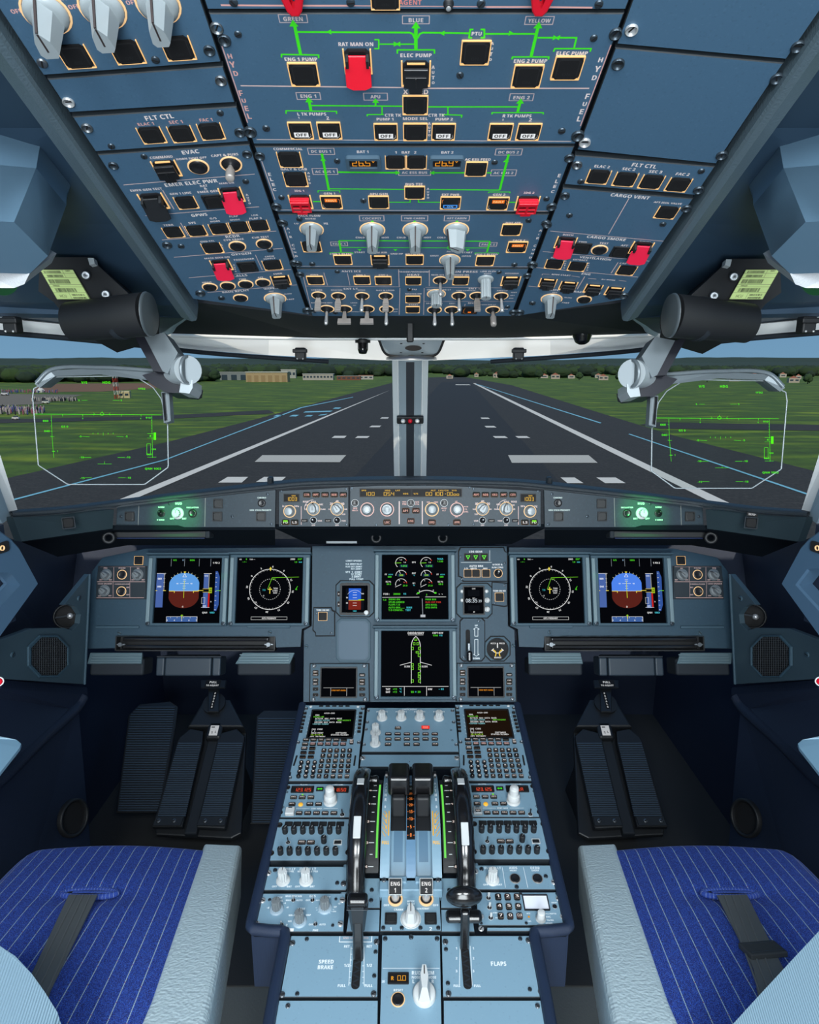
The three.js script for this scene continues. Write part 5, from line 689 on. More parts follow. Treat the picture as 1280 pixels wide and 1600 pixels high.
// ---------------------------------------------------------------- pedestal
const PD = new Board(at(640, 1103, 1.5), CR, camDir(0, 0.41, 1), [[440, 1096], [850, 1096], [330, 1690], [950, 1690]], '#7f9fb2', 0.42, 2700);
const PW = '#f1f5f6';
const mNavyPad = leather(lin(0.016, 0.028, 0.062), 0.42, 0.0004), mPedFill = mat(lin(0.012, 0.018, 0.028), 0.6);
{
  const g = thing('pedestal', 'centre pedestal with navy padded rims between the two seats', 'pedestal', V(0, 0, PD.o.z + 0.3)), L = (x, y, z) => { const [a, b] = PD.P(x, y); return PD.at(a, b, z); };
  slab(g, 'upper_body', [[472, 1100], [391, 1446], [890, 1446], [812, 1100]].map(([x, y]) => L(x, y, -0.012)), V(0, -0.11, 0), mNavyPad);
  slab(g, 'aft_body', [[452, 1440], [402, 1690], [880, 1690], [830, 1440]].map(([x, y]) => L(x, y, -0.012)), V(0, -0.3, 0), mNavyPad);
  slab(g, 'core', [[480, 1110], [432, 1690], [850, 1690], [804, 1110]].map(([x, y]) => L(x, y, -0.1)), V(0, -0.45, 0), mPedFill);
  slab(g, 'plate_tray', [[476, 1102], [396, 1456], [886, 1456], [808, 1102]].map(([x, y]) => L(x, y, -0.008)), 0.004, mDark); slab(g, 'plate_tray', [[448, 1456], [414, 1690], [870, 1690], [838, 1456]].map(([x, y]) => L(x, y, -0.008)), 0.004, mDark);
  for (const s of [-1, 1]) {
    const m = (x) => s < 0 ? x : 1281 - x, pts = [[473, 1102], [430, 1284], [392, 1445], [394, 1452], [420, 1455], [444, 1456], [446, 1463], [430, 1545], [405, 1690]].map(([x, y]) => L(m(x), y, 0.001).sub(g.position));
    const path = new THREE.CurvePath(); for (let i = 0; i < pts.length - 1; i++) path.add(new THREE.LineCurve3(pts[i], pts[i + 1]));
    part(g, 'padded_rim', new THREE.TubeGeometry(path, 160, 0.009, 10), mNavyPad);
  }
}
const quad = (TL, TR, BR, BL) => (s, t) => [(TL[0] + (TR[0] - TL[0]) * s) * (1 - t) + (BL[0] + (BR[0] - BL[0]) * s) * t, (TL[1] + (TR[1] - TL[1]) * s) * (1 - t) + (BL[1] + (BR[1] - BL[1]) * s) * t];
const place = (a, b) => (x, y) => { const t = (y - a.y0) / (a.y1 - a.y0), l = a.l0 + (a.l1 - a.l0) * t, r = a.r0 + (a.r1 - a.r0) * t, s = (x - l) / (r - l); if (!b) return [x, y]; const l2 = b.l0 + (b.l1 - b.l0) * t, r2 = b.r0 + (b.r1 - b.r0) * t; return [l2 + (r2 - l2) * s, b.y0 + (b.y1 - b.y0) * t]; };
const mcduTex = (bg) => canvas(400, 330, (g, w, h) => {
  g.fillStyle = bg; g.fillRect(0, 0, w, h); const r = (s, x, y, c) => { g.fillStyle = c; g.font = 'bold 21px monospace'; g.textAlign = 'left'; g.textBaseline = 'middle'; g.fillText(s, x, y); };
  r('A320-200', 110, 32, '#f4f4f4'); r('ENG', 30, 56, '#f4f4f4'); r('V2527-A5', 14, 78, '#74e83c'); r('ACTIVE NAV DATA BASE', 34, 100, '#f4f4f4'); r('02JAN-30FEB', 34, 122, '#8fd4dc'); r('ABF1402001', 246, 122, '#74e83c'); r('SECOND NAV DATA BASE', 34, 146, '#f4f4f4'); r('<30FEB-02MAR', 18, 168, '#8fd4dc'); r('CHG CODE', 22, 232, '#f4f4f4'); r('[ ]', 22, 254, '#d8e8f0'); r('IDLE/PERF', 22, 276, '#f4f4f4'); r('SOFTWARE', 246, 276, '#f4f4f4'); r('+0.0/+0.0', 22, 298, '#a8e838'); r('STATUS/XLOAD>', 206, 298, '#f4f4f4'); r('GPS PRIMARY', 20, 320, '#f4f4f4');
});
const mTeal = PD.mat;
for (const s of [-1, 1]) {
  const side = s < 0 ? 'captain' : 'first officer', grp = (n) => ({ group: n });
  { // keyboard and screen unit
    const a = { y0: 1104, y1: 1223, l0: 477, l1: 449.5, r0: 571, r1: 558.5 }, b = s < 0 ? null : { y0: 1103, y1: 1222.5, l0: 711, l1: 723, r0: 805, r1: 833 }, q = place(a, b), S2 = s < 0 ? 1 : 1;
    const T = panel(PD, 'keyboard_display_unit', s < 0 ? 'lettered keyboard unit with small black text screen on the captain side of the pedestal' : 'lettered keyboard unit with small brownish text screen on the first officer side of the pedestal', 'keyboard', [[477, 1104], [571, 1104], [566.5, 1146], [563, 1170], [560, 1205], [556, 1210], [558, 1223], [451, 1223], [455, 1210], [451, 1205], [468, 1146]].map((p) => q(...p)), { d: 0.012, z: 0.004, group: 'keyboard display units' });
    const K2 = (x, y, w, h, t, o = {}) => legendKey(T, o.n ?? 'key', ...q(x, y), w, h, t, { d: 0.004, ...o });
    { const [x, y] = T.L(...q(519, 1134)), k = T.s(519, 1134), w = 66 * k * 1.02, h = T.L(...q(519, 1113))[1] - T.L(...q(519, 1155))[1]; part(T.g, 'screen', new THREE.PlaneGeometry(w, h), screenMat(mcduTex(s < 0 ? '#020304' : '#1d1208'), 0.9), x, y, 0.0016); part(T.g, 'screen_frame', frameGeo(w + 0.006, h + 0.006, 0.003, 0.003), mBlack, x, y, 0.0001); }
    for (let i = 0; i < 6; i++) { const y = 1117.5 + i * 5.75; K2(477 - (y - 1117) * 0.23, y, 5, 3, '-', { cw: 60, ch: 36 }); K2(564 - (y - 1117) * 0.1, y, 5, 3, '-', { cw: 60, ch: 36 }); PD.line([q(484 - (y - 1117) * 0.2, y + 2), q(486 - (y - 1117) * 0.2, y + 4)], 0.5, PW); PD.line([q(559 - (y - 1117) * 0.1, y + 2), q(557 - (y - 1117) * 0.1, y + 4)], 0.5, PW); }
    for (let i = 0; i < 5; i++) { const [x, y] = T.L(...q(502 + i * 10.3, 1105.8)), k = T.s(520, 1106); part(T.g, 'indicator', extrude(rounded(7 * k, 2.4 * k, 1.1 * k), 0.0012, 0.0002), mSlot, x, y); } for (const x of [486, 559.5]) { const [a2, b2] = T.L(...q(x, 1106.3)), k = T.s(x, 1106); part(T.g, 'light_sensor', lathe([[2.4 * k, 0], [1.8 * k, 1.2 * k], [0, 1.6 * k]], 14), mWhite, a2, b2); }
    ['DIR', 'PROG', 'PERF', 'INIT', 'DATA', ' '].forEach((t, i) => K2(478.5 + i * 11.8, 1159.5, 9.6, 4.4, t, { ch: 34 })); ['F-PLN', 'RAD|NAV', 'FUEL|PRED', 'SEC|F-PLN', 'ATC|COMM', 'MCDU|MENU'].forEach((t, i) => K2(477.2 + i * 11.85, 1166, 9.6, 5, t, { ch: 38, col: i ? '#ffd0cc' : '#f4ece8' })); K2(549.6, 1162.5, 6, 8.5, 'BRT|DIM', { cw: 52, ch: 72 });
    ['AIR|PORT', ' ', '←', '↑', '→', '↓'].forEach((t, i) => K2((i % 2 ? 488.3 : 475.8) - (i >> 1) * 1.2, 1172.6 + (i >> 1) * 6.8, 9.6, 4.6, t, { ch: 36 }));
    'ABCDEFGHIJKLMNOPQRSTUVWXYZ'.split('').concat(['/', 'SP', 'OVFY', 'CLR']).forEach((t, i) => { const c = i % 5, r = i / 5 | 0, y = 1176 + r * 8.05; K2(506.3 - r * 1.5 + c * (10.1 + r * 0.16), y, 7.2, 6.6, t, { cw: 64, ch: 58, size: 0.4 }); });
    '123456789.0'.split('').concat(['+/-']).forEach((t, i) => { const c = i % 3, r = i / 3 | 0; const [x, y] = T.L(...q(471.3 - r * 1.5 + c * (10.4 + r * 0.2), 1195 + r * 7.1)), k = T.s(...q(480, 1205)); const e = part(T.g, 'number_key', zc(3.6 * k, 0.004, 16, 3.3 * k), mCap, x, y); part(e, 'legend', litPlane(5 * k, 5 * k, legend(t, '#f4ece8', 40, 40, 0.6)), mSheet, 0, 0, 0.0042); });
    for (const [x, y] of [[461.8, 1191], [554.5, 1191]]) { const [u, v] = T.L(...q(x, y)), k = T.s(x, y); part(T.g, 'side_slot', extrude(rounded(2.6 * k, 22 * k, 1.2 * k), 0.001, 0.0002), mSlot, u, v, 0, x < 500 ? -0.08 : -0.03); }
    for (const [x, y] of [[478.5, 1110], [567, 1110], [466, 1163], [561, 1163], [453.5, 1218], [555.5, 1218]]) stud(T, ...q(x, y), 3, mDull);
  }
  { // radio panel
    const a = { y0: 1224.5, y1: 1278.5, l0: 448, l1: 436, r0: 556, r1: 551.7 }, b = s < 0 ? null : { y0: 1223.5, y1: 1278, l0: 726, l1: 732, r0: 833, r1: 846.5 }, q = place(a, b);
    const T = panel(PD, 'radio_tuning_unit', s < 0 ? 'radio panel with red readouts 123.125 and 121.650 and a big white knob' : 'radio panel with red readouts 123.125 and dAtA and a big white knob', 'control panel', [[448, 1226], [556, 1226], [551.7, 1278.5], [436, 1278.5]].map((p) => q(...p)), { d: 0.01, z: 0.002, group: 'radio panels' });
    PD.txt('ACTIVE', ...q(475, 1226.8), 12, PW); PD.txt('STBY/CRS', ...q(528, 1226.8), 17, PW); PD.txt('STBY NAV', ...q(494.5, 1264.5), 17, PW); PD.line([q(463, 1264.5), q(484, 1264.5)], 0.6, PW); PD.line([q(506, 1264.5), q(528, 1264.5)], 0.6, PW); PD.txt('OFF', ...q(535, 1277), 6, PW);
    for (const [x, t] of [[473, '123.125'], [527.5, s < 0 ? '121.650' : ' dAtA']]) { const c = cell('rmp' + t, 200, 60, (g, w, h) => { g.fillStyle = '#0b0706'; g.fillRect(0, 0, w, h); seven(g, t, 26, 16, 27, 34, '#ff5430'); }); lit(T, 'frequency_display', ...q(x, 1235.5), 33, 10, c, 0.0012, 1.2); }
    lit(T, 'transfer_key', ...q(500, 1235), 10, 6, cell('xfer', 60, 36, (g) => { g.fillStyle = '#0a0f08'; g.fillRect(0, 0, 60, 36); g.fillStyle = '#46f020'; g.beginPath(); for (const [x, y] of [[4, 18], [20, 5], [20, 13], [40, 13], [40, 5], [56, 18], [40, 31], [40, 23], [20, 23], [20, 31]]) g.lineTo(x, y); g.fill(); }), 0.002, 0.5);
    ['VHF1', 'VHF2', 'VHF3'].forEach((t, i) => legendKey(T, 'key', ...q(459 + i * 13.5, 1248), 10.5, 5.5, t, { ch: 38 })); ['HF1', 'HF2', 'AM'].forEach((t, i) => legendKey(T, 'key', ...q([456.5, 484.5, 498][i], 1258.5), 10.5, 5.5, t, { ch: 38 })); ['VOR', 'ILS', 'GLS', 'MLS', 'ADF'].forEach((t, i) => legendKey(T, 'key', ...q(467.5 + i * 13.6, 1272.5), 10.5, 5.8, t, { ch: 38 }));
    lit(T, 'green_lamp', ...q(s < 0 ? 473 : 486.5, 1243.3), 2.4, 2.4, cell('greenbar', 16, 8, () => {}), 0.0008); { const [x, y] = T.L(...q(470, 1258.5)), k = T.s(...q(470, 1258)); part(T.g, 'orange_lamp', lathe([[3.8 * k, 0], [3.2 * k, 1.6 * k], [0, 2.2 * k]], 16), mat(lin(0.6, 0.3, 0.03), 0.3, 0, { emissive: lin(1, 0.5, 0.05), emissiveIntensity: 0.5 }), x, y); }
    { const [x, y] = T.L(...q(s < 0 ? 453.5 : 453, 1271.5)), k = T.s(...q(453, 1271)); const c = part(T.g, 'key_cover', rbox(14 * k, 13 * k, 0.008, 0.0015), s < 0 ? mWhite : mGrey, x, y, 0.004); part(c, 'cover_hinge', box(6 * k, 1.2 * k, 0.001), mSlot, 0, 4.6 * k, 0.0042); if (s > 0) legendKey(T, 'key', ...q(453, 1273), 9, 5.5, 'NAV', { ch: 38, d: 0.009 }); }
    const kx = q(s < 0 ? 516.5 : 515, 1254); roundKnob(T, ...kx, 11.5, { m: mWhite, inner: 0.62, tall: 2.5, cap: mWhite }); { const [x, y] = T.L(...kx), k = T.s(...kx) * 11.5; part(T.g, 'outer_knob', lathe([[k * 0.85, 0.008], [k * 0.83, k * 1.2], [k * 0.6, k * 1.3]], 26), mWhite, x, y); }
    toggle(T, ...q(535, 1274), 3.8, 'bat', { ring: mWhite, m: mBlack, len: 3.4, tilt: 0.1 });
    for (const [x, y] of [[450, 1232], [553, 1231], [438.5, 1271], [550, 1271]]) stud(T, ...q(x, y), 3.6, mSlot); for (const [x, y] of [[448.5, 1239], [552.5, 1238.5], [442.5, 1262.5], [549.5, 1262]]) stud(T, ...q(x, y), 2, mSlot);
  }
  { // audio panel
    const a = { y0: 1282, y1: 1347.5, l0: 433, l1: 418.5, r0: 551.5, r1: 546.5 }, b = s < 0 ? null : { y0: 1280.5, y1: 1345.5, l0: 734, l1: 738, r0: 849, r1: 863.5 }, q = place(a, b);
    const T = panel(PD, 'audio_panel', s < 0 ? 'panel with two rows of small black volume knobs on the captain side' : 'panel with two rows of small black volume knobs on the first officer side', 'control panel', [[433, 1282], [551.5, 1282], [546.5, 1347.5], [418.5, 1347.5]].map((p) => q(...p)), { d: 0.014, z: 0.004, group: 'audio panels' });
    for (let i = 0; i < 7; i++) { dark(T, ...q(451.5 + i * 13.4, 1290.5), 12.3, { h: 0.62 }); roundKnob(T, ...q(446 + i * 13.9, 1303), 4.8, { m: mBlack, inner: 0.9, tall: 2.3, line: true, lm: mWhite, rz: -0.5 + i * 0.1 }); roundKnob(T, ...q(438.8 + i * 14.3, 1336), 5, { m: mBlack, inner: 0.9, tall: 2.4, line: true, lm: mWhite, rz: i * -0.25 + 0.2 }); }
    toggle(T, ...q(450.5, 1319), 3.6, 'bat', { ring: mWhite, m: mBlack, len: 3.4, tilt: 0.1 }); legendKey(T, 'key', ...q(472, 1319.5), 12.4, 6.6, 'VOICE', { ch: 40 }); legendKey(T, 'key', ...q(486, 1319.5), 12.4, 6.6, 'RESET', { ch: 40 }); roundKnob(T, ...q(506.5, 1318), 4.8, { m: mBlack, inner: 0.9, tall: 2.4, line: true, lm: mWhite, rz: -0.6 }); dark(T, ...q(528, 1319.5), 13, { h: 0.68, rim: mWhite });
    for (const [x, y] of [[437.5, 1292], [548, 1292], [424.5, 1336], [544, 1335]]) stud(T, ...q(x, y), 4.2, mSlot);
  }
}
{ // switching and system keys
  const B = PD, T = panel(B, 'system_display_keys_panel', 'centre pedestal panel reading SWITCHING with four white knobs and a red-lit key', 'control panel', [[574, 1107], [711, 1107], [717, 1176], [565, 1176]], { d: 0.012, z: 0.002 });
  B.txt('SWITCHING', 640, 1109.5, 24, PW); for (const [t, x] of [['ATT HDG', 597], ['AIR DATA', 627], ['EIS DMC', 656], ['ECAM/ND', 686]]) { B.txt(t, x, 1113, 18, PW); B.txt('NORM', x, 1115.8, 9, PW); fluted(T, x, 1123, 8.4, { tall: 1.5 }); }
  for (const [x, y] of [[587, 1146], [586.5, 1163.5]]) fluted(T, x, y, 8.4, { tall: 1.9 });
  legendKey(T, 'key', 622, 1139.5, 9.5, 4.6, 'T.O|CONFIG', { ch: 36 }); { const o = lit(T, 'red_lit_key', 665, 1139.5, 12.5, 7, cell('redkey', 60, 34, (g) => { g.fillStyle = '#ff2a18'; g.fillRect(0, 0, 60, 34); fitText(g, 'EMER', 30, 17, 40, 10, '#ffd8c8'); }), 0.004); part(o, 'key_body', key(0.015, 0.01, 0.004), mCap, 0, 0, -0.0041); }
  ['ENG', 'BLEED', 'PRESS', 'ELEC', 'HYD', 'FUEL', 'APU', 'COND', 'DOOR', 'WHEEL', 'F/CTL', 'ALL'].forEach((t, i) => legendKey(T, 'key', 607 + (i % 6) * 14.5, 1148.8 + (i / 6 | 0) * 8, 10, 4.8, t, { ch: 36 })); for (const [t, x] of [['CLR', 606.5], ['STS', 636], ['RCL', 651], ['CLR', 680]]) legendKey(T, 'key', x, 1165, 10, 5, t, { ch: 36 });
  for (const [x, y] of [[575, 1112], [707, 1112], [574, 1130], [709, 1130], [572, 1141], [569, 1165], [713, 1165]]) stud(T, x, y, 2.8, mDull); for (const [x, y] of [[705, 1142], [707, 1158]]) stud(T, x, y, 1.6, mSlot);
  const U = panel(B, 'filler_plate', 'plain blue-grey strip between the system keys and the thrust levers', 'panel', [[565, 1179], [717, 1179], [720, 1198], [562, 1198]], { d: 0.008 }); screw(U, 567, 1185, 4.4, { m: mSteel }); screw(U, 714, 1185, 4.4, { m: mSteel }); screw(U, 640, 1190, 0.8);
}
// ---- thrust lever quadrant: arched strips, slots, levers and the two trim wheels
{
  const B = PD, W = B.P(642, 1295), o = B.at(W[0], W[1], 0), R = 0.19, drop = 0.135, X0 = 0;
  const arc = (x0, x1, r, a0, a1, th) => { const n = 24, P = [], U = [], q = (x, a, rr) => [x, rr * Math.sin(a), rr * Math.cos(a) - drop];
    const f = (a, b, c, d, u) => { for (const [v, i] of [[a, 0], [b, 1], [c, 2], [a, 0], [c, 2], [d, 3]]) { P.push(...v); U.push(...u[i]); } };
    for (let i = 0; i < n; i++) { const a = a0 + (a1 - a0) * i / n, b = a0 + (a1 - a0) * (i + 1) / n, ta = i / n, tb = (i + 1) / n; f(q(x0, a, r), q(x1, a, r), q(x1, b, r), q(x0, b, r), [[0, ta], [1, ta], [1, tb], [0, tb]]); for (const [x, k] of [[x0, 0], [x1, 1]]) f(q(x, a, r - th), q(x, a, r), q(x, b, r), q(x, b, r - th), [[k, ta], [k, ta], [k, tb], [k, tb]]); }
    for (const [a, t] of [[a0, 0], [a1, 1]]) f(q(x0, a, r), q(x1, a, r), q(x1, a, r - th), q(x0, a, r - th), [[0, t], [1, t], [1, t], [0, t]]);
    const g = new THREE.BufferGeometry(); g.setAttribute('position', new THREE.Float32BufferAttribute(P, 3)); g.setAttribute('uv', new THREE.Float32BufferAttribute(U, 2)); g.computeVertexNormals(); return g; };
  const Q = thing('thrust_lever_quadrant', 'arched blue-grey quadrant with yellow REV marks between the trim wheels', 'quadrant', o, undefined, B.q);
  const mP = mat(lin(0.2, 0.33, 0.43), 0.42);
  const sideT = (fl) => canvas(64, 640, (g, w, h) => { g.fillStyle = '#7f9fb2'; g.fillRect(0, 0, w, h); [...'A/THR'].forEach((c, i) => word(g, c, fl ? 22 : 42, 130 + i * 34, 28, '#f0f4f6')); word(g, '0', fl ? 22 : 42, 312, 22, '#f0f4f6'); g.fillStyle = '#e8a018'; g.save(); g.beginPath(); g.rect(6, 336, 52, 130); g.clip(); for (let i = -3; i < 9; i++) ctxLine(g, fl ? [[0, 340 + i * 24], [40, 380 + i * 24]] : [[64, 340 + i * 24], [24, 380 + i * 24]], '#e8a018', 4); g.restore(); ctxLine(g, [[fl ? 52 : 12, 336], [fl ? 52 : 12, 462]], '#f0a81c', 8); [...'REV'].forEach((c, i) => word(g, c, fl ? 34 : 30, 362 + i * 30, 26, '#ffb828')); word(g, 'FULL', 32, 494, 22, '#ffb828'); });
  const stripMat = (t) => mat(lin(1, 1, 1), 0.42, 0, { map: t });
  part(Q, 'side_strip', arc(-0.052, -0.036, R, -0.64, 0.6, 0.06), stripMat(sideT(true))); part(Q, 'side_strip', arc(0.036, 0.052, R, -0.64, 0.6, 0.06), stripMat(sideT(false)));
  const mid = canvas(64, 640, (g, w, h) => { g.fillStyle = '#5f83a0'; g.fillRect(0, 0, w, h); g.fillStyle = '#050505'; g.fillRect(4, 150, 56, 330); ['45', '40', '35', '30', '25', '20', '15', '10', '5', '0'].forEach((c, i) => { word(g, c, 32, 100 + i * 40, 24, i < 3 ? '#e8eef0' : '#ff8a3c'); for (const x of [6, 48]) ctxLine(g, [[x, 100 + i * 40], [x + 10, 100 + i * 40]], i < 3 ? '#e8eef0' : '#ff7a30', 3); }); });
  part(Q, 'centre_strip', arc(-0.008, 0.008, R, -0.64, 0.6, 0.06), stripMat(mid));
  for (const s of [-1, 1]) {
    part(Q, 'slot_floor', arc(s < 0 ? -0.036 : 0.008, s < 0 ? -0.008 : 0.036, R - 0.016, -0.2, 0.6, 0.02), mBlack); part(Q, 'slot_channel', arc(s < 0 ? -0.036 : 0.008, s < 0 ? -0.008 : 0.036, R - 0.018, -0.62, -0.2, 0.02), mP);
    part(Q, 'channel_ledge', rbox(0.03, 0.012, 0.03, 0.002), mP, s * 0.022, -0.118, 0.006); part(Q, 'channel_groove', arc(s < 0 ? -0.03 : 0.014, s < 0 ? -0.014 : 0.03, R - 0.0175, -0.5, -0.2, 0.004), mat(lin(0.10, 0.19, 0.28), 0.45));
    part(Q, 'cheek', rbox(0.026, 0.25, 0.03, 0.003), mP, s * 0.105, 0.0, -0.02); screwAt(Q, s * 0.045, -0.118, 0.018);
  }
  part(Q, 'aft_sill', rbox(0.104, 0.018, 0.03, 0.002), mP, 0, -0.126, 0.002);
  function screwAt(g, x, y, z) { const e = part(g, 'screw', screwGeo(0.004), mDull, x, y, z); part(e, 'screw_slot', box(0.006, 0.0012, 0.0006), mSlot, 0, 0, 0.0019, 0.6); }
  for (const s of [-1, 1]) {
    const g = thing('thrust_lever', s < 0 ? 'glossy black thrust lever handle on the captain side of the pair' : 'glossy black thrust lever handle on the first officer side of the pair', 'lever', o, 'thrust levers', B.q), a = 0.2;
    const q = (r, da = 0) => [s * 0.022, r * Math.sin(a + da), r * Math.cos(a + da) - drop];
    const h = part(g, 'handle', rbox(0.04, 0.052, 0.04, 0.007, 3), mGloss, ...q(R + 0.026)); h.rotation.x = -a;
    const st = part(g, 'stem', rbox(0.024, 0.03, 0.06, 0.003), mBlack, ...q(R - 0.006)); st.rotation.x = -a;
    const rv = part(g, 'reverse_latch', rbox(0.026, 0.014, 0.04, 0.005), mBlack, ...q(R + 0.002, -0.2)); rv.rotation.x = -a; const bt = part(g, 'disconnect_button', zc(0.006, 0.004), mCap, s * 0.043, q(R + 0.035)[1], q(R + 0.035)[2]); bt.rotation.y = s * Math.PI / 2;
    // trim scale beside the quadrant
    const e = thing('trim_scale', s < 0 ? 'curved black scale with green line beside the captain trim wheel' : 'curved black scale with green line beside the first officer trim wheel', 'scale', o, 'trim scales', B.q);
    part(e, 'scale_face', arc(s < 0 ? -0.08 : 0.055, s < 0 ? -0.055 : 0.08, R - 0.004, -0.6, 0.5, 0.05), mBlack); part(e, 'green_line', arc(s < 0 ? -0.0605 : 0.057, s < 0 ? -0.057 : 0.0605, R - 0.0032, -0.48, 0.36, 0.002), glow(lin(0.15, 0.8, 0.08), 0.9));
    for (let i = 0; i < 10; i++) { const t = -0.55 + i * 0.1, b = part(e, 'scale_mark', box(i % 2 ? 0.005 : 0.009, 0.0012, 0.0006), mWhite, s * 0.068, (R - 0.0036) * Math.sin(t), (R - 0.0036) * Math.cos(t) - drop); b.rotation.x = -t; if (i % 2 === 0) { const n = part(e, 'numeral', litPlane(0.005, 0.007, legend(String([4, 3, 2, 1, 0][i / 2]), '#f0e0d8', 30, 40, 0.6)), mSheet, s * 0.0755, (R - 0.0034) * Math.sin(t), (R - 0.0034) * Math.cos(t) - drop); n.rotation.x = -t; } }
    // trim wheel
    const w = thing('trim_handwheel', s < 0 ? 'large black trim wheel with white marks on the captain side of the levers' : 'large black trim wheel with white marks on the first officer side of the levers', 'wheel', B.at(W[0] + s * 0.092, W[1] - 0.002, -0.058), 'trim wheels', B.q), RR = 0.148;
    part(w, 'rim', new THREE.LatheGeometry([[RR - 0.04, -0.014], [RR - 0.008, -0.016], [RR - 0.002, -0.012], [RR, -0.004], [RR, 0.004], [RR - 0.002, 0.012], [RR - 0.008, 0.016], [RR - 0.04, 0.014]].map(([x, y]) => new THREE.Vector2(x, y)), 96).rotateZ(Math.PI / 2), mGloss); part(w, 'wheel_disc', new THREE.CylinderGeometry(RR - 0.036, RR - 0.036, 0.018, 48).rotateZ(Math.PI / 2), mBlack);
    const mark = (t, len, off) => { const m = part(w, 'white_mark', rbox(0.013, len, 0.003, 0.0014), mWhite, off, (RR - 0.0006) * Math.sin(t), (RR - 0.0006) * Math.cos(t)); m.rotation.x = -t; };
    mark(0.2, 0.018, 0); mark(s < 0 ? -0.43 : -0.5, 0.036, 0); mark(-1.6, 0.03, 0); mark(1.7, 0.03, 0); mark(2.6, 0.03, 0); mark(3.5, 0.03, 0);
    const k = part(w, 'crank_knob', lathe([[0.007, 0], [0.009, 0.012], [0.006, 0.016], [0, 0.017]], 14), mGloss, -s * 0.014, (RR - 0.022) * Math.sin(0.7), (RR - 0.022) * Math.cos(0.7)); k.rotation.y = -s * Math.PI / 2;
  }
}
{ // plates around the quadrant foot
  const B = PD; for (const s of [-1, 1]) { const m = (x) => s < 0 ? x : 1283 - x, T = panel(B, 'lever_side_plate', s < 0 ? 'plain blue plate behind the speed brake handle' : 'plain blue plate behind the flap handle', 'panel', [[553, 1372], [594, 1372], [594, 1419], [546, 1419]].map(([x, y]) => [m(x), y]), { d: 0.008, group: 'lever side plates' }); for (const p of [[581, 1391], [580, 1407]]) screw(T, m(p[0]), p[1], 3.4); panel(B, 'lever_side_plate', s < 0 ? 'small blue plate in front of the SPEED BRAKE lettering' : 'small blue plate in front of the FLAPS lettering', 'panel', [[546, 1421], [594, 1421], [593, 1456], [541, 1456]].map(([x, y]) => [m(x), y]), { d: 0.008, group: 'lever side plates' }); }
  const T = panel(B, 'engine_master_unit', 'panel with two tags ENG 1 and ENG 2 around a white mode knob', 'control panel', [[597, 1378], [686, 1378], [690, 1455], [594, 1455]], { d: 0.01 });
  B.txt('ENG', 642, 1390, 14, PW); B.txt('ON', 606, 1398, 8, PW); B.txt('OFF', 604, 1414, 9, PW); B.txt('ON', 680, 1398, 8, PW); B.txt('OFF', 681, 1414, 9, PW); B.txt('MODE', 642, 1408, 12, PW); B.txt('NORM', 642, 1412, 12, PW); B.txt('CRANK', 623, 1421, 15, PW); B.txt('IGN/START', 661, 1419.5, 20, PW); B.txt('1', 611, 1451, 4, PW); B.txt('2', 673, 1451, 5, PW);
  dark(T, 611, 1436, 19, { h: 0.95 }); dark(T, 673, 1436, 19, { h: 0.95 }); selector(T, 642, 1436, 14.5, 0, { m: mWhite, tall: 1.6, ring: mWhite });
  for (const [x, y] of [[600, 1390], [683, 1390], [599, 1455 - 5], [685, 1450], [601, 1382], [681, 1382], [641, 1382], [628, 1450], [657, 1450], [651, 1391]]) screw(T, x, y, 3.4);
  for (const [x, t] of [[618, '1'], [666, '2']]) {
    const p = B.P(x, 1406), g = thing('engine_master_lever', t === '1' ? 'small steel lever with a black tag reading ENG 1 beside the speed brake lever' : 'small steel lever with a black tag reading ENG 2 beside the flap lever', 'lever', B.at(p[0], p[1], 0.0005), 'engine master levers', B.q), k = B.s(x, 1406);
    part(g, 'base_ring', ring(9 * k, 11.5 * k, 0.003), mRing); part(g, 'socket', zc(9 * k, 0.002), mSlot); const st = part(g, 'stem', lathe([[5 * k, 0], [6.5 * k, 0.006], [5 * k, 0.012], [5 * k, 0.02], [0, 0.02]], 20), mSteel); st.rotation.x = -0.1;
    const tg = part(g, 'tag', rbox(21 * k, 23 * k, 0.005, 0.0015), mWhite, 0, 0.004, 0.026); tg.rotation.x = 0.75; const cf = cell('eng' + t, 96, 110, (c, w, h) => { c.fillStyle = '#15191d'; c.fillRect(0, 0, w, h); fitText(c, 'ENG', 48, 34, 78, 30, '#fff'); fitText(c, t, 48, 80, 20, 34, '#fff'); }); part(tg, 'tag_print', litPlane(19 * k, 21 * k, cf), mSheet, 0, 0, 0.0026);
  }
}
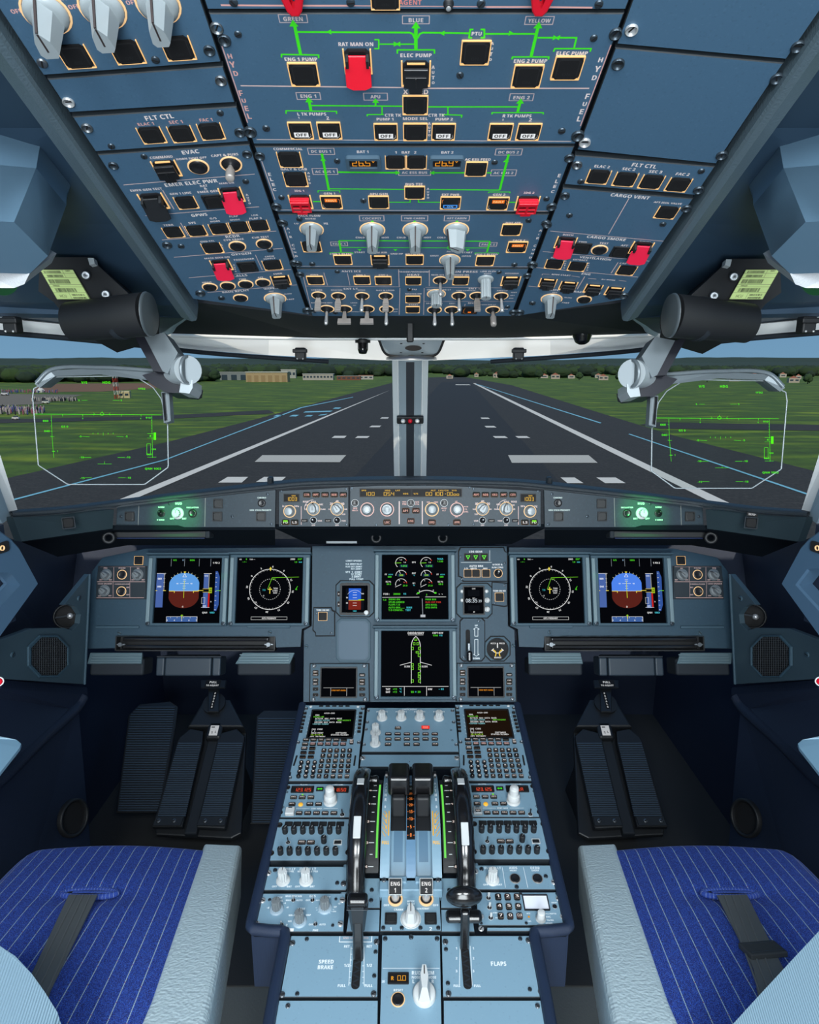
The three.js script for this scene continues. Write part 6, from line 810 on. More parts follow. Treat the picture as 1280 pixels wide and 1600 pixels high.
{ // left stack
  const B = PD; let T = panel(B, 'pedestal_light_panel', 'pedestal panel reading FLOOD LT and INTEG LT with two white knobs', 'control panel', [[416, 1354], [544, 1354], [541, 1391], [409, 1391]], { d: 0.008 });
  B.txt('FLOOD LT', 449, 1357.5, 26, PW); B.txt('MAIN PNL', 450, 1361.5, 20, PW); B.txt('INTEG LT', 481, 1357.5, 26, PW); B.txt('MAIN PNL & PED', 481, 1361.5, 32, PW); for (const [x, t] of [[429, 'OFF'], [452, 'BRT'], [465, 'OFF'], [488, 'BRT']]) B.txt(t, x, 1385, 8, PW);
  fluted(T, 442.5, 1376, 11, { tall: 2 }); fluted(T, 478.5, 1376, 11, { tall: 2 }); screw(T, 430, 1360, 3.4); screw(T, 527, 1380, 3.4); screw(T, 419.5, 1364.5, 4.6, { m: mSteel }); screw(T, 537, 1381, 4.6, { m: mDull });
  T = panel(B, 'weather_radar_panel', 'pedestal panel with grey knobs reading GAIN, MODE and TILT', 'control panel', [[409, 1396], [540, 1396], [537, 1456], [396, 1456]], { d: 0.008 });
  for (const [t, x, y, w] of [['GAIN', 436, 1402, 11], ['CAL', 439, 1407, 8], ['MULTISCAN', 459, 1400, 26], ['MAN', 451, 1406.5, 9], ['AUTO', 468, 1406.5, 10], ['GCS', 488.5, 1400, 10], ['OFF', 481, 1406.5, 7], ['AUTO', 498, 1406.5, 9], ['TILT', 512, 1401.5, 9], ['MODE', 471, 1420, 12], ['WX+T', 456, 1430, 10], ['MAP', 482, 1429.5, 8], ['WX', 453, 1439.5, 6], ['SYS', 439, 1454, 8], ['1', 433, 1445, 2], ['2', 448, 1445, 3], ['OFF', 486, 1444.5, 7], ['AUTO', 504, 1444.5, 10], ['PWS', 493, 1453.5, 9], ['+4', 445, 1411, 4], ['+8', 449, 1417.5, 4], ['-4', 419, 1418, 4], ['15', 530, 1412, 4], ['UP', 524, 1417, 5], ['DN', 523, 1424, 5]]) B.txt(t, x, y, w, PW);
  B.fill(452, 1453, 14, 5, '#ffffff'); for (let i = 0; i < 9; i++) { const a = 0.3 + i * 0.35; B.line([[508 + 12.5 * Math.cos(a), 1418 + 9.5 * Math.sin(a)], [508 + 15 * Math.cos(a), 1418 + 11 * Math.sin(a)]], 0.6, PW); }
  fluted(T, 432.5, 1421, 10.8, { m: mat(lin(0.32, 0.42, 0.5), 0.4), grip: mKnobGrey, tall: 1.9 }); fluted(T, 508, 1419, 10.8, { m: mat(lin(0.32, 0.42, 0.5), 0.4), grip: mKnobGrey, tall: 1.9 }); fluted(T, 468.5, 1440, 11, { m: mat(lin(0.32, 0.42, 0.5), 0.4), grip: mKnobGrey, tall: 2 });
  for (const [x, y, r] of [[458.5, 1406.5, 0], [488.5, 1406.5, 0], [440, 1445, 0.1], [493, 1444, 0.3]]) toggle(T, x, y, 3.4, 'bat', { ring: mSteel, len: 3, tilt: r });
  for (const [x, y] of [[421.5, 1406], [525, 1405], [412.5, 1446.5], [520, 1446]]) screw(T, x, y, 2.6); for (const [x, y] of [[410.5, 1407.5], [535, 1407], [402, 1444], [532, 1444]]) screw(T, x, y, 4.6, { m: mSteel });
}
{ // right stack
  const B = PD; let T = panel(B, 'pedestal_light_panel', 'pedestal panel reading FLOOD LT, AIDS and DFDR with one white knob', 'control panel', [[739, 1352], [864, 1352], [872, 1390], [742, 1390]], { d: 0.008 });
  B.txt('FLOOD LT', 770, 1356, 26, PW); B.txt('AIDS', 802, 1356, 13, PW); B.txt('PRINT', 802, 1360, 11, PW); B.txt('DFDR', 836, 1356, 15, PW); B.txt('EVENT', 836.5, 1360, 12, PW); B.txt('OFF', 759, 1382, 8, PW); B.txt('BRT', 781, 1382, 8, PW); B.line([[785, 1355], [790, 1387]], 0.7, PW); B.line([[818, 1355], [825, 1387]], 0.7, PW);
  fluted(T, 769.5, 1375, 11, { tall: 2 }); roundBtn(T, 805, 1373, 8.5, mBrass); roundBtn(T, 840, 1373, 8.5, mBrass); screw(T, 752.5, 1358, 3.4); screw(T, 853, 1369.5, 3.4); screw(T, 807.5, 1386, 3.4); screw(T, 743, 1362, 4.6, { m: mSteel }); screw(T, 866, 1379, 4.6, { m: mSteel });
  T = panel(B, 'transponder_panel', 'pedestal panel with a nine-key number pad and a pale display', 'control panel', [[743, 1394], [873, 1394], [885.5, 1446], [748, 1446]], { d: 0.008 });
  [['1', '2', '3'], ['4', '5', '6'], ['7', '0', 'CLR']].forEach((r, j) => r.forEach((t, i) => legendKey(T, 'number_key', 778.5 + i * 14.7 + j * 2, 1402.8 + j * 15, 9.4, 9, t, { cw: 56, ch: 56, size: 0.55, d: 0.005 })));
  { const [x, y] = T.L(837.5, 1411), k = T.s(837, 1411); part(T.g, 'display', new THREE.PlaneGeometry(37 * k, 0.024), mat(lin(0.7, 0.73, 0.78), 0.3, 0, { emissive: lin(0.8, 0.86, 1), emissiveIntensity: 0.25 }), x, y, 0.001); part(T.g, 'display_frame', frameGeo(40 * k, 0.027, 1.5 * k, 0.003), mBlack, x, y); }
  for (const [x, y] of [[763.5, 1403], [765, 1418], [767, 1434]]) { toggle(T, x, y, 4, 'flat', { ring: mWhite, m: mWhite, len: 3.6, tilt: 0.15 }); } roundKnob(T, 845, 1436, 8.6, { m: mWhite, inner: 0.7, tall: 1.9 }); roundBtn(T, 867, 1416.5, 4, mSteel);
  for (const [t, x, y, w] of [['IDENT', 866, 1410, 9], ['ALL/REPTG', 861, 1427.5, 17], ['TFC', 857, 1432.5, 8], ['TA/RA', 860, 1437.5, 11], ['XPNDR', 858, 1442, 11], ['ATC', 826, 1427, 6], ['FAIL', 827.5, 1439, 6], ['STBY', 774, 1426, 7], ['ON', 776, 1434, 4]]) B.txt(t, x, y, w, PW); lit(T, 'amber_lamp', 826.5, 1433, 3, 3, cell('amb', 12, 12, (g) => { g.fillStyle = '#e8a020'; g.fillRect(0, 0, 12, 12); }), 0.0008);
  for (const [x, y] of [[747, 1396.5], [813.5, 1396.5], [870.5, 1396.5], [752, 1442.5], [822.5, 1442.5], [882, 1442]]) screw(T, x, y, 2.4); for (const [x, y] of [[747.5, 1404.5], [873, 1404.5], [751.5, 1432.5], [879.5, 1432.5]]) screw(T, x, y, 4.6, { m: mSteel });
  T = panel(B, 'filler_plate', 'narrow plain strip under the number pad panel', 'panel', [[761, 1449], [875, 1449], [877, 1455], [761, 1455]], { d: 0.006 }); screw(T, 752, 1451.5, 4.4, { m: mSteel }); screw(T, 883, 1451.5, 4.2, { m: mDull });
}
{ // speed brake, flaps, rudder trim
  const B = PD; let T = panel(B, 'speed_brake_plate', 'wide blue plate lettered SPEED BRAKE with a slotted track', 'control panel', [[455, 1462], [592, 1462], [590, 1558], [437.5, 1558]], { d: 0.008 });
  B.txt('SPEED', 510, 1502, 24, PW); B.txt('BRAKE', 508.5, 1511, 25, PW); B.tag('GND SPLRS ARMED', 556, 1465, 50, PW); for (const [t, y] of [['RET', 1478.5], ['1/2', 1508], ['FULL', 1539.5]]) { B.txt(t, t === 'FULL' ? 534 : 542, y, t === 'FULL' ? 13 : 9, PW); B.txt(t, t === 'FULL' ? 576 : 577, y, t === 'FULL' ? 13 : 9, PW); } B.line([[549, 1479], [545, 1540]], 0.8, PW); B.line([[569, 1479], [569, 1540]], 0.8, PW); for (let i = 0; i < 7; i++) { B.line([[548 - i * 0.5, 1482 + i * 9], [551 - i * 0.5, 1482 + i * 9]], 0.8, PW); B.line([[566, 1482 + i * 9], [569, 1482 + i * 9]], 0.8, PW); }
  const slot = (px, y0, y1) => { const k = T.s(px, (y0 + y1) / 2), a = T.L(px, y0), b = T.L(px - 1, y1), l = a[1] - b[1]; part(T.g, 'slot', extrude(rounded(13 * k, l, 6 * k), 0.001, 0.0002, 1, 10), mSlot, (a[0] + b[0]) / 2, (a[1] + b[1]) / 2, 0.0002); for (let i = 0; i < 9; i++) part(T.g, 'slot_brush', box(10 * k, 0.002, 0.0008).rotateZ(i % 2 ? 0.5 : -0.5), mChar, (a[0] + b[0]) / 2, b[1] + l * (0.08 + i * 0.105), 0.0014); };
  slot(558, 1480, 1546); for (const [x, y] of [[479.5, 1467.5], [587, 1487.5], [585, 1525], [464.5, 1553]]) screw(T, x, y, 3.4); for (const [x, y] of [[457, 1474], [588.5, 1472], [441, 1554.5], [584, 1553]]) screw(T, x, y, 4.6, { m: mDull });
  T = panel(B, 'flaps_plate', 'wide blue plate lettered FLAPS with a slotted track', 'control panel', [[690, 1462], [833, 1462], [850.5, 1558], [692, 1558]], { d: 0.008 });
  B.txt('FLAPS', 779, 1505.5, 25, PW); ['1', '2', '3', 'FULL'].forEach((t, i) => { const y = [1481.5, 1497, 1517, 1540][i]; B.txt(t, i < 3 ? 713.5 : 714, y, i < 3 ? 3 : 11, PW); B.txt(t, i < 3 ? 740 : 746, y, i < 3 ? 3 : 11, PW); }); B.line([[719, 1478], [718, 1540]], 0.8, PW); B.line([[735, 1478], [738, 1540]], 0.8, PW);
  slot(729, 1476, 1546); for (const [x, y] of [[813, 1467], [697, 1483.5], [700, 1536.5], [828, 1546]]) screw(T, x, y, 3.4); for (const [x, y] of [[696, 1472], [826, 1470], [701, 1553], [845, 1549.5]]) screw(T, x, y, 4.6, { m: mDull });
  T = panel(B, 'rudder_trim_unit', 'narrow blue panel with amber R 0.0 readout and a big white pointer knob', 'control panel', [[597, 1461], [688, 1461], [692, 1690], [591, 1690]], { d: 0.008 });
  B.line([[598, 1513], [687, 1513]], 0.9, PW); B.txt('RUD TRIM', 661, 1519.5, 36, PW); B.txt('NOSE', 650, 1527, 14, PW); B.txt('NOSE', 675, 1527, 14, PW); B.txt('L', 646, 1533, 4, PW); B.txt('R', 676, 1533, 4, PW); B.txt('RESET', 622.5, 1546.5, 15, PW); B.txt('20', 599, 1533.5, 5, PW);
  lit(T, 'trim_display', 622.5, 1529.5, 30, 14, cell('rtrim', 180, 80, (g, w, h) => { g.fillStyle = '#0b0806'; g.fillRect(0, 0, w, h); word(g, 'R', 34, 42, 46, '#ffb020'); seven(g, '0.0', 84, 20, 44, 40, '#ffb020'); }), 0.002, 1.5);
  roundBtn(T, 622, 1562, 11, mRing); { const [x, y] = T.L(663, 1556), k = T.s(663, 1556), s = part(T.g, 'rudder_trim_knob', lathe([[18 * k, 0], [18 * k, 0.008], [15 * k, 0.012], [0, 0.013]], 30), mWhite, x, y); part(s, 'pointer', frustum([[-9, -16], [9, -16], [9, 4], [4, 22], [-4, 22], [-9, 4]].map(([a, b]) => [a * k, b * k]), [[-4, -14], [4, -14], [6, 4], [3, 20], [-3, 20], [-6, 4]].map(([a, b]) => [a * k, b * k]), 0.012, 0.04), mWhite); part(s, 'index_line', box(1.6 * k, 12 * k, 0.001), mLine, 0, 12 * k, 0.0405); }
  for (const [x, y] of [[602, 1467], [642.5, 1464.5], [683, 1467]]) screw(T, x, y, 3.8); 
  const F = panel(B, 'filler_plate', 'plain plate at the aft end of the pedestal, by the lower edge of the photo', 'panel', [[436, 1563], [591, 1563], [589, 1690], [412, 1690]], { d: 0.008 }); screw(F, 450, 1572, 4, { m: mDull }); const F2 = panel(B, 'filler_plate', 'plain plate aft of the FLAPS lettering, by the lower edge of the photo', 'panel', [[693, 1563], [852, 1563], [872, 1690], [694, 1690]], { d: 0.008 }); screw(F2, 840, 1572, 4, { m: mDull });
  // levers
  const p1 = B.P(560, 1497), g1 = thing('speed_brake_lever', 'black paddle lever rising from the SPEED BRAKE slot', 'lever', B.at(p1[0], p1[1], 0), undefined, B.q);
  const l1 = part(g1, 'arm', rbox(0.016, 0.012, 0.07, 0.004), mGloss, 0, 0.008, 0.03); l1.rotation.x = -0.25; const h1 = part(g1, 'handle', frustum(cut(0.02, 0.012, 0.003), cut(0.031, 0.02, 0.006), 0, 0.045), mGloss, 0, 0.014, 0.045); h1.rotation.x = -0.22; const c1 = part(g1, 'handle_cap', rbox(0.031, 0.02, 0.014, 0.006, 3), mGloss, 0, 0.025, 0.093); c1.rotation.x = -0.22; part(c1, 'seam', box(0.0315, 0.0205, 0.0006), mDull, 0, 0, -0.009);
  const p2 = B.P(727, 1482), g2 = thing('flap_lever', 'black T-shaped lever rising from the FLAPS slot', 'lever', B.at(p2[0], p2[1], 0), undefined, B.q);
  const l2 = part(g2, 'arm', rbox(0.014, 0.012, 0.07, 0.004), mGloss, -0.001, 0.008, 0.03); l2.rotation.x = -0.2; for (const [z, w, n] of [[0.078, 0.056, 'handle'], [0.044, 0.056, 'finger_latch']]) { const h = part(g2, n, z > 0.06 ? new THREE.SphereGeometry(1, 28, 18).scale(w / 2, 0.013, 0.016) : rbox(w, 0.02, 0.013, 0.006, 3), mGloss, -0.002, 0.01 + z * 0.22, z); h.rotation.x = -0.2; }
}

// ---------------------------------------------------------------- shell of the cockpit
const mLining = mat(lin(0.024, 0.05, 0.086), 0.45), mWallDark = leather(lin(0.012, 0.021, 0.046), 0.55, 0.0005), mFloorShade = mat(lin(0.024, 0.026, 0.028), 0.75, 0, { bumpMap: leatherTex, bumpScale: 0.0006 }), mFloor = mat(lin(0.13, 0.14, 0.135), 0.5, 0, { bumpMap: leatherTex, bumpScale: 0.0006 }), mFrameWhite = mat(lin(0.86, 0.88, 0.88), 0.35), mPillar = mat(lin(0.40, 0.52, 0.6), 0.4);
{
  const bx = (name, x0, x1, y0, y1, z0, z1, m) => { const o = setting(name, box(x1 - x0, y1 - y0, z1 - z0), m); o.position.set((x0 + x1) / 2, (y0 + y1) / 2, (z0 + z1) / 2); return o; };
  bx('floor', -1.1, 1.1, -0.04, 0, -1.2, 1.3, mFloor); bx('floor', -1.1, 1.1, -0.04, 0.004, -2.45, -1.2, mFloorShade); bx('wall_front', -1.1, 1.1, 0, 0.72, -2.45, -2.38, mWallDark);  // forward floor coloured darker, the footwell shade put into its material
  for (const s of [-1, 1]) {
    const n = s < 0 ? 'wall_left' : 'wall_right', a = s * 1.0, b = s * 1.08, X = (p, q) => [Math.min(p, q), Math.max(p, q)];
    bx(n, ...X(a, b), 0, 0.95, -1.3, 1.3, mWallDark); bx(n, ...X(a, b), 0, 0.6, -2.45, -1.3, mWallDark); bx(n, ...X(a, b), 1.78, 2.15, -0.75, 1.3, mLining); bx(n, ...X(a, b), 0.95, 1.78, 0.1, 1.3, mLining);
  }
  bx('wall_back', -1.08, 1.08, 0, 2.15, 1.22, 1.3, mLining); bx('ceiling', -1.08, 1.08, 2.02, 2.1, -0.1, 1.3, mLining);
  slab(null, 'ceiling', [V(-1.08, 2.1, -0.1), V(1.08, 2.1, -0.1), V(1.08, 1.74, -0.75), V(-1.08, 1.74, -0.75)], V(0, 0.05, 0), mLining);
  const dg = thing('added_floodlamp', 'added unseen doorway behind the camera, out of the photo', 'floodlamp', V(0, 0, 1.2)); part(dg, 'floodlamp_glow', box(DOOR.w, DOOR.h, 0.01), glow(lin(0.9, 0.97, 1), 1.5), 0, 1.12, -0.03); part(dg, 'floodlamp_frame', frameGeo(DOOR.w + 0.1, DOOR.h + 0.1, 0.05, 0.04), mLining, 0, 1.12, -0.04);  // glow and frame added for the unseen light
  for (const [i, p] of DOMES.entries()) { const g = thing('ceiling_lamp', i ? 'square ceiling lamp behind the first officer seat, out of the photo' : 'square ceiling lamp behind the captain seat, out of the photo', 'lamp', V(p[0], p[1] + 0.06, p[2]), 'ceiling lamps'); const b = part(g, 'housing', rbox(0.42, 0.05, 0.5, 0.01), mGrey, 0, 0.015, 0.02); const l = part(g, 'diffuser', rbox(0.34, 0.004, 0.42, 0.001), glow(lin(0.9, 0.97, 1), 1.5), 0, -0.012, 0.01); }
  for (const s of [-1, 1]) {
    const m = (p) => s < 0 ? p : mir(p), W = s < 0 ? 'wall_left' : 'wall_right', e = (x, y, d) => m(at(x, y, d)), up = V(0, 0.02, 0);
    // lining above the windscreen, in facets that fall outwards
    setting('ceiling', strip([[-110, -110, 0.44], [-20, 40, 0.47], [95, 200, 0.63], [205, 350, 0.80], [290, 478, 0.99], [300, 497, 1.04]].map((p) => e(...p)), [[-700, -110, 0.44], [-560, 40, 0.52], [-380, 200, 0.66], [-200, 350, 0.82], [-60, 470, 1.02], [30, 500, 1.1]].map((p) => e(...p)), up), mLining);
    setting('ceiling', strip([[300, 496, 1.04], [262, 516, 1.2], [250, 521, 1.24]].map((p) => e(...p)), [[-40, 488, 1.04], [-40, 497, 1.06], [-40, 499, 1.07]].map((p) => e(...p)), up), mLining);
    const fl = setting('trim_' + (s < 0 ? 3 : 4), tube([[300, 484, 1.0], [285, 497, 1.08], [272, 507, 1.15], [266, 516, 1.2], [256, 521, 1.24]].map((p) => e(...p)), 0.006, 30, 8), mPillar);
    setting('trim_' + (s < 0 ? 5 : 6), strip([[-60, 492, 1.0], [60, 503, 1.08], [150, 512, 1.16], [255, 521, 1.25], [420, 526, 1.4], [600, 529, 1.5], [641, 529, 1.51]].map((p) => e(...p)), [[-60, 519, 1.02], [60, 528, 1.1], [150, 535, 1.18], [255, 543, 1.27], [420, 555, 1.42], [600, 563, 1.53], [641, 564, 1.54]].map((p) => e(...p)), V(0, 0.004, -0.03)), mFrameWhite);
    slab(null, 'trim_' + (s < 0 ? 7 : 8), [[-60, 600, 0.93], [-38, 590, 0.94], [29, 802, 1.16], [17, 808, 1.145]].map((p) => e(...p)), 0.03, mFrameWhite); slab(null, 'trim_' + (s < 0 ? 9 : 10), [[-60, 690, 0.94], [-60, 600, 0.935], [17, 808, 1.142], [4, 818, 1.12]].map((p) => e(...p)), 0.03, mPillar);
    // dark side lining between glareshield and speaker panel, and the footwell side
    slab(null, W, [[-60, 815, 1.06], [30, 846, 1.3], [150, 846, 1.9], [130, 1090, 1.9], [-60, 1090, 1.25]].map((p) => e(...p)), 0.02, mWallDark);
    const c9 = (x, y, d) => e(x, y, d * 1.09), c = thing('side_console', s < 0 ? 'dark navy side console sloping down beside the captain footwell' : 'dark navy side console sloping down beside the first officer footwell', 'console', c9(0, 1150, 1.3)), mC = leather(lin(0.012, 0.021, 0.046), 0.5, 0.0006);
    slab(c, 'console_top', [[-140, 1060, 1.08], [0, 1062, 1.2], [136, 1074, 1.5], [122, 1100, 1.48], [0, 1218, 1.18], [-140, 1330, 0.95]].map((p) => c9(...p)), V(0, -0.02, 0), mC);
    slab(c, 'console_side', [[122, 1101, 1.482], [0, 1220, 1.182], [-140, 1332, 0.952], [-140, 1700, 0.952], [10, 1500, 1.19], [150, 1420, 1.5]].map((p) => c9(...p)), V(s * 0.03, 0, 0), mWallDark);
    const edge = part(c, 'padded_edge', tube([[130, 1088, 1.49], [122, 1102, 1.475], [60, 1160, 1.32], [0, 1219, 1.178], [-140, 1331, 0.948]].map((p) => c9(...p).sub(c.position)), 0.014, 40, 10), mC);
    const vent = part(c, 'round_vent', ring(0.034, 0.042, 0.01, 30), mBlack); vent.position.copy(c9(112, 1278, 1.36)).sub(c.position); vent.lookAt(c9(500, 1250, 1.2)); part(vent, 'vent_mesh', zc(0.035, 0.002, 30), mSlot);
    // fanned armrest on the console
    const f = thing('arm_rest', s < 0 ? 'light blue fanned arm rest at the edge of the photo on the captain console' : 'light blue fanned arm rest at the edge of the photo on the first officer console', 'arm rest', e(-20, 1190, 1.05), 'arm rests'), mF = mat(lin(0.22, 0.38, 0.5), 0.45);
    for (let i = 0; i < 3; i++) slab(f, 'arm_rest_leaf', [[-90, 1146, 1.06], [-12, 1148, 1.09], [2, 1151, 1.095], [9, 1157, 1.09], [7, 1163, 1.08], [-34, 1215, 1.0], [-90, 1250, 0.95]].map(([x, y, d]) => e(x + i * 12, y + i * 2.5, d - i * 0.012)), V(0, -0.005, 0), mF);
    const st = thing('side_stick', s < 0 ? 'grip tip with a red button just inside the photo edge, captain side' : 'grip tip with a red button just inside the photo edge, first officer side', 'side stick', e(-120, 1090, 0.92), 'side sticks'); part(st, 'grip', rbox(0.044, 0.11, 0.05, 0.018, 3), mBlack, 0, -0.04, 0); part(st, 'boot', new THREE.CylinderGeometry(0.02, 0.05, 0.05, 24), mBlack, 0, -0.11, 0); const rb = part(st, 'red_button', lathe([[0.005, 0], [0.0045, 0.004], [0, 0.005]], 14), mRed); rb.position.copy(e(-2, 1065, 0.94)).sub(st.position); rb.lookAt(EYE); part(rb, 'button_rim', ring(0.005, 0.007, 0.003), mWhite);
  }
  slab(null, 'wall_front', [[30, 842, 1.72], [1251, 842, 1.72], [1251, 1000, 1.68], [30, 1000, 1.68]].map((p) => at(...p)), 0.02, mWallDark);
  // dark fairing under the overhead and the band above the centre post
  const F = (x, y, d) => at(x, y, d); setting('ceiling', strip([[302, 472], [484, 493.5], [800, 493.5], [978, 472]].map(([x, y]) => F(x, y, 0.965)), [[262, 521, 1.24], [500, 528, 1.36], [780, 528, 1.36], [1019, 521, 1.24]].map((p) => F(...p)), V(0, 0.03, 0)), mat(lin(0.008, 0.011, 0.018), 0.7));
  setting('trim_11', tube([[250, 523, 1.25], [400, 527.5, 1.35], [640, 529, 1.38], [881, 527.5, 1.35], [1031, 523, 1.25]].map((p) => F(...p)), 0.004, 60, 8), mFrameWhite);
}
{ // windscreens and their centre post
  const mGlass = mat(lin(0.97, 0.98, 0.985), 0.0, 0, { transmission: 1, thickness: 0, ior: 1.3, specularIntensity: 0.06 });
  for (const s of [-1, 1]) { const e = (x, y, d) => s < 0 ? at(x, y, d) : mir(at(x, y, d)); const w = setting(s < 0 ? 'window_1' : 'window_2', strip([[640, 775, 1.86], [420, 790, 1.7], [20, 812, 1.19]].map((p) => e(...p)), [[640, 560, 1.62], [420, 548, 1.5], [-62, 512, 1.05]].map((p) => e(...p)), V(0, 0, -0.006)), mGlass); }
  const a = at(641, 775, 1.82), b = at(641, 556, 1.57), d = b.clone().sub(a), L = d.length(), n = V(1, 0, 0).cross(d).normalize();
  const post = setting('trim_12', extrude(shapeOf([[-0.046, -0.03], [-0.044, 0.002], [-0.026, 0.022], [-0.012, 0.027], [0.012, 0.027], [0.026, 0.022], [0.044, 0.002], [0.046, -0.03]]), L, 0.001), mat(lin(0.34, 0.42, 0.47), 0.25, 0.15));
  post.position.copy(a); post.quaternion.setFromRotationMatrix(new THREE.Matrix4().makeBasis(V(-1, 0, 0), V(1, 0, 0).cross(d).normalize(), d.clone().normalize()));
  const q = post.quaternion, P = (x, t, z) => V(x, z, t * L).applyQuaternion(q).add(a);
  const st = setting('trim_13', box(0.02, 0.003, L * 0.98), mat(lin(0.03, 0.036, 0.045), 0.4)); st.position.copy(P(0, 0.5, 0.0275)); st.quaternion.copy(q);
  for (const k of [-1, 1]) { const w = setting('trim_' + (k < 0 ? 14 : 15), box(0.02, 0.003, L * 0.98), mFrameWhite); w.position.copy(P(k * 0.0365, 0.5, 0.0135)); w.quaternion.copy(q); w.rotateZ(-k * 0.84); }  // white facings put the sky-lit edges of the post into colour
  const ey = thing('eye_position_indicator', 'small black block with one red and two white balls on the centre post', 'sight', P(0, 0.625, 0.034), undefined, new THREE.Quaternion().setFromRotationMatrix(new THREE.Matrix4().makeBasis(V(1, 0, 0), d.clone().normalize(), V(1, 0, 0).cross(d.clone().normalize()))));
  part(ey, 'block', rbox(0.068, 0.02, 0.012, 0.003), mBlack); for (const [x, m] of [[-0.018, mWhite], [0, mRed], [0.018, mWhite]]) part(ey, 'ball', new THREE.SphereGeometry(0.0058, 18, 14), m, x, 0, 0.008);
  const br = thing('compass_bracket', 'pale grey plate with a black oval hole above the centre post', 'bracket', at(646, 542, 1.46)), q2 = (x, y, dd) => at(x, y, dd); slab(br, 'plate', [[591, 531, 1.45], [695, 531, 1.45], [683, 552, 1.48], [676, 556, 1.49], [612, 556, 1.49], [602, 552, 1.48]].map((p) => q2(...p)), 0.012, mat(lin(0.3, 0.36, 0.4), 0.35)); const ov = part(br, 'hole', zc(0.019, 0.003, 24), mSlot); ov.position.copy(q2(646, 544, 1.459)).sub(br.position); ov.lookAt(EYE); ov.scale.set(1, 0.32, 1);
  const bj = part(br, 'ball_joint', lathe([[0.06, 0], [0.058, 0.006], [0.012, 0.009], [0.01, 0.03], [0, 0.034]], 24), mDull); bj.position.copy(q2(643, 562, 1.5)).sub(br.position); bj.rotation.x = -Math.PI / 2; part(br, 'seal', tube([[592, 531, 1.448], [602, 552, 1.475], [614, 556.5, 1.485], [674, 556.5, 1.485], [684, 552, 1.475], [694, 531, 1.448]].map((p) => q2(...p).sub(br.position)), 0.0028, 50, 8), mBlack); for (const [x, y] of [[627, 537], [662, 537], [627, 551], [660, 551]]) { const o = part(br, 'rivet', new THREE.SphereGeometry(0.003, 10, 8), mBlack); o.scale.y = 0.4; o.position.copy(q2(x, y, 1.455)).sub(br.position); }
  const cord = part(br, 'strap', rbox(0.012, 0.05, 0.012, 0.003), mBlack); cord.position.copy(q2(641, 511, 1.08)).sub(br.position);
  for (const [x, y, dd, nm, lab] of [[567, 531, 1.34, 'map_light', 'small black tube lamp hanging from the fairing nearest the centre bracket'], [910, 523, 1.27, 'air_nozzle', 'black air nozzle under the fairing on the first officer side']]) { const g = thing(nm, lab, nm === 'map_light' ? 'lamp' : 'nozzle', at(x, y, dd)); part(g, 'mount', zc(0.016, 0.006, 20), mBlack).rotation.x = Math.PI / 2; const t = part(g, 'barrel', nm === 'map_light' ? lathe([[0.011, 0], [0.011, 0.02], [0.008, 0.028], [0, 0.028]], 20) : lathe([[0.02, 0], [0.014, 0.014], [0.008, 0.018], [0.006, 0.01], [0, 0.01]], 20), mGloss); t.rotation.x = Math.PI / 2 - 0.2; }
}
for (const s of [-1, 1]) { // sun visor rail
  const e = (x, y, d) => s < 0 ? at(x, y, d) : mir(at(x, y, d)), who = s < 0 ? 'captain' : 'first officer', g = thing('sun_visor_rail', `thin dark visor rail with black clips above the ${who} windscreen`, 'rail', e(200, 540, 1.2), 'sun visor rails');
  part(g, 'rail', tube([[-60, 515, 0.98], [100, 528, 1.1], [200, 538, 1.18], [330, 552, 1.3], [513, 565, 1.4]].map((p) => e(...p).sub(g.position)), 0.0045, 50, 8), mChar);
  for (const [x, y, d] of [[20, 508, 1.01], [470, 553, 1.36]]) { const c = part(g, 'clip', rbox(0.022, 0.026, 0.02, 0.003), mBlack); c.position.copy(e(x, y, d)).sub(g.position); part(c, 'clip_bar', rbox(0.03, 0.008, 0.014, 0.002), mBlack, 0, 0.006, 0.008); for (const k of [-1, 1]) part(c, 'rivet', new THREE.SphereGeometry(0.002, 8, 6), mSteel, k * 0.006, -0.01, 0.011); }
}
const poly3 = (pts) => { const c = new THREE.CurvePath(); for (let i = 0; i < pts.length - 1; i++) c.add(new THREE.LineCurve3(pts[i], pts[i + 1])); return c; };
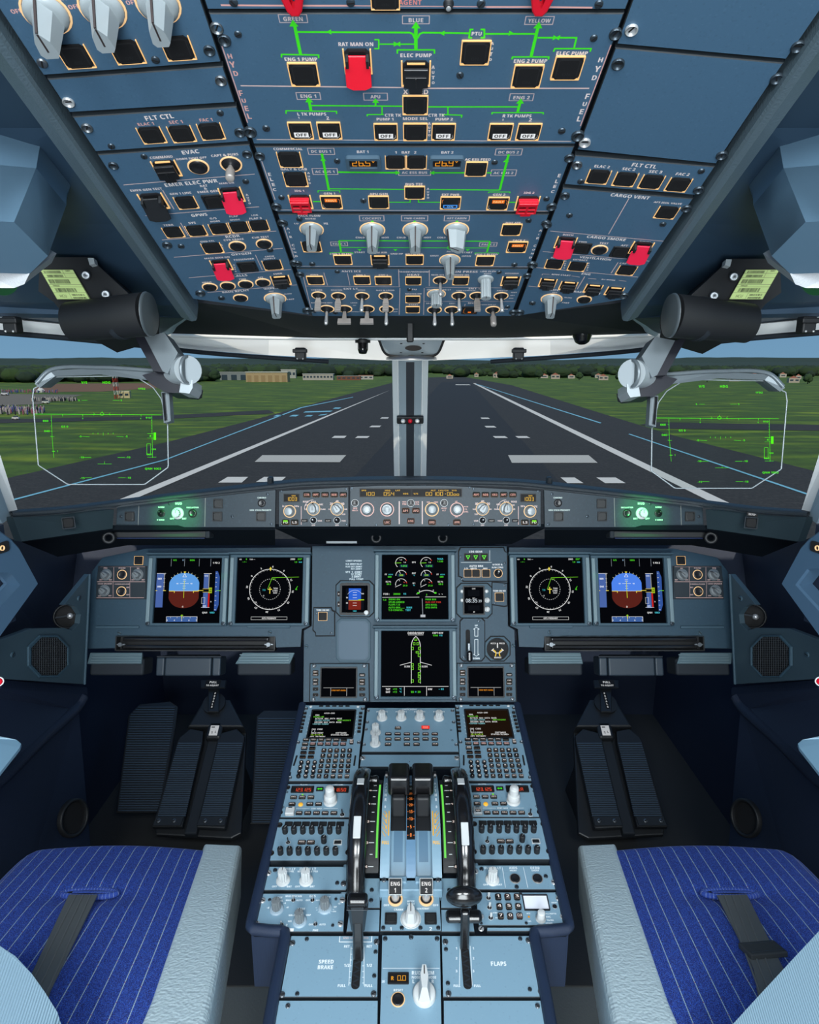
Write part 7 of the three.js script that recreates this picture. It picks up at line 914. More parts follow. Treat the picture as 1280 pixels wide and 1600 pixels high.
// ---------------------------------------------------------------- head-up displays
const hudTex = (() => { const c = document.createElement('canvas'); c.width = c.height = 1024; const g = c.getContext('2d'); g.fillStyle = '#000'; g.fillRect(0, 0, 1024, 1024); const G = '#58ff20', X = (x) => (x - 190) * 1024 / 800, Y = (y) => (y - 400) * 1024 / 640, ln = (p, w = 3) => ctxLine(g, p.map(([x, y]) => [X(x), Y(y)]), G, w), tx = (t, x, y, z = 24) => word(g, t, X(x), Y(y), z, G);
  tx('V/S', 497, 446, 30); tx('HDG', 627, 446, 30); tx('1FD2', 833, 482, 24); ln([[480, 550], [516, 550]]); ln([[664, 550], [706, 550]]); tx('5', 466, 550, 22); tx('5', 714, 550, 22); ln([[206, 630], [950, 634]], 4); g.strokeStyle = G; g.lineWidth = 4; g.beginPath(); g.arc(X(601), Y(630), 13, 0, 7); g.stroke(); ln([[601, 612], [601, 622]]); ln([[550, 622], [558, 630], [550, 638]]); ln([[650, 622], [642, 630], [650, 638]]); for (const x of [370, 488, 714, 830]) ln([[x, 632], [x, 644]]); tx('5', 488, 656, 18); tx('6', 828, 656, 18);
  ln([[303, 636], [308, 760], [318, 885]], 3); for (const y of [668, 700, 730, 760]) ln([[296, y], [306, y]]); ln([[300, 762], [322, 762]]); tx('060', 270, 670, 26); tx('040', 278, 730, 26); tx('1', 340, 848, 22); ln([[308, 848], [326, 848]], 5); tx('GS 0', 382, 704, 26); for (const x of [548, 577, 637, 667]) ln([[x, 740], [x, 748]], 4); ln([[608, 738], [608, 756]]); tx('-5', 474, 761, 24); ln([[484, 761], [528, 763]]); ln([[686, 761], [728, 763]]); tx('-5', 744, 761, 24);
  ln([[893, 640], [895, 740], [898, 885]], 3); tx('910', 872, 652, 24); for (let y = 650; y < 740; y += 16) ln([[888, y], [893, y]]); ln([[866, 744], [900, 744]]); ln([[866, 770], [905, 770]]); g.fillStyle = G; g.fillRect(X(903), Y(738), 20, 70); tx('4', 884, 758, 26); ln([[864, 804], [886, 804], [886, 868], [864, 868], [864, 804]]); tx('100', 904, 836, 22); tx('060', 878, 866, 24); ln([[866, 882], [920, 882]]); tx('-10', 482, 884, 24); ln([[494, 884], [538, 884]]); ln([[692, 884], [736, 884]]); tx('-10', 754, 884, 24); ln([[575, 922], [658, 922]]); ln([[616, 906], [616, 922]]); tx('QNH 1003', 900, 950, 26); tx('-15', 486, 1005, 24); ln([[498, 1003], [542, 1003]]); ln([[696, 1003], [740, 1003]]); tx('-15', 758, 1003, 24);
  const t = new THREE.CanvasTexture(c); t.colorSpace = THREE.SRGBColorSpace; return t; })();
const mHudLight = mat(lin(0, 0, 0), 1, 0, { emissive: lin(1, 1, 1), emissiveMap: hudTex, emissiveIntensity: 1.1, alphaMap: hudTex, transparent: true, specularIntensity: 0 });
for (const s of [-1, 1]) {
  const mx = (x) => s < 0 ? x : 1281 - x, e = (x, y, d) => at(mx(x), y, d), who = s < 0 ? 'captain' : 'first officer', dy = s < 0 ? 0 : 6;
  const g = thing('head_up_display', `see-through ${who} head-up display glass with green symbols on a grey folding arm`, 'head-up display', e(200, 500, 0.95), 'head-up displays');
  const mArm = mat(lin(0.16, 0.19, 0.21), 0.32, 0.3), mArmDark = mat(lin(0.012, 0.013, 0.02), 0.35), mPale = mat(lin(0.42, 0.47, 0.5), 0.3, 0.2);
  const E = (x, y, d = 0.95) => e(x, y + dy, d), D = 0.95;
  const outline = [[53, 607], [88, 589], [210, 587], [239, 605], [252, 623], [262, 663], [263, 730], [226, 757], [106, 757], [60, 727], [51, 620]];
  slab(g, 'combiner_glass', outline.map(([x, y]) => E(x, y)), 0.006, mat(lin(0.95, 0.97, 0.96), 0.0, 0, { transmission: 1, thickness: 0, ior: 1.25, specularIntensity: 0.25 }));
  part(g, 'glass_edge', new THREE.TubeGeometry(poly3(outline.concat([outline[0]]).map(([x, y]) => E(x, y, D - 0.003).sub(g.position))), 200, 0.0009, 6), mat(lin(0.3, 0.34, 0.36), 0.25));
  { const p = new THREE.PlaneGeometry(212 * D / FOCAL, 170 * D / FOCAL), o = part(g, 'symbols', p, mHudLight); o.castShadow = false; const c = s < 0 ? at(156.5, 671, D - 0.005) : at(1281 - 156.5 - 3, 677, D - 0.005); o.position.copy(c).sub(g.position); o.quaternion.copy(GS.q); }
  // frame bar over the glass, arm, hinge and clip
  const bar = [[54, 600], [78, 579], [157, 575], [240, 580]], bar2 = [[62, 606], [86, 588], [157, 585], [246, 596]]; const bo = part(g, 'combiner_frame', strip(bar.map(([x, y]) => E(x, y, 0.935)), bar2.map(([x, y]) => E(x, y, 0.94)), sight(640, 600).multiplyScalar(0.03)), mArm); bo.position.copy(g.position).negate();
  const hi = part(g, 'frame_rail', tube([[57, 598], [79, 578], [157, 574], [240, 579]].map(([x, y]) => E(x, y, 0.935).sub(g.position)), 0.0032, 40, 8), mArm);
  slab(g, 'knuckle', [[222, 586], [242, 581], [276, 578], [300, 600], [298, 612], [292, 615], [258, 613], [236, 600]].map(([x, y]) => E(x, y, 0.92)), 0.05, mArmDark);
  slab(g, 'arm', [[208, 522], [226, 526], [262, 560], [268, 582], [240, 580]].map(([x, y]) => E(x, y, 0.905)), 0.03, mArmDark); slab(g, 'arm_face', [[226, 526], [257, 520], [278, 551], [262, 584], [254, 580]].map(([x, y]) => E(x, y, 0.895)), 0.035, mArm);
  const cy = part(g, 'hinge_barrel', rod(E(276, 580, 0.93).sub(g.position), E(294, 578, 0.9).sub(g.position), 0.02, 0.02, 24), mPale); const cc = part(g, 'hinge_cap', lathe([[0.0205, 0], [0.0205, 0.004], [0.017, 0.004], [0.015, 0.001], [0, 0.001]], 28), mArm); cc.position.copy(E(292, 578, 0.903)).sub(g.position); cc.lookAt(E(292, 578, 0.903).add(V(-s, 0, 0.2))); slab(g, 'lower_block', [[284, 590], [301, 594], [301, 606], [296, 615], [280, 613]].map(([x, y]) => E(x, y, 0.905)), 0.04, mPale);
  slab(g, 'clip', [[252, 612], [264, 612], [267, 658], [256, 661]].map(([x, y]) => E(x, y, 0.93)), 0.014, mArm); slab(g, 'clip_bar', [[253, 614], [257, 614], [261, 656], [257, 658]].map(([x, y]) => E(x, y, 0.926)), 0.006, mGloss);
  // black unit above with its label
  const F = (x, y, d) => e(x, y + dy * 0.4, d); slab(g, 'projector_body', [[62, 402], [138, 402], [150, 412], [200, 458], [205, 500], [130, 522], [112, 512], [100, 492], [84, 472], [60, 455]].map(([x, y]) => F(x, y, 0.86)), 0.1, mBlack);
  part(g, 'projector_barrel', rod(F(112, 503, 0.86).sub(g.position), F(231, 491, 0.84).sub(g.position), 0.0255, 0.028, 30), mBlack); const cap = part(g, 'barrel_end', lathe([[0.0285, 0], [0.027, 0.004], [0, 0.005]], 30), mat(lin(0.06, 0.075, 0.085), 0.4)); cap.position.copy(F(231, 491, 0.838)).sub(g.position); cap.lookAt(F(231, 491, 0.838).add(V(-s, 0, 0.0))); part(g, 'barrel_band', rod(F(183, 497, 0.851).sub(g.position), F(191, 496, 0.849).sub(g.position), 0.0285, 0.0285, 30), mChar);
  for (const [x, y] of [[134, 430], [165, 460]]) { const b = part(g, 'bolt', lathe([[0.006, 0], [0.006, 0.004], [0.004, 0.006], [0, 0.004]], 16), mDull); b.position.copy(F(x, y, 0.856)).sub(g.position); b.lookAt(EYE); } slab(g, 'latch', [[137, 403], [146, 403], [148, 412], [140, 414]].map(([x, y]) => F(x, y, 0.852)), 0.01, mPale);
  { // data label, print only
    const c = s < 0 ? [[62, 421], [114, 421], [142, 468], [89, 468]] : [[1281 - 114 - 1, 421], [1281 - 62, 421], [1281 - 89, 468], [1281 - 142, 468]], Y = s < 0 ? 0 : 0;
    const t = hudLabel(), q = c.map(([x, y]) => at(x, y + Y, 0.855)), { g: geo, c: ce } = slabGeo(q, 0.0006), u = geo.attributes.uv, p = geo.attributes.position, a = q[0].clone().sub(ce), X = q[1].clone().sub(q[0]), Yv = q[3].clone().sub(q[0]), xx = X.dot(X), yy = Yv.dot(Yv), xy = X.dot(Yv), det = xx * yy - xy * xy;
    for (let i = 0; i < p.count; i++) { const v = V(p.getX(i), p.getY(i), p.getZ(i)).sub(a), vx = v.dot(X), vy = v.dot(Yv); u.setXY(i, (vx * yy - vy * xy) / det, 1 - (vy * xx - vx * xy) / det); } const o = part(g, 'data_label', geo, t); o.position.copy(ce).sub(g.position); }
  // pale housing above it
  const h = thing('projector_cover', s < 0 ? 'faceted light blue housing at the upper left photo edge, above the black projector' : 'faceted light blue housing at the upper right photo edge, above the black projector', 'cover', e(20, 340, 0.66), 'projector covers'), mH = mat(lin(0.10, 0.18, 0.26), 0.42);
  { const O = [22, 347, 0.6], Lf = [-80, 343, 0.57], Up = [40, 252, 0.66], Rt = [75, 400, 0.66], pl = (a, b, c) => { const A = e(...a), n = e(...b).sub(A).cross(e(...c).sub(A)); return (x, y) => { const d = sight(mx(x), y); return d.multiplyScalar(A.clone().sub(EYE).dot(n) / d.dot(n)).add(EYE); }; }, A = pl(O, Lf, Up), Bf = pl(O, Up, Rt), C = pl(O, Rt, Lf), bk = V(0, 0.06, -0.05);
    slab(h, 'inner_face', [[-80, 343], [22, 347], [40, 252], [-80, 214]].map((p) => A(...p)), bk, mH); slab(h, 'outer_face', [[22, 347], [40, 252], [58, 266], [100, 318], [91, 347], [76, 382], [75, 400]].map((p) => Bf(...p)), bk, mH); slab(h, 'lower_face', [[-80, 343], [22, 347], [75, 400], [46, 428], [-80, 424]].map((p) => C(...p)), bk, mH); }
  slab(h, 'lens_shroud', [[-80, 398, 0.655], [0, 402, 0.665], [46, 428, 0.675], [38, 444, 0.68], [22, 450, 0.68], [-80, 450, 0.66]].map((p) => e(...p)), V(0, 0.03, -0.06), leather(lin(0.45, 0.47, 0.5), 0.5, 0.0006));
  { // added, unseen lens and spotlight that tint the glareshield green
    const p = e(8, 446, 0.72), t = at(mx(276), 804, 1.33), l = part(h, 'added_green_lens', lathe([[0.014, 0], [0.012, 0.003], [0, 0.004]], 20), glow(lin(0.1, 0.9, 0.3), 0.06)); l.position.copy(p).sub(h.position); l.lookAt(t);
    const q = new THREE.SpotLight(0x38ff78, 3.2, 0, 0.1, 1); q.position.copy(p).addScaledVector(t.clone().sub(p).normalize(), 0.012); q.target.position.copy(t); q.castShadow = true; q.shadow.radius = 0.4; scene.add(q, q.target); }
}
function hudLabel() { return once('hudLabel', () => { const c = document.createElement('canvas'); c.width = 320; c.height = 280; const g = c.getContext('2d'); g.fillStyle = '#c4d88e'; g.fillRect(0, 0, 320, 280); g.strokeStyle = '#1a2010'; g.lineWidth = 3; g.strokeRect(2, 2, 316, 276); for (const y of [36, 76, 140, 162, 216]) ctxLine(g, [[0, y], [320, y]], '#1a2010', 2); ctxLine(g, [[210, 0], [210, 76]], '#1a2010', 2); ctxLine(g, [[150, 216], [150, 280]], '#1a2010', 2); const bars = (x, y, w, h) => { let k = x; while (k < x + w) { const b = 2 + rnd() * 6; g.fillStyle = '#141808'; g.fillRect(k, y, b, h); k += b + 2 + rnd() * 5; } }; bars(28, 12, 160, 22); bars(36, 50, 150, 22); bars(24, 92, 200, 40); bars(40, 174, 200, 36); word(g, 'HCU', 80, 248, 34, '#20260f', 'center', 'normal'); word(g, 'THALES', 70, 151, 18, '#141808'); word(g, 'AMDT', 262, 14, 16, '#20260f'); bars(170, 230, 120, 14); bars(170, 256, 120, 16); const t = new THREE.CanvasTexture(c); t.colorSpace = THREE.SRGBColorSpace; return mat(lin(1, 1, 1), 0.5, 0, { map: t }); }); }
// ---------------------------------------------------------------- side panels with loudspeakers, window lever frames
for (const s of [-1, 1]) {
  const mx = (x) => s < 0 ? x : 1281 - x, who = s < 0 ? 'captain' : 'first officer', a = at(mx(138), 980, 1.49), b = at(mx(0), 1020, 1.2), u = (s < 0 ? a.clone().sub(b) : b.clone().sub(a)).setY(0).normalize(), mS = mat(lin(0.042, 0.075, 0.098), 0.5);
  const B = new Board(a, u, V(0, 1, 0), [[0, 890], [140, 890], [0, 1075], [140, 1075]].map(([x, y]) => [mx(x), y]), '#3a5666', 0.5, 60);
  const oct = (cx, cy, rx, ry) => [[-0.45, -1], [0.45, -1], [1, -0.45], [1, 0.45], [0.45, 1], [-0.45, 1], [-1, 0.45], [-1, -0.45]].map(([i, j]) => [mx(cx + i * rx), cy + j * ry]);
  const T = panel(B, 'speaker_panel', `grey side panel with an octagonal loudspeaker grille on the ${who} side`, 'speaker', [[139, 897], [131, 1069], [-40, 1058], [-40, 1010], [0, 1000], [48, 982], [100, 981], [113, 985], [124, 974], [126, 960], [118, 948], [108, 944], [100, 945]].map(([x, y]) => [mx(x), y]), { d: 0.012, mat: mS });
  const holeG = (pts) => shapeOf(pts.map(([x, y]) => T.L(x, y))); part(T.g, 'speaker_recess', extrude(holeG(oct(73.5, 1025.5, 30, 31)), 0.001, 0.0002), mSlot, 0, 0, 0.0006); const rim = holeG(oct(73, 1025.5, 32, 33)); rim.holes.push(holeG(oct(74, 1025.5, 29.5, 30.5))); part(T.g, 'speaker_rim', extrude(rim, 0.005, 0.001), mBez, 0, 0, 0.0005);
  { const g = [], R = (a, b) => rod(V(...T.L(mx(a[0]), a[1]), 0.0024), V(...T.L(mx(b[0]), b[1]), 0.0024), 0.0006, 0.0006, 5); for (let i = 0; i < 17; i++) { const f = -0.92 + i * 0.115, c = Math.abs(f) < 0.45 ? 1 : 1.45 - Math.abs(f); g.push(R([73.5 + f * 30, 1025.5 - 31 * c], [73.5 + f * 30, 1025.5 + 31 * c]), R([73.5 - 30 * c, 1025.5 + f * 31], [73.5 + 30 * c, 1025.5 + f * 31])); } part(T.g, 'speaker_grille', merge(g), mat(lin(0.035, 0.042, 0.05), 0.5)); }
  screw(T, mx(123), 935, 4.4, { m: mBez }); screw(T, mx(19), 1023, 4.4, { m: mBez }); part(T.g, 'edge_strip', rod(V(...T.L(mx(139), 897), 0.002), V(...T.L(mx(131), 1069), 0.002), 0.003, 0.003, 8), mBez);
  // round map light socket in the notch
  const p = at(mx(105), 963, 1.46), g = thing('reading_light_socket', `round black socket in the notch of the ${who} speaker panel`, 'lamp', p, 'reading light sockets'); g.lookAt(EYE); part(g, 'socket_rim', ring(0.024, 0.029, 0.012, 30), mBlack); part(g, 'socket', zc(0.025, 0.003, 30), mSlot); part(g, 'bulb', new THREE.SphereGeometry(0.007, 16, 12), mSteel, 0.006, 0, 0.006); part(g, 'bracket', box(0.04, 0.004, 0.004), mChar, -0.004, 0.001, 0.008);
  // frame with a hexagonal hole at the photo edge
  const o = at(mx(20), 910, 0.98), uu = (s < 0 ? at(mx(60), 910, 1.02).sub(at(mx(-40), 910, 0.9)) : at(mx(-40), 910, 0.9).sub(at(mx(60), 910, 1.02))).setY(0).normalize(), F = new Board(o, uu, V(0, 1, 0.1), [[-60, 820], [64, 820], [-60, 1000], [64, 1000]].map(([x, y]) => [mx(x), y]), '#40607c', 0.45, 60);
  const H = panel(F, 'window_handle_frame', `blue angular frame with a six-sided hole at the photo edge, ${who} side`, 'frame', [[-90, 790], [0, 828], [20, 843], [32, 856], [62, 912], [0, 998], [-90, 1040]].map(([x, y]) => [mx(x), y]), { d: 0.03, mat: mat(lin(0.05, 0.10, 0.165), 0.42), bevel: 0.003, shape: (l) => { const sh = shapeOf(l), hp = [[-60, 888], [18, 892], [35, 914], [-4, 957], [-60, 960]].map(([x, y]) => F.P(mx(x), y)), c = [[-90, 790], [0, 828], [20, 843], [32, 856], [62, 912], [0, 998], [-90, 1040]].map(([x, y]) => F.P(mx(x), y)), cx = c.reduce((q, r) => q + r[0], 0) / 7, cy = c.reduce((q, r) => q + r[1], 0) / 7; sh.holes.push(shapeOf(hp.map(([x, y]) => [x - cx, y - cy]))); return sh; } });
  { const [x, y] = H.L(mx(4), 855), k = part(H.g, 'lock_socket', extrude(rounded(0.022, 0.016, 0.004), 0.002, 0.0003), mSlot, x, y, 0.0002); part(k, 'lock_ring', ring(0.003, 0.004, 0.002), mRing, -s * 0.004 * -1, 0, 0.002); }
  part(H.g, 'hole_backing', box(0.16, 0.16, 0.006), mWallDark, ...H.L(mx(-20), 925), -0.036);
}
// ---------------------------------------------------------------- pedals
for (const s of [-1, 1]) {
  const mx = (x) => s < 0 ? x : 1281 - x, who = s < 0 ? 'captain' : 'first officer', B = new Board(at(mx(317), 1230, 1.9), CR, camDir(0, 1, 1.08), [[150, 1070], [480, 1070], [150, 1310], [480, 1310]].map(([x, y]) => [mx(x), y]), '#101820', 0.5, 60), mRub = mat(lin(0.04, 0.06, 0.085), 0.4), mHs = mat(lin(0.012, 0.014, 0.017), 0.45);
  const loc = (o) => (x, y) => { const p = B.P(mx(x), y); return [p[0] - o[0], p[1] - o[1]]; };
  const hull = B.P(mx(318), 1225), gH = thing('pedal_housing', `black pedal housing with a PULL TO ADJUST tag in the ${who} footwell`, 'pedal housing', B.at(...hull, -0.02), 'pedal housings', B.q), h = loc(hull), sh = (pts, f = h) => shapeOf(pts.map(([x, y]) => f(x, y)));
  part(gH, 'base_tray', extrude(sh([[300, 1140], [384, 1140], [376, 1300], [360, 1308], [242, 1302], [240, 1290], [278, 1160]]), 0.02, 0.004, 2).translate(0, 0, -0.01), mHs); part(gH, 'stand', box(0.16, 0.2, 0.24), mHs, 0.01 * -s, 0, -0.13); part(gH, 'centre_bar', extrude(sh([[327, 1155], [345, 1155], [308, 1305], [289, 1305]]), 0.03, 0.004, 2), mChar); part(gH, 'hood', extrude(sh([[322, 1100], [362, 1100], [384, 1143], [296, 1143]]), 0.05, 0.008, 2), mHs);
  const di = part(gH, 'adjuster_disc', zc(0.036, 0.008, 30), mBlack, ...h(338, 1108), 0.05); part(gH, 'adjuster_arm', extrude(sh([[330, 1085], [347, 1085], [346, 1124], [330, 1124]]), 0.012, 0.002), mHs, 0, 0, 0.055);
  const tg = part(gH, 'tag', extrude(sh([[320, 1078], [359, 1078], [357, 1090], [320, 1090]]), 0.01, 0.002), mChar, 0, 0, 0.07); { const t = h(338.5, 1084), q = part(gH, 'tag_print', litPlane(0.05, 0.03, cell('pull', 120, 60, (g, w, hh) => { g.fillStyle = '#0a0c0e'; g.fillRect(0, 0, w, hh); fitText(g, 'PULL', 60, 18, 60, 16, '#d8dcde'); fitText(g, 'TO ADJUST', 60, 42, 100, 12, '#d8dcde'); })), mSheet, t[0], t[1], 0.0806); const q2 = part(gH, 'arm_print', litPlane(0.012, 0.06, cell('pedals', 30, 150, (g) => { [...'PEDALS'].forEach((c, i) => fitText(g, c, 15, 14 + i * 24, 14, 16, '#c8ccce')); })), mSheet, ...h(338.5, 1106), 0.0676); }
  const lw = part(gH, 'gauge_block', rbox(0.05, 0.06, 0.04, 0.01, 2), mHs, ...h(338, 1147), 0.03); part(lw, 'gauge_window', litPlane(0.026, 0.034, cell('gauge', 50, 64, (g, w, hh) => { g.fillStyle = '#b8bcc0'; g.fillRect(0, 0, w, hh); g.fillStyle = '#111'; g.fillRect(6, 8, 20, 6); word(g, '1', 16, 46, 22, '#111'); word(g, 'L', 36, 40, 18, '#111'); })), mSheet, 0, -0.004, 0.0206);
  for (const k of [0, 1]) {
    const X = k ? (x) => x : (x) => x, pts = k ? [[344, 1152], [372, 1144], [384, 1156], [383, 1166], [354, 1300], [310, 1298], [341, 1166]] : [[283, 1158], [300, 1144], [320, 1148], [319, 1166], [288, 1297], [241, 1297], [279, 1166]], c = B.P(mx(k ? 348 : 282), 1225), f = loc(c), g = thing('rudder_pedal', `ribbed dark rudder pedal of the ${who}, ${k ? 'inboard' : 'outboard'} one`, 'pedal', B.at(...c, 0.012), 'rudder pedals', B.q);
    part(g, 'pedal_plate', extrude(shapeOf(pts.map(([x, y]) => f(x, y))), 0.02, 0.004, 2).translate(0, 0, -0.008), mHs); const ribs = [], n = 34; for (let i = 0; i < n; i++) { const y = 1168 + (1280 - 1168) * i / (n - 1), t = (y - 1166) / 131, x0 = k ? 344 - t * 31 : 282 - t * 36, x1 = k ? 382 - t * 27 : 318 - t * 28, a = f(x0, y), b = f(x1, y); ribs.push(box(Math.abs(b[0] - a[0]), 0.0034, 0.004).translate((a[0] + b[0]) / 2, (a[1] + b[1]) / 2, 0.013)); } const rb = part(g, 'rubber_tread', merge(ribs), mRub);
    const tp = k ? [[316, 1282], [357, 1282], [354, 1296], [311, 1296]] : [[248, 1282], [291, 1282], [286, 1296], [243, 1296]]; part(g, 'toe_plate', extrude(shapeOf(tp.map(([x, y]) => f(x, y))), 0.006, 0.001), mChar, 0, 0, 0.011); for (const x of k ? [324, 348] : [252, 276]) { const e = part(g, 'screw', screwGeo(0.006), mDull, ...f(x, 1289), 0.017); part(e, 'screw_slot', box(0.009, 0.002, 0.001), mSlot, 0, 0, 0.003, 0.5); }
  }
  if (s < 0) for (const [pts, lab] of [[[[214, 1092], [262, 1088], [274, 1096], [270, 1130], [248, 1262], [176, 1262], [196, 1110]], 'dark ribbed foot plate outboard of the captain pedals'], [[[410, 1102], [468, 1102], [468, 1280], [388, 1280], [398, 1112]], 'dark ribbed foot plate between the captain pedals and the pedestal']]) {
    const c = B.P(...pts.reduce((q, r) => [q[0] + r[0] / pts.length, q[1] + r[1] / pts.length], [0, 0])), f = loc(c), g = thing('foot_plate', lab, 'foot plate', B.at(...c, -0.03), 'foot plates', B.q); part(g, 'plate', extrude(shapeOf(pts.map(([x, y]) => f(x, y))), 0.012, 0.003).translate(0, 0, -0.012), mHs); const ys = pts.map((p) => p[1]), y0 = Math.min(...ys) + 10, y1 = Math.max(...ys) - 2, ribs = []; for (let i = 0; i < 44; i++) { const y = y0 + (y1 - y0) * i / 43, xs = []; pts.forEach((p, j) => { const q = pts[(j + 1) % pts.length]; if ((p[1] - y) * (q[1] - y) < 0) xs.push(p[0] + (q[0] - p[0]) * (y - p[1]) / (q[1] - p[1])); }); if (xs.length < 2) continue; const a = f(Math.min(...xs) + 4, y), b = f(Math.max(...xs) - 4, y); ribs.push(box(b[0] - a[0], 0.003, 0.004).translate((a[0] + b[0]) / 2, (a[1] + b[1]) / 2, 0.001)); } part(g, 'rubber_tread', merge(ribs), mRub);
  }
}
// ---------------------------------------------------------------- seats
const seatTex = (() => { const c = document.createElement('canvas'); c.width = c.height = 1024; const g = c.getContext('2d'); g.fillStyle = '#2b5ad6'; g.fillRect(0, 0, 1024, 1024); for (let i = 0; i < 60000; i++) { g.fillStyle = ['rgba(8,20,80,0.6)', 'rgba(80,135,245,0.6)', 'rgba(12,34,130,0.55)', 'rgba(120,100,130,0.3)'][i & 3]; g.fillRect(rnd() * 1024, rnd() * 1024, 6, 9); } for (let k = 0; k < 4; k++) for (let y = 0; y < 1024; y += 16) { g.fillStyle = ((y / 16 + k * 3) % 23) < 1 ? '#d87868' : '#dcf4e8'; g.fillRect(k * 256 + 121, y, 14, 10); } const t = new THREE.CanvasTexture(c); t.colorSpace = THREE.SRGBColorSpace; t.wrapS = t.wrapT = THREE.RepeatWrapping; t.repeat.set(1 / 0.109, 1 / 0.109); return t; })();
const grainBig = leatherTex.clone(); grainBig.repeat.set(5, 5);
const ribTex = grain(64, 16, (x) => { const n = 128 + 110 * Math.sin(x / 64 * Math.PI * 8); return [n, n, n]; }); ribTex.repeat.set(90, 90);
for (const s of [-1, 1]) {
  const mx = (x) => s < 0 ? x : 1281 - x, who = s < 0 ? 'captain' : 'first officer', B = new Board(at(mx(348), 1318, 1.297), CR, camDir(0, -0.08, 1), [[0, 1310], [380, 1310], [0, 1600], [380, 1600]].map(([x, y]) => [mx(x), y]), '#1e46b8', 0.8, 60);
  const g = thing('pilot_seat', `${who} seat with striped blue cushion and light blue leather side bolster`, 'seat', B.o.clone(), 'pilot seats', B.q), mBol = mat(lin(0.66, 0.80, 0.84), 0.45, 0, { bumpMap: grainBig, bumpScale: 0.0018 }), mFab = mat(lin(1, 1, 1), 0.9, 0, { map: seatTex, sheen: 0.3, sheenColor: lin(0.3, 0.4, 0.8), sheenRoughness: 0.6 });
  const bp = [[318, 1316], [378, 1318], [332, 1562], [316, 1640], [196, 1640], [231, 1562]].map(([x, y]) => B.P(mx(x), y)); part(g, 'side_bolster', new THREE.ExtrudeGeometry(shapeOf(bp), { depth: 0.09, bevelEnabled: true, bevelSize: 0.012, bevelOffset: -0.012, bevelThickness: 0.014, bevelSegments: 4 }).translate(0, 0, -0.104), mBol);
  { // cushion: crowned top, rolled front
    const nx = 40, ny = 60, P = [], U = [], I = [], wI = (t) => { const a = B.P(mx(318), 1318), b = B.P(mx(196), 1640); return [a[0] + (b[0] - a[0]) * t, a[1] + (b[1] - a[1]) * t]; };
    const len = B.P(mx(318), 1318)[1] - B.P(mx(196), 1640)[1];
    for (let j = 0; j <= ny; j++) for (let i = 0; i <= nx; i++) { const t = j / ny, q = i / nx, base = wI(Math.max(0, (t - 0.14) / 0.86)); let y, z; const roll = 0.14; if (t < roll) { const a = (1 - t / roll) * 1.7; y = 0.012 - 0.05 + Math.sin(a) * 0.05; z = -0.05 + Math.cos(a) * 0.05; } else { y = -0.038 - (t - roll) / (1 - roll) * len; z = 0; } const x = base[0] + s * (-0.03 + q * 0.43), ex = Math.max(0, (q - 0.8) / 0.2); z -= 0.09 * ex * ex; y -= t < 0.3 ? 0.05 * ex * ex : 0; z += 0.012 * Math.sin(Math.PI * Math.min(1, q * 1.1)) - 0.004; const sl = B.P(mx(140), 1402), dx = (x - sl[0]) / 0.07, dyy = (y - sl[1]) / 0.03; z -= 0.012 * Math.exp(-dx * dx - dyy * dyy); P.push(x, y, z); U.push(q * 0.5, t < roll ? (roll - t) * 0.55 : -(t - roll) / (1 - roll) * len); }
    for (let j = 0; j < ny; j++) for (let i = 0; i < nx; i++) { const a = j * (nx + 1) + i, b = a + 1, c = a + nx + 1, d = c + 1; s < 0 ? I.push(a, c, b, b, c, d) : I.push(a, b, c, b, d, c); }
    const geo = new THREE.BufferGeometry(); geo.setAttribute('position', new THREE.Float32BufferAttribute(P, 3)); geo.setAttribute('uv', new THREE.Float32BufferAttribute(U, 2)); geo.setIndex(I); geo.computeVertexNormals(); { const n = geo.attributes.normal; if (n.getZ(30 * (nx + 1) + 10) < 0) { for (let i = 0; i < I.length; i += 3) { const q = I[i]; I[i] = I[i + 1]; I[i + 1] = q; } geo.setIndex(I); geo.computeVertexNormals(); } }
    const cu = part(g, 'cushion', geo, mFab); const c = B.P(mx(140), 1402); part(cu, 'strap_slot', extrude(rounded(0.09, 0.022, 0.01), 0.004, 0.001, 2, 8), mSlot, c[0], c[1], 0.004); const lp = tube(Array.from({ length: 20 }, (_, i) => { const a = i / 20 * Math.PI * 2; return V(c[0] + Math.cos(a) * 0.046, c[1] + Math.sin(a) * 0.012, 0.006); }), 0.005, 60, 8, true); part(cu, 'slot_piping', lp, mFab); part(cu, 'slot_flap', rbox(0.07, 0.009, 0.006, 0.003), mFab, c[0] + 0.004, c[1] + 0.002, 0.006);
  }
  part(g, 'seat_base', rbox(0.34, 0.5, 0.3, 0.02), mBlack, s * 0.22, -0.36, -0.27); part(g, 'seat_pan', rbox(0.07, 0.56, 0.12, 0.02), mBlack, s * 0.02, -0.36, -0.16);
  { const wing = s < 0 ? [[-120, 1440, 0.86], [-30, 1458, 0.85], [0, 1478, 0.85], [24, 1494, 0.85], [50, 1522, 0.845], [70, 1550, 0.84], [90, 1582, 0.835], [104, 1630, 0.83], [100, 1700, 0.82], [-160, 1720, 0.8]] : [[1400, 1330, 0.86], [1290, 1444, 0.85], [1235, 1503, 0.845], [1182, 1560, 0.84], [1140, 1606, 0.835], [1110, 1660, 0.83], [1180, 1740, 0.81], [1440, 1740, 0.8]], { g: wg, c } = slabGeo(wing.map(([x, y, d]) => at(x, y, d * 0.82)), V(0, -0.04, 0.06)), bk = part(g, 'backrest_wing', wg, mat(lin(0.15, 0.24, 0.31), 0.6, 0, { bumpMap: ribTex, bumpScale: 0.0008 })), iq = g.quaternion.clone().invert(); bk.position.copy(c.sub(g.position).applyQuaternion(iq)); bk.quaternion.copy(iq); }
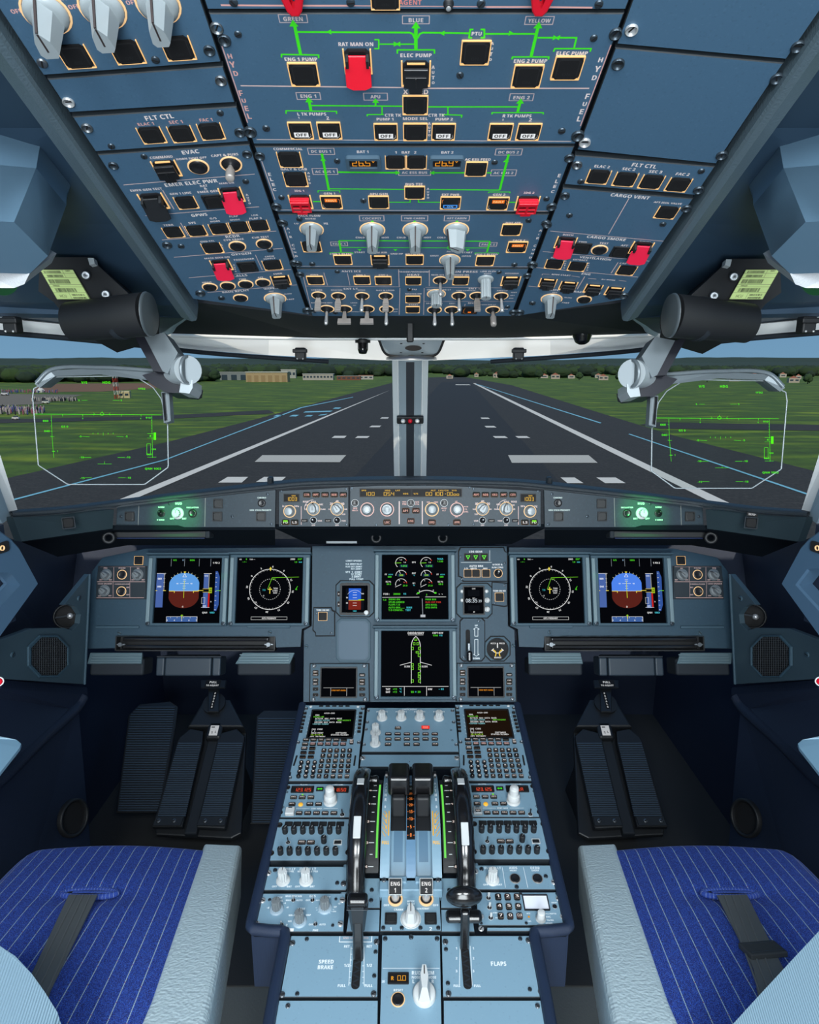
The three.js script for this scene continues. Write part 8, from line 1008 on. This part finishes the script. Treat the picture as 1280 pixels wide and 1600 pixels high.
  // strap from the slot
  const st = thing('crotch_strap', s < 0 ? 'plain grey webbing strap lying on the captain cushion' : 'grey webbing strap with a stitched pad on the first officer cushion', 'strap', B.at(...B.P(mx(125), 1410), 0.006), 'crotch straps', B.q), o = B.P(mx(125), 1410), a = s < 0 ? [[107, 1412], [152, 1412], [78, 1566], [60, 1640], [-10, 1640], [36, 1566]] : [[1121, 1413], [1168, 1412], [1225, 1530], [1262, 1640], [1196, 1640], [1178, 1530]];
  part(st, 'webbing', extrude(shapeOf(a.map(([x, y]) => { const p = B.P(x, y); return [p[0] - o[0], p[1] - o[1]]; })), 0.003, 0.0006), mat(lin(0.14, 0.15, 0.15), 0.65), 0, 0, 0.006);
  for (let i = 1; i < 4; i++) { const p = (x, y) => { const q = B.P(x, y); return V(q[0] - o[0], q[1] - o[1], 0.0094); }, f = i / 4; part(st, 'webbing_ridge', s < 0 ? rod(p(107 + 45 * f, 1414), p(-10 + 70 * f, 1638), 0.0014, 0.0014, 6) : rod(p(1121 + 47 * f, 1414), p(1196 + 66 * f, 1638), 0.0014, 0.0014, 6), mat(lin(0.17, 0.18, 0.18), 0.7)); }
  if (s > 0) { const p = B.P(1193, 1505), q = B.P(1207, 1530), k = part(st, 'stitched_pad', rbox(0.056, 0.03, 0.008, 0.002), mat(lin(0.05, 0.055, 0.058), 0.7), p[0] - o[0], p[1] - o[1], 0.012, 0.13); for (const y of [-0.01, 0.01]) part(k, 'stitching', box(0.048, 0.001, 0.0006), mDull, 0, y, 0.0042); const b = part(st, 'buckle', rbox(0.02, 0.008, 0.006, 0.002), mSteel, q[0] - o[0] + 0.02, q[1] - o[1] - 0.03, 0.012); }
}

// ---------------------------------------------------------------- airfield outside
const GY = EYE.y - 12;
const ground = (px, py, y = GY) => { const d = sight(px, py); return d.multiplyScalar((y - EYE.y) / d.y).add(EYE); };
const flat = (px, y, m, name, parent) => { const p = px.map(([a, b]) => ground(a, b, GY)), s = shapeOf(p.map((v) => [v.x, -v.z])), g = new THREE.ShapeGeometry(s).rotateX(-Math.PI / 2).translate(0, GY + y, 0); if (parent) { const o = part(parent, name, g, m); o.position.sub(parent.position); return o; } return setting(name, g, m); };
const mottle = (a, b, c, sc) => { const t = grain(512, 512, (x, y) => { const n = 0.5 + 0.5 * noise3.noise(x / sc, y / sc * 2.6, 3) + 0.35 * noise3.noise(x / 9, y / 9, 9) + 0.3 * (rnd() - 0.5), m = Math.max(0, Math.min(1, n)), q = Math.max(0, noise3.noise(x / 60, y / 16, 20)) * 1.4; return a.map((v, i) => Math.max(0, Math.min(255, v + (b[i] - v) * m + (c[i] - v) * Math.min(1, q) * 0.6))); }); t.colorSpace = THREE.SRGBColorSpace; return t; };
const grassTex = mottle([38, 62, 6], [68, 100, 12], [138, 146, 22], 40), tarTex = mottle([17, 17, 17], [52, 52, 50], [40, 40, 39], 12), rubTex = mottle([6, 7, 9], [40, 41, 43], [14, 15, 17], 10);
grassTex.repeat.set(1 / 140, 1 / 140); tarTex.repeat.set(1 / 16, 1 / 16); rubTex.repeat.set(1 / 8, 1 / 34);
const mGrass = mat(lin(1, 1, 1), 0.95, 0, { map: grassTex }), mTar = mat(lin(1, 1, 1), 0.9, 0, { map: tarTex }), mRubber = mat(lin(1, 1, 1), 0.85, 0, { map: rubTex }), mPaint = mat(lin(0.55, 0.56, 0.54), 0.8), mPaintWorn = mat(lin(0.4, 0.41, 0.39), 0.85), mBlue = mat(lin(0.16, 0.42, 0.56), 0.8);
const wuv = (o) => { const p = o.geometry.attributes.position, u = o.geometry.attributes.uv; for (let i = 0; i < p.count; i++) u.setXY(i, p.getX(i), -p.getZ(i)); return o; };
{ const g = new THREE.PlaneGeometry(8000, 8000).rotateX(-Math.PI / 2).translate(0, GY, -2500); wuv(setting('ground', g, mGrass)); }
const runway = wuv(flat([[-500, 862], [0, 750], [150, 716], [265, 690], [400, 655], [560, 612], [640, 591], [720, 588], [800, 602], [940, 646], [1057, 682], [1280, 738], [1800, 860]], 0.03, mTar, 'road')); runway.userData.label = 'dark asphalt runway';
wuv(flat([[-400, 664], [250, 650], [420, 641], [430, 646], [260, 655], [-400, 672]], 0.05, mTar, 'road')); wuv(flat([[1000, 664], [1020, 660], [1700, 671], [1700, 679], [1030, 670]], 0.05, mTar, 'road'));
wuv(flat([[690, 597], [735, 597], [880, 760], [540, 760]], 0.04, mRubber, 'road'));
for (const [px, m, n] of [[[[604, 612], [609, 610], [205, 783], [183, 783]], mPaint, 'edge_line'], [[[739, 599], [743, 599], [1146, 790], [1120, 790]], mPaint, 'edge_line'], [[[398, 722.5], [410, 712], [541, 712], [531, 723]], mPaintWorn, 'touchdown_bar'], [[[794, 712], [920, 712], [934, 724], [800, 724]], mPaintWorn, 'touchdown_bar'], [[[341, 755], [356, 746], [388, 746], [378, 755]], mPaint, 'dash'], [[[400, 754], [413, 746], [447, 746], [438, 754]], mPaint, 'dash'], [[[876, 747], [898, 747], [912, 756], [887, 756]], mPaint, 'dash'], [[[932, 747], [962, 747], [978, 756], [946, 756]], mPaint, 'dash'], [[[518, 685], [523, 681.5], [542, 681.5], [538, 685]], mPaint, 'dash'], [[[555, 685], [559, 682], [578, 682], [574, 685]], mPaint, 'dash'], [[[577, 668], [581, 665.5], [596, 665.5], [593, 668]], mPaint, 'dash'], [[[594, 654.5], [597, 652.5], [608, 652.5], [606, 654.5]], mPaint, 'dash'], [[[770, 682], [789, 682], [794, 685], [774, 685]], mPaint, 'dash'], [[[805, 682], [823, 682], [829, 685], [810, 685]], mPaint, 'dash'], [[[757, 666], [772, 666], [776, 668.5], [760, 668.5]], mPaint, 'dash'], [[[751, 653], [763, 653], [766, 655], [753, 655]], mPaint, 'dash'], [[[712, 600.5], [733, 600.5], [736, 602], [712, 602]], mPaintWorn, 'threshold_bar'], [[[10, 786], [9, 784], [258, 718.5], [345, 685], [470, 636.8], [552, 620.4], [552, 621], [472, 637.6], [346, 686], [259, 719.8]], mBlue, 'taxi_line'], [[[743, 600], [745, 600], [940, 661], [938, 662]], mBlue, 'taxi_line'], [[[982, 679], [984, 678.3], [1268, 774], [1264, 775.2]], mBlue, 'taxi_line'], [[[427, 651], [433, 648.5], [443, 648.5], [438, 651]], mBlue, 'taxi_dash'], [[[452, 651], [458, 648.5], [468, 648.5], [463, 651]], mBlue, 'taxi_dash'], [[[476, 651], [481, 649], [490, 649], [486, 651]], mBlue, 'taxi_dash'], [[[474, 645], [478, 643], [520, 642], [516, 644]], mBlue, 'taxi_dash'], [[[520, 639], [524, 637], [534, 637], [530, 639]], mBlue, 'taxi_dash'], [[[497, 650], [501, 648], [512, 647], [508, 649]], mBlue, 'taxi_dash']]) flat(px, 0.07, m, n, runway);
wuv(flat([[48, 613], [60, 600], [238, 599], [250, 606], [160, 612]], 0.06, mat(lin(0.16, 0.08, 0.045), 0.95), 'field')); wuv(flat([[-300, 620], [-300, 612], [130, 617], [60, 632], [-300, 642]], 0.06, mat(lin(0.13, 0.12, 0.1), 0.95), 'path'));
// far ridges and woods
const ridge = (name, dist, base, amp, hue, off, x0, x1) => { const P = [], n = 160, w = dist * 1.1; const h = (i) => { const u = i / n; return base + amp * (0.6 * noise3.noise(u * 6 + off, off, 0.5) + 0.3 * noise3.noise(u * 19 + off, 2.5, off) + 0.12 * noise3.noise(u * 70, off, 4)); }; for (let i = 0; i < n; i++) { const a = x0 + (x1 - x0) * i / n, b = x0 + (x1 - x0) * (i + 1) / n, X = (t) => t * w, A = [X(a), GY - 2, -dist + 400], Bq = [X(b), GY - 2, -dist + 400], C = [X(b), EYE.y + h(i + 1), -dist], D = [X(a), EYE.y + h(i), -dist], E = [X(a), GY - 2, -dist - 500], F = [X(b), GY - 2, -dist - 500]; P.push(...A, ...Bq, ...C, ...A, ...C, ...D, ...D, ...C, ...F, ...D, ...F, ...E); } const g = new THREE.BufferGeometry(); g.setAttribute('position', new THREE.Float32BufferAttribute(P, 3)); g.setAttribute('uv', new THREE.Float32BufferAttribute(P.filter((_, i) => i % 3 < 2).map((v) => v * 0.02), 2)); g.computeVertexNormals(); const o = setting(name, g, mat(hue, 0.95)); return o; };
ridge('hills', 3200, 36, 22, lin(0.014, 0.034, 0.024), 1.3, -0.85, 0.85); ridge('hills', 2200, 12, 12, lin(0.014, 0.034, 0.024), 7.1, -0.85, 0.85);
{ // woods: crowns too many to count, and the larger trees of the near rows one by one
  const blob = (sd) => { const g = new THREE.IcosahedronGeometry(1, 2), p = g.attributes.position, nn = g.attributes.normal; for (let i = 0; i < p.count; i++) { const k = 1 + 0.42 * noise3.noise(p.getX(i) * 2.1 + sd, p.getY(i) * 2.1, p.getZ(i) * 2.1 + sd); const x = p.getX(i), y = p.getY(i), z = p.getZ(i), b = (k - 1) * 2; p.setXYZ(i, x * k, y * k, z * k); nn.setXYZ(i, x + b, y, z - b); } return g; };
  const wood = (n, x0, x1, z0, z1, h0, h1, sd) => { const im = new THREE.InstancedMesh(blob(sd), mat(lin(1, 1, 1), 0.95), n), M = new THREE.Matrix4(), c = new THREE.Color(); for (let i = 0; i < n; i++) { const z = -(z0 + (z1 - z0) * Math.sqrt(rnd())), x = (x0 + (x1 - x0) * rnd()) * -z, h = h0 + (h1 - h0) * rnd(); M.makeScale(h * (0.7 + rnd() * 0.5), h * 0.62, h * 0.8).setPosition(x, GY + h * 0.55, z); im.setMatrixAt(i, M); const t = rnd(); im.setColorAt(i, c.setRGB(0.008 + 0.014 * t, 0.022 + 0.03 * t, 0.008 + 0.008 * rnd())); } im.name = numbered('woods'); im.userData = { kind: 'stuff', label: 'dark green woods beyond the airfield', category: 'woods' }; shadows(im); scene.add(im); };
  wood(2200, -0.72, -0.02, 620, 1700, 4, 12, 1); wood(2400, 0.06, 0.75, 640, 1800, 4, 11, 2); wood(700, -0.72, -0.3, 480, 640, 4, 10, 3); wood(700, -0.3, 0.3, 900, 1900, 6, 14, 4);
  const mBark = mat(lin(0.03, 0.022, 0.015), 0.9), leafs = [mat(lin(0.013, 0.036, 0.012), 0.95), mat(lin(0.02, 0.05, 0.014), 0.95)];
  const spots = [[262, 594, 26], [284, 596, 18], [306, 594, 25], [318, 595, 20], [336, 596, 17], [250, 596, 18], [420, 588, 15], [556, 588, 14], [842, 592, 13], [905, 594, 12], [968, 596, 14], [1105, 597, 13], [1190, 598, 14], [1262, 600, 13]];
  const who = ['tallest dark tree by the hangars near the head-up display arm', 'bushy tree second from the head-up display arm', 'third dark tree towards the hangars', 'fourth dark tree towards the hangars', 'small tree at the hangar end of the row', 'small tree half behind the head-up display arm', 'lone tree behind the beige hangar', 'small tree near the centre post on the hangar side', 'small tree past the runway end near the centre post', 'small tree among the far houses, below the air nozzle', 'small tree beside the first officer display arm', 'small tree seen through the upper first officer head-up glass', 'small tree seen just inside the far corner of the first officer head-up glass', 'small tree at the photo edge beyond the first officer glass'];
  spots.forEach(([x, y, hp], i) => { const p = ground(x, y), d = EYE.distanceTo(p), h = hp * d / FOCAL, g = thing('tree', who[i], 'tree', p, 'trees beyond the runway'); part(g, 'trunk', new THREE.CylinderGeometry(h * 0.03, h * 0.045, h * 0.4, 8), mBark, 0, h * 0.2, 0); const cr = part(g, 'crown', merge([[0, 0.62, 0, 0.38], [-0.2, 0.5, 0.05, 0.28], [0.22, 0.5, -0.05, 0.28], [0.05, 0.42, 0.15, 0.26]].map(([a, b, c, r], k) => blob(i * 3 + k).scale(r * h, r * h, r * h).translate(a * h, b * h, c * h))), leafs[i % 2]); });
}
// buildings
function building(label, px, py, wpx, hpx, wall, roof, o = {}) {
  const p = ground(px, py), d = EYE.distanceTo(p), k = d / FOCAL, w = wpx * k, h = hpx * k, dp = w * 0.35, g = thing(o.n ?? 'hangar', label, 'building', p, o.group);
  part(g, 'wall', box(w, h, dp), mat(wall, 0.8), 0, h / 2, -dp / 2); part(g, 'roof', o.gable ? new THREE.CylinderGeometry(0.01, w * 0.56, h * 0.5, 4).rotateY(Math.PI / 4).scale(1, 1, dp / w) : box(w * 1.03, h * 0.1, dp * 1.05), mat(roof, 0.7), 0, o.gable ? h * 1.24 : h * 1.04, -dp / 2);
  const n = o.win ?? 5; for (let i = 0; i < n; i++) part(g, o.door ? 'door' : 'window', box(w / n * 0.6, h * (o.door ? 0.7 : 0.3), 0.1), mat(o.pane ?? lin(0.03, 0.05, 0.07), 0.3), -w / 2 + w / n * (i + 0.5), h * (o.door ? 0.36 : 0.55), 0.06);
}
building('grey hangar at the tree end of the airfield row', 366, 594, 42, 11, lin(0.16, 0.19, 0.2), lin(0.25, 0.28, 0.28), { door: 1, win: 3 }); building('long beige hangar with a pale roof', 417, 597, 62, 14, lin(0.34, 0.26, 0.14), lin(0.4, 0.42, 0.38), { door: 1, win: 6, pane: lin(0.28, 0.2, 0.1) }); building('tall white block behind the beige hangar', 451, 591, 22, 12, lin(0.3, 0.32, 0.3), lin(0.35, 0.36, 0.34), { win: 4 }); building('low white terminal with a dark window band', 497, 594, 46, 9, lin(0.34, 0.33, 0.3), lin(0.3, 0.31, 0.3), { win: 9 }); building('low red-brown shed beside the white terminal', 545, 594, 36, 6, lin(0.16, 0.06, 0.035), lin(0.32, 0.32, 0.3), { win: 5 }); building('small white hut at the end of the hangar row', 572, 593, 22, 6, lin(0.36, 0.36, 0.34), lin(0.3, 0.12, 0.07), { win: 3 });
building('cream hut beside the red and white mast', 194, 622, 16, 9, lin(0.5, 0.42, 0.24), lin(0.6, 0.55, 0.4), { n: 'hut', win: 2 }); building('pale tower block on the wooded horizon', 121, 575, 8, 12, lin(0.42, 0.32, 0.18), lin(0.4, 0.35, 0.25), { n: 'tower_block', win: 3 });
[[777, 590, 12], [868, 592, 13], [943, 594, 14], [1015, 594, 12], [1070, 595, 10], [1148, 596, 15], [1241, 598, 14]].forEach(([x, y, w], i) => building(['first small red-roofed house beside the centre post', 'red-roofed house under the windscreen clip', 'red-roofed house next to the display arm', 'house behind the display arm joint', 'tiny house in the upper head-up glass corner', 'house in the middle of the first officer head-up glass', 'house at the photo edge past the head-up glass'][i], x, y, w, 6, lin(0.36, 0.32, 0.27), lin(0.22, 0.07, 0.04), { n: 'house', gable: 1, win: 2, group: 'far houses' }));
'first second third fourth fifth sixth seventh eighth ninth tenth eleventh twelfth thirteenth fourteenth fifteenth sixteenth'.split(' ').forEach((nth, i) => building(`${nth} tiny far house counting outward from the centre post`, 700 + i * 36 + rnd() * 20, 588 + rnd() * 5, 6 + rnd() * 5, 4.5, lin(0.4, 0.37, 0.32), lin(0.25, 0.09, 0.05), { n: 'far_house', gable: 1, win: 1, group: 'tiny far houses' }));
{ // mast, tent, spectators and small marks on the grass
  const p = ground(183, 623), k = EYE.distanceTo(p) / FOCAL, g = thing('radio_mast', 'red and white banded mast seen through the captain head-up glass', 'mast', p), h = 34 * k; for (let i = 0; i < 6; i++) part(g, 'mast_section', merge([...[-1, 1].flatMap((a) => [-1, 1].map((b) => box(0.18 * k * 4, h / 6, 0.18 * k * 4).translate(a * k * 2.2, 0, b * k * 2.2))), rod(V(-k * 2.2, -h / 12, k * 2.2), V(k * 2.2, h / 12, k * 2.2), 0.3 * k, 0.3 * k, 6)]), i % 2 ? mat(lin(0.5, 0.5, 0.5), 0.7) : mat(lin(0.4, 0.03, 0.02), 0.7), 0, h * (i + 0.5) / 6, 0);
  const tp = ground(64, 613), tk = EYE.distanceTo(tp) / FOCAL, tent = thing('tent', 'small white pointed tent by the brown earth', 'tent', tp); part(tent, 'tent_roof', new THREE.ConeGeometry(6 * tk, 6 * tk, 4), mat(lin(0.6, 0.6, 0.6), 0.8), 0, 5 * tk, 0); part(tent, 'tent_wall', box(8 * tk, 3 * tk, 8 * tk), mat(lin(0.5, 0.5, 0.5), 0.8), 0, 1.5 * tk, 0);
  const person = merge([new THREE.CapsuleGeometry(0.22, 0.9, 2, 6).translate(0, 0.75, 0), new THREE.SphereGeometry(0.14, 6, 5).translate(0, 1.5, 0)]), n = 420, im = new THREE.InstancedMesh(person, mat(lin(1, 1, 1), 0.9), n), M = new THREE.Matrix4(), c = new THREE.Color(); for (let i = 0; i < n; i++) { const r = rnd(), q = i % 4 === 0 ? [-40 + 130 * r, 612 + rnd() * 3] : i % 4 === 1 ? [50 + 70 * r, 626 + rnd() * 2] : [-60 + 130 * r, 640 + rnd() * 9], v = ground(...q); M.makeScale(0.9, 0.75 + 0.2 * rnd(), 0.9).setPosition(v); im.setMatrixAt(i, M); im.setColorAt(i, [[0.04, 0.06, 0.2], [0.3, 0.28, 0.28], [0.25, 0.08, 0.12], [0.02, 0.02, 0.03], [0.2, 0.16, 0.24], [0.4, 0.38, 0.35]].map((a) => c.clone().setRGB(...a))[i % 6]); } im.name = 'crowd'; im.userData = { kind: 'stuff', label: 'dense line of spectators beside the runway', category: 'crowd' }; shadows(im); scene.add(im);
  [[8, 618, lin(0.45, 0.47, 0.5), 'white van at the photo edge by the spectators'], [25, 656, lin(0.5, 0.5, 0.5), 'white car on the grass near the spectators'], [72, 631, lin(0.5, 0.5, 0.5), 'white car seen through the captain head-up glass'], [1086, 593, lin(0.4, 0.06, 0.12), 'pink light aircraft tug far off in the first officer head-up glass']].forEach(([x, y, cl, lab]) => { const q = ground(x, y), f = EYE.distanceTo(q) / FOCAL, v = thing('van', lab, 'vehicle', q, 'far vehicles'); part(v, 'body', rbox(9 * f, 3 * f, 4 * f, f * 0.6, 2), mat(cl, 0.4), 0, 2.2 * f, 0); part(v, 'cabin', rbox(5 * f, 2 * f, 3.6 * f, f * 0.5, 2), mat(lin(0.04, 0.05, 0.06), 0.2), 0, 4.2 * f, 0); for (const a of [-1, 1]) part(v, 'wheel', new THREE.CylinderGeometry(f, f, 4.2 * f, 12).rotateX(Math.PI / 2), mSlot, a * 2.8 * f, f, 0); });
}
sheetTex.needsUpdate = true;
renderer.render(scene, camera);
